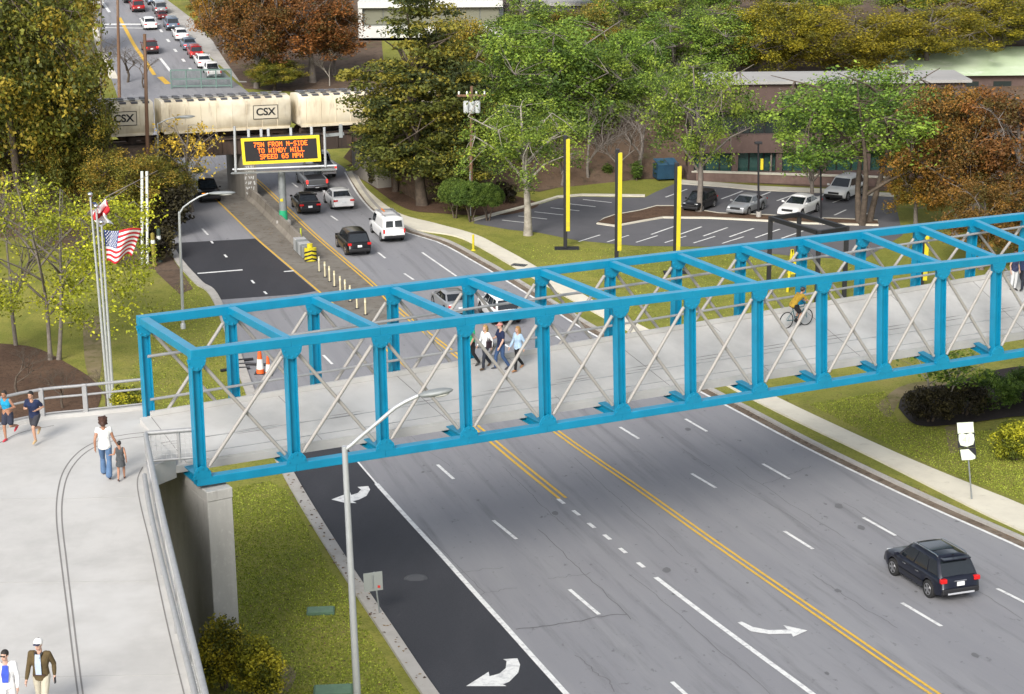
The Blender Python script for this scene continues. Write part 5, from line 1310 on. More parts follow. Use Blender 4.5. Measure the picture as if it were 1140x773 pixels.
upole(112, 118, 112.5, -25, 'dark wooden pole left of the far street', .13, M_barkg)
# twin white posts
tp = empty('sign_posts', at(161, 296), 0, 'pair of tall white metal posts standing at the left road verge', 'posts')
for dx in (-2.6, 3.2):
    g = at(161+dx, 295.5); T = atY(160.5+dx*.95, 191, g.y); m = LB(tp); m.tube([g, T], .095, 10); m.build('post', M_signw)
for i, (x, y) in enumerate(((172, 297), (178.5, 292))):
    bo = empty('marker_barrel', at(x, y), 0, ['olive yellow plastic post right beside the twin white posts', 'dark green plastic post behind the olive one near the twin white posts'][i], 'post')
    m = MB(); m.lathe([(.17, 0), (.17, .05), (.14, .1), (.14, 2.2), (.12, 2.3), (.03, 2.34)], 14); m.build('body', mat(['barrel_olive', 'barrel_green'][i], [(.20, .16, .02), (.03, .05, .035)][i], .6), bo)
    m = MB(); m.lathe([(.145, 1.6), (.145, 1.85)], 14); m.build('band', M_signw, bo)
# ---- route sign and sign back
rs = empty('route_sign', at(1082, 558), 0, 'route marker sign with three pale plates on a thin post by the right pavement', 'sign')
g = at(1082, 558)
def rp(px, py): return atY(px, py, g.y)
m = LB(rs); m.tube([g, rp(1075, 473)], .035, 8); m.build('post', M_galvd)
M_pale = mat('sign_pale_green', (.70, .76, .60), .45)
def plate(pts, name, mt=M_pale, th=.02, dy=-.06, parent=None):
    m = LB(rs); m.prism([rp(*p)+Vector((0, dy, 0)) for p in pts], (0, th, 0)); return m.build(name, mt, parent=parent)
plate([(1065, 470.5), (1083, 469.5), (1084, 481), (1066, 482.5)], 'top_plate')
sh = [(1067, 483.5), (1071, 482), (1075.5, 483.5), (1080, 481.5), (1083.5, 483), (1084.5, 489), (1083, 494.5), (1076, 497), (1069, 495.5), (1067, 490)]
plate([(1065.5, 482.5), (1085, 481.5), (1085.5, 497.5), (1066.5, 498.5)], 'shield_backing', M_blk, dy=-.04)
sp_ = plate(sh, 'shield_plate')
pc = rp(1075.8, 489.5); text_part('shield_number', '41', .36, mat('sign_number_grey', (.45, .52, .42), .6), rs, Matrix.Translation(pc-g+Vector((0, -.075, 0))) @ Matrix.Rotation(R(90), 4, 'X'), .004, .0)
plate([(1067.5, 499.5), (1086, 498), (1087, 511), (1069.5, 512.5)], 'arrow_backing', M_blk, dy=-.04)
plate([(1068.5, 500.5), (1078, 499.8), (1085.5, 507), (1085.5, 510), (1082, 511.5), (1070.5, 512)], 'arrow_plate')
sb = empty('road_sign', at(423, 684), 0, 'grey back of a square road sign on a thin post by the left kerb', 'sign'); g = at(423, 686)
m = LB(sb); m.tube([g, atY(416.5, 637, g.y)], .032, 8); m.build('post', M_galvd)
m = LB(sb); m.prism([atY(x, y, g.y)-Vector((0, .05, 0)) for x, y in ((404.5, 638.5), (425.5, 635.5), (426.5, 656), (405.5, 659))], (0, .025, 0)); pn = m.build('panel', M_signback)
m = LB(sb); p = atY(422, 652.5, g.y); m.box(p-Vector((0, .06, 0)), (.09, .02, .09)); m.build('sticker', mat('red_sticker', (.5, .03, .02), .5), parent=pn)
m = LB(sb); m.box(atY(415, 647, g.y)-Vector((0, .07, 0)), (.05, .03, .5)); m.build('bracket', M_galvd)
# ---- yellow and black pylons
def pylon(bx, by, tx, ty, label, group='yellow and black pylons beyond the bridge', low=.16):
    g = at(bx, by); T = atY(tx, ty, g.y); H_ = T.z-g.z; o = empty('pylon', g, 0, label, 'pylon', group)
    m = MB(); m.box((0, 0, .03), (1.7, .9, .06)); m.build('base_plate', M_blk, o)
    m = MB(); m.box((-.10, 0, H_/2+.03), (.26, .34, H_-.06)); m.build('column', M_blk, o, bevel=.02)
    m = MB(); m.box((.08, -.03, H_*low+H_*(1-low)/2-.12), (.27, .32, H_*(1-low)-.24)); m.build('yellow_panel', M_ylw, o, bevel=.02)
    m = MB(); m.box((.08, -.195, H_*low+.5), (.22, .012, .3)); m.build('maker_plate', mat('plate_dull', (.5, .42, .03), .6), o)
pylon(631, 277, 628.5, 151, 'yellow and black pylon on the lawn, leftmost and standing free of the bridge')
pylon(688, 300, 685.5, 166, 'yellow and black pylon in the middle of the three tall ones beside the car park')
pylon(753, 304, 751.5, 181, 'yellow and black pylon in front of the island at the car park')
pylon(1027, 322, 1026.5, 258, 'yellow and black pylon in front of the rust trees seen through the bridge')
# ---- black frame pavilion with a yellow A-board
fr = empty('steel_frame', at(900, 335), 0, 'open black steel frame standing on the grass behind the bridge', 'frame')
fT = [(858, 241), (890, 236.5), (943, 252), (912, 257)]; fz = 3.6
b0 = at(859, 318); bY = b0.y; zt = atY(858, 241, bY).z
tops = [at(x, y, zt) for x, y in fT]
for p in tops:
    m = LB(fr); m.box(Vector((p.x, p.y, (p.z+h(p.x, p.y))/2)), (.26, .26, p.z-h(p.x, p.y))); m.build('post', M_blk)
for i in range(4):
    a, b = tops[i], tops[(i+1) % 4]; d_ = (b-a).normalized()
    m = LB(fr); m.beam(a+d_*.13-Z*.13, b-d_*.13-Z*.13, .24, .256); m.build('top_beam', M_blk)
ab = empty('a_frame_board', at(884, 325), 0, 'narrow yellow A-shaped board inside the black frame', 'board'); g = at(884, 325); A_ = atY(882, 278, g.y)
for s in (-1, 1):
    m = LB(ab); m.tube([g+Vector((s*.42, 0, 0)), Vector((A_.x, g.y, A_.z))], .10, 6); m.build('leg', M_ylw)
m = LB(ab); m.box(Vector((A_.x, g.y, g.z+(A_.z-g.z)*.45)), (.5, .08, .14)); m.build('crossbar', M_ylw)
# ---- yellow marker on the pavement, hydrant like
ym = empty('marker_post', at(527, 279), 0, 'short yellow marker post at the inner pavement edge', 'marker post')
m = MB(); m.tube([(0, 0, 0), (0, 0, 1.05)], .075, 10); m.lathe([(.09, 1.05), (.09, 1.1), (.02, 1.14)], 10); m.build('post', M_ylw, ym); m = MB(); m.lathe([(.17, 0), (.17, .04), (.09, .08)], 10); m.build('base', M_ylw, ym)
# ---- traffic drums and cone on the verge left of the road
M_or = mat('drum_orange', (.75, .12, .02), .5)
for i, (x, y) in enumerate(((290, 416), (299, 418))):
    o = empty('traffic_cone', at(x, y), 0, ['orange and white traffic cone on the verge behind the bridge corner', 'second orange and white traffic cone, lower and closer to the kerb'][i], 'cone')
    s = (1.5, 1.15)[i]
    m = MB(); m.box((0, 0, .02), (.4*s, .4*s, .04)); m.build('base', M_blk, o); m = MB(); m.lathe([(.15*s, .04), (.05*s, .95*s)], 12); m.build('body', M_or, o)
    m = MB(); m.lathe([(.135*s, .18*s), (.098*s, .55*s)], 12); m.build('band', M_signw, o)
for i, (x, y, l) in enumerate(((276, 408, 2.2), (262, 413, 1.6), (268, 404, 1.5))):
    o = empty('dark_pipe', at(x, y), .3*i, 'short dark pipe lying on the grass near the traffic cones', 'pipe', 'pipes on the verge')
    m = MB(); m.tube([(-l/2, 0, .09), (0, .15, .1), (l/2, 0, .09)], .08, 8); m.build('pipe', M_blk, o)
# ---- utility boxes in the grass, manhole, drains
for i, (x, y, sx, sy) in enumerate(((357, 682, 1.0, .62), (371, 771, 1.25, .8))):
    o = empty('utility_box', at(x, y), R(4), ['low green utility box lid in the grass between lamp and pier', 'larger green utility box lid in the grass at the bottom edge'][i], 'utility box')
    m = MB(); m.box((0, 0, .04), (sx, sy, .12)); m.build('box', mat('box_green', (.09, .17, .10), .6, noise=.25, nscale=5), o, bevel=.03)
    m = MB(); m.box((0, 0, .11), (sx*.9, sy*.85, .03)); m.build('lid', mat('lid_green', (.13, .23, .14), .6, noise=.25, nscale=5), o, bevel=.01)
mh = empty('manhole_cover', at(463, 645)+Z*.022, 0, 'round metal manhole cover in the fresh asphalt lane', 'manhole'); m = MB(); m.lathe([(.36, 0), (.36, .012), (.30, .014)], 20); m.build('cover', mat('iron_cover', (.09, .09, .095), .6, metal=.4), mh)
m = MB(); m.lathe([(.45, -.01), (.45, .006), (.37, .006)], 20); m.build('rim', mat('rim_iron', (.07, .07, .075), .7), mh)
dr = empty('drain_grate', at(578, 297)+Z*.11, R(-25), 'dark drain grate in the pavement above the bridge', 'drain'); m = MB(); m.box((0, 0, .01), (1.0, .6, .02)); m.build('grate', M_blk, dr)
m = MB(); 
for k in range(6): m.box((-.4+k*.16, 0, .022), (.05, .5, .01))
m.build('bar', M_galvd, dr)
# ---- flagpoles
M_red = mat('flag_red', (.55, .02, .03), .8); M_wht = mat('flag_white', (.80, .80, .80), .8); M_nvy = mat('flag_blue', (.03, .06, .20), .8)
def flagpole(bx, by, tx, ty, label):
    g = at(bx, by); T = atY(tx, ty, g.y); o = empty('flagpole', g, 0, label, 'flagpole', 'flagpoles on the left lawn'); m = LB(o); m.tube([g, T], [.085, .05], 10); m.build('pole', M_galv)
    m = LB(o); m.ball(T+Z*.1, .13, 10, 8); m.build('finial', M_chrome); return g, T
ga, Ta = flagpole(121, 452, 100.5, 219, 'tallest and leftmost flagpole of three, carrying the crumpled red and white flag')
gb, Tb = flagpole(124, 455, 107, 232, 'flagpole on the left lawn in the middle of the three, bare')
gc, Tc = flagpole(127, 458, 113, 250, 'flagpole on the left lawn carrying the striped flag, rightmost of three')
def flag(name, label, P, stripes, parent_y):
    """P(u,v) -> point; stripes(u,v) -> material index"""
    o = empty(name, P(0, 0), 0, label, 'flag'); m = LB(o); NU, NV = 36, 26
    V = [P(i/NU, j/NV) for j in range(NV+1) for i in range(NU+1)]
    for j in range(NV):
        for i in range(NU):
            m.cur = stripes((i+.5)/NU, (j+.5)/NV); b = len(m.v); q = [j*(NU+1)+i, j*(NU+1)+i+1, (j+1)*(NU+1)+i+1, (j+1)*(NU+1)+i]
            m.add([V[k] for k in q], [(0, 1, 2, 3)], True)
    ob = m.build('cloth', [M_red, M_wht, M_nvy]); bm = bmesh.new(); bm.from_mesh(ob.data); bmesh.ops.remove_doubles(bm, verts=bm.verts, dist=.001); bm.to_mesh(ob.data); bm.free()
    so_ = ob.modifiers.new('thickness', 'SOLIDIFY'); so_.thickness = .01; return o, ob
fY = gc.y
f00, f10, f01, f11 = atY(115, 254.5, fY), atY(157, 257, fY), atY(117.5, 290.5, fY), atY(145.5, 289, fY)
def PF(u, v):
    p = f00.lerp(f10, u).lerp(f01.lerp(f11, u), v); 
    return p+Vector((0, .28*math.sin(u*7+v*1.5), -.16*math.sin(u*5.5+.4)+ .10*math.sin(u*9)*v))
def SF(u, v):
    if u < .42 and v < 7/13: return 2
    return int(v*13) % 2 and 1 or 0
fo, fc = flag('striped_flag', 'stars and stripes flag with blue corner flying to the right from the flagpole', PF, SF, fY)
m = LB(fo)
for r_i in range(9):
    for c_i in range(6 if r_i % 2 == 0 else 5):
        uq = (.035+c_i*.068+(0 if r_i % 2 == 0 else .034)); vq = (.035+r_i*.056); p = PF(uq, vq)
        pts = []
        for k in range(10):
            a = math.pi/2+k*math.pi/5; rr = .065 if k % 2 == 0 else .027; pts.append(p+Vector((math.cos(a)*rr, -.012, math.sin(a)*rr)))
        m.add(pts, [tuple(range(10))])
m.build('star', M_wht, parent=fc)
h00, h10, h01, h11 = atY(102.5, 226, ga.y), atY(121, 229, ga.y), atY(104, 248, ga.y), atY(123, 253, ga.y)
def PG(u, v):
    p = h00.lerp(h10, u).lerp(h01.lerp(h11, u), v); return p+Vector((.12*math.sin(v*8), .35*math.sin(u*11+v*2), -.30*u*math.sin(u*6)))
flag('tangled_flag', 'crumpled red and white flag hanging from the tallest flagpole', PG, lambda u, v: 2 if (u < .3 and v < .22) else (0 if (.3 < v < .66 and .15 < u < .85) or (u > .8 and v < .5) else 1), ga.y)
# ---- dumpster, bins
dp = empty('dumpster', at(741, 200), R(10), 'blue metal dumpster beside the small cypresses at the car park entry', 'dumpster')
Mdb = mat('dumpster_blue', (.02, .07, .13), .5, noise=.3, nscale=2); m = MB()
m.prism([(-.9, -.7, .15), (.9, -.7, .15), (.9, -.9, 1.35), (-.9, -.9, 1.35)], (0, 1.6, 0)); m.build('bin', Mdb, dp, bevel=.03)
for s in (-1, 1):
    m = MB(); m.prism([(s*.46-.42, -.95, 1.37), (s*.46+.42, -.95, 1.37), (s*.46+.42, .75, 1.62), (s*.46-.42, .75, 1.62)], (0, 0, .05)); m.build('lid', mat('dumpster_lid', (.03, .09, .15), .5), dp)
m = MB()
for s in (-1, 1): m.box((s*.98, -.2, .8), (.12, .9, .16))
m.build('fork_sleeve', Mdb, dp)
# ---- car park lamp post with yellow collar
for i, (bx, by, ty) in enumerate(((844.5, 243, 160), (914, 250, 188))):
    g = at(bx, by); T = atY(bx-.3, ty, g.y); o = empty('lamp_post', g, 0, ['slim black lamp post on the island with a yellow collar', 'slim black lamp post near the black frame'][i], 'lamp post')
    m = LB(o); m.tube([g, T], [.09, .065], 8); m.build('pole', M_blk); m = LB(o); m.box(T+Z*.05, (.55, .35, .16)); m.build('lamp_head', M_blk, bevel=.02)
    m = LB(o); m.lathe([(.2, 0), (.2, .5)], 12, c=g); m.build('footing', M_conc)
    if i == 0: p = atY(846.5, 183, g.y); m = LB(o); m.box(Vector((g.x+.12, g.y, p.z)), (.2, .2, .8)); m.build('collar', M_ylw)
# ================================================================== buildings
M_brick = layered('brown_cladding', (.115, .078, .068), [((.09, .062, .054), .6, .4, .7, 6, (1, 1, .4)), ((.145, .10, .088), 2.5, .55, .75, 7, (1, 1, 1))], rough=.9)
M_win = mat('office_glass', (.022, .03, .03), .08, spec=.7); M_gwin = mat('green_glass', (.03, .075, .065), .08, spec=.7)
M_roofw = layered('white_roof', (.36, .35, .335), [((.28, .27, .255), .15, .4, .7, 7, (1, 1, 1)), ((.36, .33, .31), .5, .6, .75, 7, (1, 1, 1))], rough=.85)
M_paleg = layered('pale_green_roof', (.55, .64, .46), [((.42, .54, .32), .2, .4, .65, 7, (1, 1, 1)), ((.68, .72, .62), .5, .55, .7, 7, (1, 1, 1))], rough=.85)
off = empty('office_building', at(880, 203), 0, 'brown two storey office with white roof edge and green glass behind the car park', 'building')
oY = at(880, 201).y
def OB(): return LB(off)
o0 = at(770, 197.5); o0 = Vector((o0.x, oY, h(o0.x, oY))); zG = o0.z; 
zr = atY(890, 93, oY).z; z1 = atY(890, 124, oY).z; z2 = atY(890, 150, oY).z; z3 = atY(890, 170, oY).z; z4 = atY(890, 192, oY).z
xl, xr = atY(787, 110, oY).x, atY(1075, 110, oY).x; xg = atY(765, 180, oY).x
depth = 5.5
def obox(name, mt, x0, x1, za, zb, dy0=0, dy1=depth, bevel=0): m = OB(); m.box(((x0+x1)/2, oY+(dy0+dy1)/2, (za+zb)/2), (x1-x0, dy1-dy0, zb-za)); return m.build(name, mt, bevel=bevel)
obox('ground_wall', M_brick, xg, xr, zG-1, z4, 0, depth); 
core = obox('core', M_trim, xg+.3, xr-.3, z4, zr-.4, .9, depth-.5)
obox('lower_band', M_brick, xl-1.5, xr, z3, z2); obox('upper_band', M_brick, xl, xr, z1, zr)
obox('roof', M_roofw, xl-.35, xr+.35, zr, zr+.22, -.4, depth+.4)
n = 18
for i in range(n):
    a = xg+.4+(xr-xg-.8)*i/n; b = a+(xr-xg-.8)/n-.14
    m = OB(); m.box(((a+b)/2, oY+.8, (z4+z3)/2), (b-a, .1, z3-z4-.01)); w_ = m.build('window', M_gwin)
    a2 = max(a, xl+.2); m = OB(); m.box(((a2+b)/2, oY+.8, (z2+z1)/2), (max(b-a2, .1), .1, z1-z2-.01)); m.build('window', M_win)
for i in range(0, n+1, 3):
    x = xg+.33+(xr-xg-.8)*i/n; m = OB(); m.box((x, oY+.45, (z4+z3)/2), (.5, .5, z3-z4)); m.build('column', M_brick)
pw = empty('planter_wall', at(860, 204), 0, 'long low pinkish planter wall along the foot of the brown office', 'wall')
m = LB(pw); a, b = at(770, 201), at(990, 208); m.beam(a+Z*.35, b+Z*.35, .5, .75); m.build('wall', mat('planter_pink', (.26, .175, .15), .9, noise=.3, nscale=2)); m = LB(pw); m.beam(a+Z*.77, b+Z*.77, .62, .09); m.build('coping', M_walk)
# pale green roofed building right
pb = empty('office_building', at(1080, 150), 0, 'low building with a wide pale green roof behind the rust trees at the right edge', 'building')
pY = 172; 
def PB(): return LB(pb)
A = [atY(985, 79, pY), atY(1010, 62.5, pY+7), atY(1300, 52, pY+7), atY(1300, 92, pY-6), atY(1050, 100, pY-6), atY(985, 84, pY)]
xL, xR = atY(985, 80, pY).x, atY(1300, 80, pY).x; zt = atY(1050, 84, pY).z; g_ = h(xL+8, pY)
m = PB(); m.box(((xL+xR)/2, pY+9, (g_-1+zt)/2), (xR-xL, 18, zt-g_+1)); m.build('wall', M_brick)
m = PB(); e_ = .6; zz = zt+.01; rg = atY(1060, 62, pY+14).z
m.add([(xL-e_, pY-e_, zz), (xR+e_, pY-e_, zz), (xR+e_, pY+18+e_, zz), (xL-e_, pY+18+e_, zz), (xL+4, pY+9, max(rg, zz+1.6)), (xR-4, pY+9, max(rg, zz+1.6))], [(0, 1, 5, 4), (1, 2, 5), (2, 3, 4, 5), (3, 0, 4), (3, 2, 1, 0)]); m.build('roof', M_paleg)
m = PB(); m.box((xL+.6, pY-.2, zt+.6), (2.2, 1.5, 1.1)); m.build('roof_dormer', M_roofw)
for i in range(8):
    x = xL+1+i*(xR-xL-2)/8; m = PB(); m.box((x+.9, pY-.01, zt-1.3), (1.7, .1, 1.4)); m.build('window', M_win)
# white office block at the top
wb = empty('office_building', at(470, 70), 0, 'white framed office block with wide windows cut by the top edge', 'building')
wY = 205; 
def WB(): return LB(wb)
xl_, xr_ = atY(399, 20, wY).x, atY(560, 20, wY).x; zb_ = h((xl_+xr_)/2, wY); zt_ = atY(450, 7, wY).z
m = WB(); m.box(((xl_+xr_)/2, wY+10.4, (zb_+zt_)/2-.5), (xr_-xl_-.8, 20, zt_-zb_+.6)); m.build('core', mat('office_dim', (.16, .17, .15), .5))
Mww = mat('office_white', (.66, .66, .62), .7, noise=.1, nscale=1)
zs = [atY(450, y, wY).z for y in (47, 29, 5)]
for (za, zb2) in ((zs[0]-.1, zs[1]), (zs[2]-.35, zs[2]+.35), (zb_-.5, zb_+.3)):
    m = WB(); m.box(((xl_+xr_)/2, wY+10, (za+zb2)/2), (xr_-xl_, 20.6, zb2-za)); m.build('white_band', Mww)
m = WB(); m.box((xl_+.22, wY+.2, (zb_+zs[2])/2), (.45, .62, zs[2]-zb_)); m.build('corner_column', Mww)
for i in range(7):
    a = xl_+.6+i*(xr_-xl_-1)/7; m = WB(); m.box((a+(xr_-xl_-1)/14, wY+.36, (zs[1]+zs[2])/2-.1), ((xr_-xl_-1)/7-.15, .1, zs[2]-zs[1]-.5)); m.build('window', mat('dusty_window', (.20, .20, .15), .15))
# grey building strip with pale roof at the top edge
gb_ = empty('office_building', at(690, 60), 0, 'long dark grey building with a pale flat roof along the top edge', 'building'); gY = 215
def GB(): return LB(gb_)
x0, x1 = atY(585, 10, gY).x, atY(785, 10, gY).x; zt_ = atY(690, 6, gY).z; zb_ = h((x0+x1)/2, gY)
m = GB(); m.box(((x0+x1)/2, gY+8, (zb_-1+zt_)/2), (x1-x0, 16, zt_-zb_+1)); m.build('wall', mat('grey_cladding', (.10, .095, .105), .8, noise=.25, nscale=.6))
m = GB(); m.box(((x0+x1)/2, gY+8, zt_+.16), (x1-x0+.8, 16.8, .3)); m.build('roof', M_roofw)
for i in range(10):
    x = x0+1+i*(x1-x0-2)/10; m = GB(); m.box((x+.8, gY-.02, zt_-1.6), (1.4, .1, 1.5)); m.build('window', M_win)
m = GB(); p = atY(656, 25, gY); m.box((p.x, gY-.2, (zb_+zt_)/2), (.5, .4, zt_-zb_)); m.build('column', M_pale)
# ================================================================== people
M_skin = mat('skin', (.48, .27, .18), .55); M_skin2 = mat('skin_tan', (.36, .18, .11), .55); M_skinf = mat('skin_fair', (.58, .36, .27), .55)
def cloth(n, c, nz=.25): return mat('cloth_'+n, c, .9, noise=nz, nscale=9, bump=.35, bscale=16)
def remesh(mb, name, mt, parent, vox=.012, smooth=3, fac=.5):
    o = mb.build(name, mt)
    r = o.modifiers.new('r', 'REMESH'); r.mode = 'VOXEL'; r.voxel_size = vox
    s = o.modifiers.new('s', 'SMOOTH'); s.iterations = smooth; s.factor = fac
    me = bpy.data.meshes.new_from_object(o.evaluated_get(bpy.context.evaluated_depsgraph_get())); bpy.data.objects.remove(o)
    me.name = name; me.polygons.foreach_set('use_smooth', [True]*len(me.polygons)); me.materials.clear(); me.materials.append(mt)
    q = bpy.data.objects.new(name, me); COL.objects.link(q); q.parent = parent; return q
STAND = dict(pel=(0, 0, .94), chest=(0, .01, 1.26), neck=(0, 0, 1.44), head=(0, .03, 1.615), sl=(-.185, 0, 1.40), sr=(.185, 0, 1.40), el=(-.235, -.03, 1.12), er=(.235, -.03, 1.12), wl=(-.25, .04, .87), wr=(.25, .04, .87), hl=(-.095, 0, .91), hr=(.095, 0, .91), kl=(-.105, .02, .49), kr=(.105, .02, .49), al=(-.11, -.03, .085), ar=(.11, -.03, .085), yaw=0, tilt=0)
def P_(d, **k): q = dict(d); q.update(k); return q
WALK = P_(STAND, kl=(-.10, .20, .50), al=(-.10, .24, .085), kr=(.10, -.03, .50), ar=(.10, -.32, .15), el=(-.24, -.12, 1.13), wl=(-.25, -.08, .89), er=(.24, .04, 1.12), wr=(.25, .20, .90))
WALK2 = P_(STAND, kr=(.10, .16, .50), ar=(.10, .18, .085), kl=(-.10, -.02, .50), al=(-.10, -.26, .13), er=(.24, -.10, 1.13), wr=(.25, -.06, .89), el=(-.24, .03, 1.12), wl=(-.25, .17, .90))
RUN = P_(STAND, chest=(0, .06, 1.26), neck=(0, .10, 1.43), head=(0, .15, 1.60), sl=(-.18, .08, 1.39), sr=(.18, .08, 1.39), kl=(-.09, .30, .60), al=(-.09, .22, .18), kr=(.10, -.06, .50), ar=(.10, -.42, .36), el=(-.26, -.12, 1.16), wl=(-.16, .13, 1.12), er=(.27, .10, 1.13), wr=(.10, .32, 1.22))
RUN2 = P_(STAND, chest=(0, .05, 1.26), neck=(0, .08, 1.43), head=(0, .12, 1.60), sl=(-.17, .06, 1.39), sr=(.17, .06, 1.39), kr=(.09, .12, .50), ar=(.08, .10, .085), kl=(-.10, .02, .50), al=(-.08, -.36, .40), er=(.27, -.14, 1.14), wr=(.24, .10, 1.05), el=(-.27, -.02, 1.14), wl=(-.17, .22, 1.14))
BIKE = P_(STAND, pel=(0, -.20, .98), chest=(0, .08, 1.24), neck=(0, .20, 1.38), head=(0, .31, 1.52), sl=(-.18, .18, 1.35), sr=(.18, .18, 1.35), hl=(-.09, -.18, .95), hr=(.09, -.18, .95), kl=(-.10, .22, .78), kr=(.10, .16, .56), al=(-.11, .12, .42), ar=(.11, .02, .20), el=(-.25, .36, 1.12), er=(.25, .36, 1.12), wl=(-.22, .52, 1.03), wr=(.22, .52, 1.03))
def person(loc, yaw, pose, label, top, bottom, hair, skin=None, shoes=(.05, .05, .05), sc=1.0, sleeve='short', leg='long', female=False, group=None, crop=0, hairlen=0, extra=None, flare=0, lean=None):
    skin = skin or M_skin; J = {k: Vector(v) if isinstance(v, tuple) else v for k, v in pose.items()}
    root = empty('person', loc, yaw, label, 'person', group, sc); sw = .9 if female else 1.0
    for k in ('sl', 'sr'): J[k].x *= sw
    torso = [(J['pel'], .115), (J['pel'].lerp(J['chest'], .5), .098 if female else .108), (J['chest'], .115 if not female else .105)]
    def torso_tubes(mb, inf=0, lo=0, hi=1.0, hipx=0):
        for s, sh in ((-1, 'sl'), (1, 'sr')):
            hp = J['pel']+Vector((s*.065, 0, -.02)); ct = J['chest']+Vector((s*.078*sw, 0, .02)); ws = J['pel'].lerp(J['chest'], .5)+Vector((s*.052, 0, .02)); shp = J[sh]+Vector((-s*.055, 0, -.015))
            pts = [hp, ws, ct, shp]; rr = [.105+(.012 if female else 0), .088 if female else .098, .105 if female else .112, .068]
            a = max(0, int(lo*3)); mb.tube(pts[a:], [r+inf for r in rr[a:]], 10); mb.ball(pts[a], rr[a]+inf, 10, 7); mb.ball(shp, .068+inf, 10, 7)
        mb.tube([J['chest']+Vector((0, -.005, .02)), J['neck']+Vector((0, 0, -.06))], [.10+inf, .06+inf], 10)
    def limb(mb, pts, rr, inf=0):
        mb.tube(pts, [r+inf for r in rr], 10)
        for p, r in zip(pts, rr): mb.ball(p, r+inf, 10, 7)
    # ---- body: torso, neck, head with features, limbs, hands, in one continuous surface
    m = MB(); torso_tubes(m)
    m.tube([J['neck']-Vector((0, 0, .05)), J['head']-Vector((0, .03, .03))], [.058, .052], 10)
    H_ = J['head']; ry = pose.get('yaw', 0); HM = Matrix.Rotation(ry, 3, 'Z') @ Matrix.Rotation(pose.get('tilt', 0), 3, 'X')
    def hp(x, y, z): return H_+HM @ Vector((x, y, z))
    m.ball(hp(0, -.012, .03), 1, 14, 10, (.076, .095, .095), HM); m.ball(hp(0, .022, -.045), 1, 12, 8, (.058, .070, .072), HM)
    m.ball(hp(0, .098, -.012), .016, 8, 6, (1, 1.1, 1.5), HM)                                   # nose
    for s in (-1, 1): m.ball(hp(s*.079, -.005, -.005), .02, 8, 6, (.5, .8, 1.5), HM)             # ears
    for sd_, s in (('l', -1), ('r', 1)):
        limb(m, [J['s'+sd_], J['s'+sd_].lerp(J['e'+sd_], .5), J['e'+sd_], J['e'+sd_].lerp(J['w'+sd_], .35), J['w'+sd_]], [.052, .046, .038, .040, .026])
        limb(m, [J['h'+sd_], J['h'+sd_].lerp(J['k'+sd_], .5), J['k'+sd_], J['k'+sd_].lerp(J['a'+sd_], .35), J['a'+sd_]], [.088, .076, .054, .056, .036])
        d = (J['a'+sd_]-J['k'+sd_]).normalized(); f = Vector((0, 1, 0)); f = (f-d*f.dot(d)*.8).normalized()
        an = J['a'+sd_]; m.tube([an-f*.045+Vector((0, 0, -.045)), an+f*.08+Vector((0, 0, -.05)), an+f*.165+Vector((0, 0, -.06))], [.034, .036, .022], 8)
        # hand: palm, four unequal curled fingers, thumb from the side
        w_ = J['w'+sd_]; hd = (w_-J['e'+sd_]).normalized(); sx = Vector((0, 1, 0)); sx = (sx-hd*sx.dot(hd)); sx = sx.normalized() if sx.length > .2 else Vector((0, 0, 1)); inn = hd.cross(sx)*(1 if s > 0 else -1); inn = -inn if inn.x*s > 0 else inn
        m.tube([w_, w_+hd*.045, w_+hd*.088], [.024, .030, .027], 8)
        for q in range(4):
            b_ = w_+hd*.085+sx*((q-1.5)*.0185); L_ = (.060, .074, .080, .066)[q]; k1 = b_+hd*L_*.55+inn*.008; k2 = k1+(hd*.6+inn*.7).normalized()*L_*.45
            m.tube([b_-hd*.02, k1, k2], [.0095, .009, .0075], 6)
        tb = w_+hd*.03+sx*.022; m.tube([tb, tb+(hd*.7+sx*.6).normalized()*.035, tb+(hd*.9+sx*.25+inn*.3).normalized()*.065], [.012, .011, .009], 6)
    remesh(m, 'body', skin, root, .011, 2)
    # face: eyes, brows, mouth
    m = MB()
    for s in (-1, 1): m.ball(hp(s*.031, .078, .010), .011, 8, 6, (1.2, .6, .7), HM)
    m.build('eyes', mat('eye_dark', (.03, .025, .02), .3), root)
    m = MB(); m.ball(hp(0, .087, -.062), .016, 8, 6, (1.5, .5, .4), HM); m.build('mouth', mat('lip', (.38, .13, .11), .5), root)
    # hair
    if hair is not None:
        m = MB(); m.ball(hp(0, -.022, .042), 1, 14, 10, (.088, .102, .096), HM)
        if hairlen: 
            m.tube([hp(0, -.05, .04), hp(0, -.085, -.06), hp(0, -.085, -.06-hairlen*.5), hp(0, -.07, -.05-hairlen)], [.085, .085, .075, .04], 10)
            for s in (-1, 1): m.tube([hp(s*.06, -.01, .05), hp(s*.085, -.01, -.04), hp(s*.08, -.03, -.06-hairlen*.7)], [.04, .036, .02], 8)
        else: m.tube([hp(0, -.05, .03), hp(0, -.06, -.055)], [.075, .05], 10)
        if hairlen == 0 and hair == 'bun': pass
        ho = remesh(m, 'hair', mat('hair_%02d%02d' % (int(hair[0]*99), int(hair[1]*99)), hair, .7, noise=.4, nscale=20), root, .014, 2)
        # trim the hair away from the face
        bm = bmesh.new(); bm.from_mesh(ho.data); inv = HM.inverted()
        kill = [v for v in bm.verts if (lambda q: q.y > .040-.25*max(0, q.z-.045)*0 and q.z < .055 and abs(q.x) < .2)(inv @ (v.co-H_))]
        bmesh.ops.delete(bm, geom=kill, context='VERTS'); bm.to_mesh(ho.data); bm.free()
    # top
    m = MB(); torso_tubes(m, .014, lo=.34 if crop else 0)
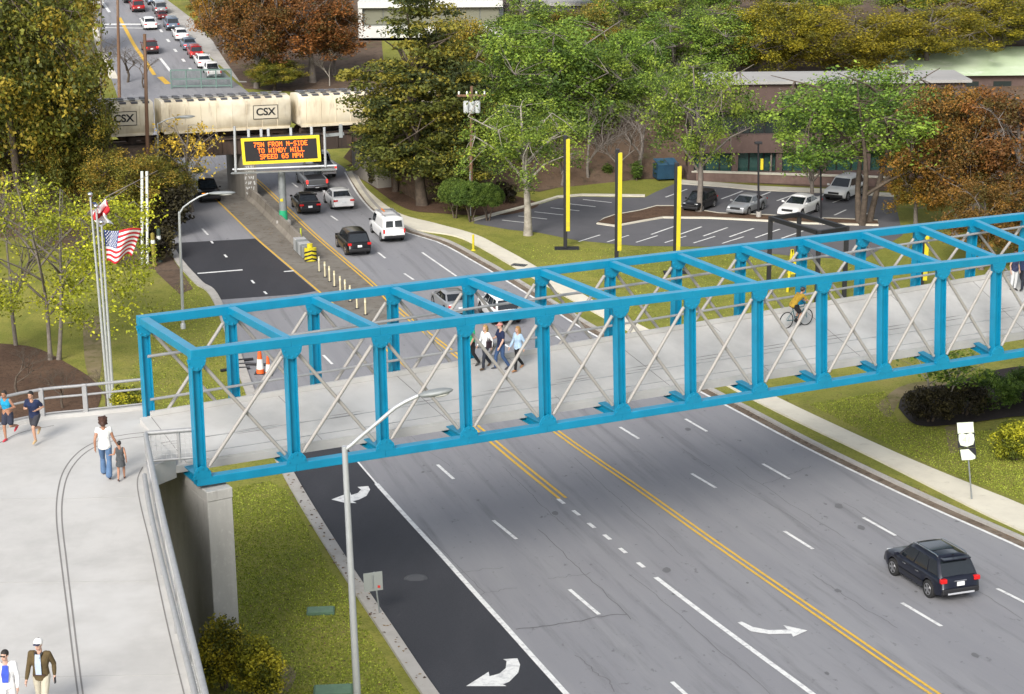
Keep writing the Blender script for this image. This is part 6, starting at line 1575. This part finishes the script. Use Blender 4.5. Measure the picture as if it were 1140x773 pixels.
    if not crop and top is not None:
        m.tube([J['pel']-Vector((0, 0, .10)), J['pel']+Vector((0, 0, .06))], [.145, .13], 12)
    for sd_ in ('l', 'r'):
        a, b, c = J['s'+sd_], J['e'+sd_], J['w'+sd_]
        if sleeve == 'short': limb(m, [a, a.lerp(b, .62)], [.060, .056], .004)
        elif sleeve == 'long': limb(m, [a, a.lerp(b, .5), b, b.lerp(c, .5), b.lerp(c, .93)], [.062, .056, .050, .047, .036], .003)
        elif sleeve == 'cap': limb(m, [a, a.lerp(b, .25)], [.060, .056], .004)
    to = remesh(m, 'jacket' if extra == 'jacket' else 'top', top, root, .013, 2)
    bm = bmesh.new(); bm.from_mesh(to.data); bmesh.ops.delete(bm, geom=[v for v in bm.verts if v.co.z > J['neck'].z+.005 and abs(v.co.x) < .09], context='VERTS'); bm.to_mesh(to.data); bm.free()
    # bottoms
    m = MB(); m.ball(J['pel']+Vector((0, 0, -.03)), 1, 12, 8, (.165, .125, .125))
    for sd_ in ('l', 'r'):
        a, b, c = J['h'+sd_], J['k'+sd_], J['a'+sd_]
        if leg == 'long': limb(m, [a, a.lerp(b, .5), b, b.lerp(c, .5), b.lerp(c, .97)], [.098, .088, .068, .062+flare*.5, .055+flare], .002)
        elif leg == 'short': limb(m, [a, a.lerp(b, .5), a.lerp(b, .72)], [.102, .100, .098], .004)
    if leg == 'dress': m.tube([J['pel']+Vector((0, 0, .1)), J['pel']-Vector((0, 0, .1)), J['pel']-Vector((0, -.02, .30))], [.13, .17, .21], 14)
    remesh(m, 'shorts' if leg == 'short' else ('skirt' if leg == 'dress' else 'trousers'), bottom, root, .013, 2)
    # shoes
    ms = mat('shoe_%02d%02d%02d' % tuple(int(c*99) for c in shoes), shoes, .6)
    for sd_ in ('l', 'r'):
        d = (J['a'+sd_]-J['k'+sd_]).normalized(); f = Vector((0, 1, 0)); f = (f-d*f.dot(d)*.8).normalized(); an = J['a'+sd_]; m = MB()
        m.tube([an-f*.055+Vector((0, 0, -.035)), an+f*.05+Vector((0, 0, -.042)), an+f*.14+Vector((0, 0, -.055)), an+f*.185+Vector((0, 0, -.060))], [.040, .044, .036, .022], 10)
        remesh(m, 'shoe', ms, root, .012, 2)
    root['_hp'] = 0; return root, J, hp, HM
def fix(root): 
    if '_hp' in root: del root['_hp']
def on(px, py, z=PZ): return at(px, py, z)
CAMV = math.pi   # facing the camera (model looks along +Y)
M_white_c = cloth('white', (.75, .75, .75), .1)
# joggers
r, J, hp, HM = person(on(11, 490), CAMV-.3, RUN2, 'woman jogging in a bright blue crop top and dark shorts, cut by the left edge', cloth('aqua', (.01, .30, .52)), cloth('dark_shorts', (.03, .035, .06)), (.03, .02, .015), M_skin2, (.5, .04, .06), 1.02, 'none', 'short', True, crop=1); fix(r)
m = MB(); m.tube([hp(0, -.10, .03), hp(0, -.15, 0), hp(.04, -.17, -.12)], [.03, .035, .015], 8); m.build('ponytail', mat('hair_dark', (.03, .02, .015), .7), r)
r, J, hp, HM = person(on(41, 493), CAMV-.25, RUN, 'man jogging in a navy T-shirt and dark shorts in front of the railing', cloth('navy', (.012, .022, .07)), cloth('charcoal', (.04, .04, .05)), (.012, .010, .009), M_skin, (.5, .35, .18), 1.06, 'short', 'short'); fix(r)
# woman and child
r, J, hp, HM = person(on(119, 531), .12, P_(WALK, er=(.24, .04, 1.13), wr=(.32, .10, .92)), 'woman in a white blouse and flared blue jeans leading a child by the hand', cloth('blouse', (.72, .72, .70), .1), cloth('jeans', (.10, .18, .32)), (.07, .03, .02), M_skin2, (.06, .02, .015), 1.13, 'cap', 'long', True, hairlen=.05, flare=.035); fix(r)
m = MB(); m.ball(hp(0, -.02, .04), 1, 14, 10, (.125, .125, .115)); 
for k in range(26):
    a = k*2.4; z = -.06+.2*k/26; m.ball(hp(math.cos(a)*.10, -.03+math.sin(a)*.09, z), .035, 6, 5)
ho = remesh(m, 'curls', mat('hair_auburn', (.07, .028, .018), .8, noise=.5, nscale=30), r, .016, 1)
bm = bmesh.new(); bm.from_mesh(ho.data); bmesh.ops.delete(bm, geom=[v for v in bm.verts if (v.co-J['head']).y > .045 and (v.co-J['head']).z < .05], context='VERTS'); bm.to_mesh(ho.data); bm.free()
r, J, hp, HM = person(on(135.5, 534.5), .1, P_(WALK2, el=(-.24, .02, 1.15), wl=(-.36, .06, 1.12)), 'small child in a grey sleeveless dress holding the hand of the woman in white', cloth('grey_dress', (.07, .075, .08)), cloth('grey_dress', (.07, .075, .08)), (.02, .015, .012), M_skin2, (.06, .02, .015), .74, 'none', 'dress', True); fix(r)
# two men near the bottom edge
r, J, hp, HM = person(on(12, 803), CAMV+.1, P_(WALK2, yaw=-.35), 'person in a white jacket and trousers over a blue shirt at the lower left edge', M_white_c, M_white_c, (.02, .016, .014), M_skinf, (.05, .05, .05), 1.02, 'long', 'long'); fix(r)
m = MB(); m.prism([(-.07, .12, 1.42), (.05, .12, 1.42), (.085, .155, 1.22), (.075, .15, 1.02), (-.055, .15, 1.02), (-.085, .155, 1.22)], (0, .012, 0)); m.build('shirt', cloth('royal', (.05, .10, .55)), r)
m = MB(); m.box(hp(0, .080, .012), (.11, .025, .026), HM); m.build('glasses', M_trim, r)
m = MB(); w_ = J['wr']; m.box(w_+Vector((.01, .03, -.12)), (.04, .09, .14)); m.build('dark_bag', M_trim, r)
r, J, hp, HM = person(on(50, 796), CAMV-.08, WALK, 'man in an olive brown jacket, white cap and beige trousers holding a dark phone', cloth('olive_jacket', (.105, .072, .028)), cloth('khaki', (.50, .46, .36), .15), (.03, .02, .015), M_skinf, (.03, .03, .03), 1.10, 'long', 'long', extra='jacket'); fix(r)
m = MB(); m.prism([(-.055, .115, 1.43), (.055, .115, 1.43), (.065, .150, 1.2), (.06, .142, .99), (-.06, .142, .99), (-.065, .150, 1.2)], (0, .014, 0)); m.build('shirt', cloth('pale_blue', (.42, .50, .62), .15), r)
m = MB(); m.tube([(-.07, .05, 1.44), (-.045, .11, 1.40), (-.03, .13, 1.34)], [.03, .025, .012], 6); m.tube([(.07, .05, 1.44), (.045, .11, 1.40), (.03, .13, 1.34)], [.03, .025, .012], 6); m.build('collar', M_trim, r)
m = MB(); m.ball(hp(0, -.01, .055), 1, 16, 10, (.098, .112, .082), HM); cp = m.build('cap', cloth('cap_white', (.78, .77, .74), .08), r)
m = MB(); m.ball(hp(0, .105, .045), 1, 14, 6, (.075, .065, .012), HM); m.build('cap_peak', mat('peak_navy', (.015, .02, .06), .5), cp)
m = MB(); m.box(J['wl']+Vector((-.02, .05, -.10)), (.02, .07, .13)); m.build('phone', M_trim, r)
m = MB(); m.box((0, .135, .975), (.24, .012, .035)); m.build('belt', mat('belt_brown', (.05, .025, .015), .5), r)
# group crossing the bridge
def ond(px, py): return deck_at(px, py)
LEFTW = BH+math.pi/2   # facing along the bridge towards its left end
RIGHTW = BH-math.pi/2
M_lady = cloth('light_blue', (.42, .58, .75), .15)
r = person(ond(577, 412), LEFTW+.2, WALK, 'blonde woman in a light blue top and black trousers in the bridge group', M_lady, cloth('black_trousers', (.015, .015, .018)), (.48, .26, .09), M_skinf, (.45, .22, .10), .98, 'long', 'long', True, hairlen=.22)[0]; fix(r)
m = MB(); m.box((.20, -.12, 1.02), (.10, .22, .26)); m.tube([(.16, -.1, 1.14), (.12, -.02, 1.42), (.15, .08, 1.16)], .012, 5); m.build('handbag', mat('bag_cream', (.6, .5, .33), .6), r)
r = person(ond(558, 411), LEFTW-.1, P_(WALK2, er=(.24, .10, 1.14), wr=(.20, .34, 1.10)), 'man in a navy T-shirt, blue jeans and pink cap in the bridge group', cloth('navy', (.012, .022, .07)), cloth('jeans_dark', (.05, .10, .22)), (.10, .05, .03), M_skinf, (.05, .05, .06), 1.04, 'short', 'long'); J = r[1]; hp = r[2]; HM = r[3]; r = r[0]; fix(r)
m = MB(); m.ball(hp(0, -.01, .055), 1, 14, 8, (.092, .108, .075), HM); m.ball(hp(0, .11, .04), 1, 12, 6, (.07, .06, .012), HM); m.build('cap', cloth('pink_cap', (.6, .25, .22), .1), r)
r = person(ond(541, 410), LEFTW+.25, WALK, 'blonde woman in a white shirt with a dark shoulder bag in the bridge group', M_white_c, cloth('dark_jeans', (.03, .035, .05)), (.42, .27, .10), M_skinf, (.10, .06, .03), .97, 'long', 'long', True, hairlen=.2)[0]; fix(r)
m = MB(); m.box((-.22, -.02, 1.0), (.12, .30, .26)); m.tube([(-.19, .08, 1.12), (-.12, .02, 1.44), (-.19, -.12, 1.12)], .014, 5); m.build('shoulder_bag', mat('bag_dark', (.03, .015, .025), .6), r)
r = person(ond(525, 407), LEFTW, WALK2, 'person in a bright green top and black trousers leading the group beside the blue post', cloth('green_top', (.02, .38, .16)), cloth('black_trousers', (.015, .015, .018)), (.03, .02, .015), M_skin, (.05, .05, .05), 1.0, 'short', 'long')[0]; fix(r)
r = person(ond(1128, 323), CAMV+.5, STAND, 'woman in a dark patterned top and white trousers near the right end of the bridge', cloth('ink_pattern', (.06, .07, .16), .6), M_white_c, (.14, .07, .04), M_skinf, (.03, .03, .03), 1.02, 'none', 'long', True, hairlen=.12)[0]; fix(r)
r = person(ond(1138, 322), LEFTW+.3, WALK, 'person in dark blue clothes cut off by the right edge on the bridge', cloth('dark_blue', (.03, .05, .12)), cloth('dark_jeans', (.03, .035, .05)), (.05, .03, .02), M_skin, (.04, .04, .04), 1.04, 'short', 'long')[0]; fix(r)
# cyclist and bicycle
bp_ = ond(886, 364); BY_ = RIGHTW
r = person(bp_, BY_, BIKE, 'cyclist in a yellow jersey bent over a dark bicycle on the bridge', cloth('yellow_jersey', (.48, .30, .03)), cloth('black_shorts', (.015, .015, .018)), (.06, .03, .015), M_skin, (.04, .04, .04), 1.0, 'short', 'short'); J = r[1]; hp = r[2]; HM = r[3]; r = r[0]; fix(r)
m = MB(); m.ball(hp(0, -.01, .05), 1, 14, 8, (.10, .13, .085), HM); m.build('helmet', mat('helmet_dark', (.05, .04, .04), .4), r)
bk = empty('bicycle', bp_, BY_, 'dark road bicycle with thin wheels ridden across the bridge deck', 'bicycle'); M_bk = mat('bike_frame_teal', (.02, .10, .12), .35)
wr = .335
for y in (-.50, .52):
    wv = empty('wheel', (0, y, wr+.01), 0); wv.parent = bk
    m = MB(); n = 28; m.tube([(0, math.cos(2*math.pi*k/n)*wr, math.sin(2*math.pi*k/n)*wr) for k in range(n+1)], .022, 6, cap=False); m.build('tyre', M_tyre, wv)
    m = MB(); 
    for k in range(14): a = 2*math.pi*k/14; m.tube([(0, 0, 0), (0, math.cos(a)*wr, math.sin(a)*wr)], .004, 3, cap=False)
    m.tube([(-.04, 0, 0), (.04, 0, 0)], .025, 8); m.build('spokes', M_galv, wv)
bb, st, hd, ra_, fa_ = Vector((0, -.05, .30)), Vector((0, -.20, .80)), Vector((0, .38, .82)), Vector((0, -.50, wr)), Vector((0, .52, wr))
m = MB()
for a, b in ((bb, st), (st, hd), (bb, hd-Vector((0, -.01, .10)))): m.tube([a, b], .02, 8)
for s in (-1, 1): m.tube([bb, ra_+Vector((s*.05, 0, 0))], .011, 6); m.tube([st-Vector((0, 0, .1)), ra_+Vector((s*.05, 0, 0))], .010, 6)
m.build('frame', M_bk, bk)
m = MB()
for s in (-1, 1): m.tube([hd+Vector((s*.03, 0, -.1)), hd.lerp(fa_, .6)+Vector((s*.05, .02, 0)), fa_+Vector((s*.05, 0, 0))], .014, 6)
m.build('fork', M_bk, bk)
m = MB(); m.tube([hd, hd+Vector((0, .05, .12))], .016, 6); m.tube([(-.24, .48, .98), (-.1, .44, .95), (.1, .44, .95), (.24, .48, .98)], .014, 6); m.build('handlebar', M_trim, bk)
m = MB(); m.tube([st, st+Vector((0, -.03, .09))], .014, 6); m.ball(st+Vector((0, -.03, .11)), 1, 10, 6, (.07, .14, .03)); m.build('saddle', M_trim, bk)
m = MB(); m.lathe([(.09, -.01), (.09, .01)], 16, c=bb+Vector((.05, 0, 0)), axis=(1, 0, 0)); m.tube([bb, bb+Vector((.09, .02, -.13)), bb+Vector((.16, .02, -.14))], .012, 6); m.tube([bb, bb+Vector((-.09, .05, .13)), bb+Vector((-.16, .08, .12))], .012, 6); m.build('crankset', M_trim, bk)
# ================================================================== loose ground detail
def inside(p, poly):
    x, y = p; c = False; n = len(poly); j = n-1
    for i in range(n):
        if (poly[i][1] > y) != (poly[j][1] > y) and x < (poly[j][0]-poly[i][0])*(y-poly[i][1])/(poly[j][1]-poly[i][1])+poly[i][0]: c = not c
        j = i
    return c
def scatter(name, px_polys, counts, size, mats, flat=False, hgt=.09, seed=1, kind='stuff', off=.0):
    rng = np.random.default_rng(seed); Q = []; 
    for poly, n in zip(px_polys, counts):
        W_ = [tuple(at(*p).to_2d()) for p in poly]; xs = [p[0] for p in W_]; ys = [p[1] for p in W_]; k = 0
        while k < n:
            x = rng.uniform(min(xs), max(xs)); y = rng.uniform(min(ys), max(ys))
            if not inside((x, y), W_): continue
            k += 1; z = h(x, y)+off; a = rng.uniform(0, 6.28); s = size*rng.uniform(.5, 1.4); c, sn = math.cos(a)*s, math.sin(a)*s
            if flat:
                t = rng.uniform(.0, .5)*s; b = rng.uniform(.5, .8)
                Q.append([(x-c, y-sn, z+.004), (x+sn*b, y-c*b, z+.004+t), (x+c, y+sn, z+.006), (x-sn*b, y+c*b, z+.004+t*.4)])
            else:
                g = hgt*rng.uniform(.5, 1.5); lx, ly = rng.uniform(-.5, .5, 2)*g
                Q.append([(x-c, y-sn, z-.01), (x+c, y+sn, z-.01), (x+c*.5+lx, y+sn*.5+ly, z+g), (x-c*.5+lx, y-sn*.5+ly, z+g)])
    V = np.array(Q); MI = rng.integers(0, len(mats), len(V))
    me = quads_mesh(name, V, MI, mats); o = bpy.data.objects.new(name, me); COL.objects.link(o); o['kind'] = kind; return o
GR = three('lawn', (.37, .41, .065), (.26, .30, .042), (.17, .21, .03))
scatter('grass', [[(246, 545), (300, 536), (318, 545), (366, 630), (410, 702), (448, 765), (470, 810), (250, 810)], [(900, 450), (985, 436), (1000, 470), (1060, 480), (1140, 480), (1140, 558), (1040, 520)], [(130, 440), (205, 300), (222, 322), (240, 350), (290, 480), (250, 520), (170, 470)], [(565, 268), (640, 275), (780, 280), (950, 295), (900, 400), (760, 385), (600, 295)]],
        [26000, 14000, 9000, 9000], .03, GR, seed=3, hgt=.035)
LV = [mat('dead_leaf_%d' % i, c, .8) for i, c in enumerate(((.10, .05, .025), (.17, .09, .04), (.05, .03, .02), (.22, .15, .07)))]
scatter('fallen_leaves', [[(309, 533), (323, 526), (381, 621), (439, 707), (484, 773), (474, 776), (428, 707), (371, 626)], [(800, 447), (872, 484), (1000, 541), (1140, 606), (1140, 598), (1000, 534), (878, 478), (806, 444)], [(246, 545), (300, 536), (410, 702), (470, 810), (250, 810)], [(860, 440), (1140, 556), (1140, 480), (985, 436)], [(250, 215), (330, 275), (345, 290), (333, 292), (300, 262), (240, 220)]],
        [160, 420, 200, 160, 420], .055, LV, flat=True, seed=5, off=.012)
# kerb and gutter leaves sit on the raised kerb too
scatter('kerb_leaves', [[(309, 531), (325, 525), (383, 621), (441, 707), (486, 773), (470, 776), (426, 707), (369, 626)]], [90], .07, LV, flat=True, seed=8, off=.125)
# cracks and sealed joints in the carriageway
def crack(a, b, wob, wd, n=26, seed=0):
    r_ = random.Random(seed); A = at(*a).to_2d(); B = at(*b).to_2d(); d = (B-A); nrm = Vector((-d.y, d.x)).normalized(); P = []; o_ = 0
    for i in range(n+1):
        o_ += r_.uniform(-wob, wob); o_ *= .9; P.append(A.lerp(B, i/n)+nrm*o_)
    return strip_loop(P, wd)
CR = []
for i, (a, b, w_, wd) in enumerate((((575, 702), (700, 686), .10, .05), ((600, 590), (705, 690), .06, .03), ((505, 640), (560, 632), .08, .035), ((640, 510), (760, 620), .05, .028), ((820, 520), (940, 600), .05, .03), ((700, 640), (860, 773), .05, .03), ((850, 540), (905, 520), .08, .03), ((760, 500), (905, 590), .05, .025),
    ((560, 520), (630, 585), .06, .03), ((905, 640), (1000, 700), .06, .03), ((610, 645), (660, 640), .10, .03), ((640, 730), (690, 770), .08, .035), ((470, 590), (540, 660), .04, .025), ((440, 470), (500, 520), .04, .025), ((940, 560), (1050, 628), .06, .03), ((525, 665), (575, 655), .09, .03), ((1010, 610), (1140, 690), .05, .03), ((395, 300), (450, 350), .06, .04), ((500, 322), (560, 372), .06, .04))):
    CR.append(crack(a, b, w_, wd*(.6 if i > 1 else .9), seed=i))
sheet('road_cracks', CR, mat('crack_tar', (.105, .105, .11), .85), .0225)
PT = [crack(a, b, .10, wd, 14, seed=50+i) for i, (a, b, wd) in enumerate((((560, 690), (660, 688), .5), ((520, 655), (580, 650), .35), ((880, 506), (960, 545), .7), ((630, 560), (660, 545), .4), ((1000, 575), (1060, 600), .8)))]
0 and sheet('road_patches', PT, layered('pale_patch', (.17, .165, .16), [((.13, .13, .13), 1.5, .42, .6, 8, (1, 1, 1)), ((.22, .20, .18), 3, .5, .7, 8, (1, 1, 1))], rough=.9), .0215)
OL = []
r_ = random.Random(11)
for k in range(26):
    px, py = r_.uniform(430, 1120), r_.uniform(470, 765)
    if px < 400+(py-470)*.85 or py < 458+(px-820)*.475+14: continue
    c = at(px, py).to_2d(); n = 9; rr = r_.uniform(.05, .22); OL.append([c+Vector((math.cos(2*math.pi*i/n)*rr*r_.uniform(.6, 1), math.sin(2*math.pi*i/n)*rr*1.8*r_.uniform(.6, 1))) for i in range(n)])
sheet('oil_spots', OL, mat('oil_spot', (.13, .13, .135), .7), .0235)
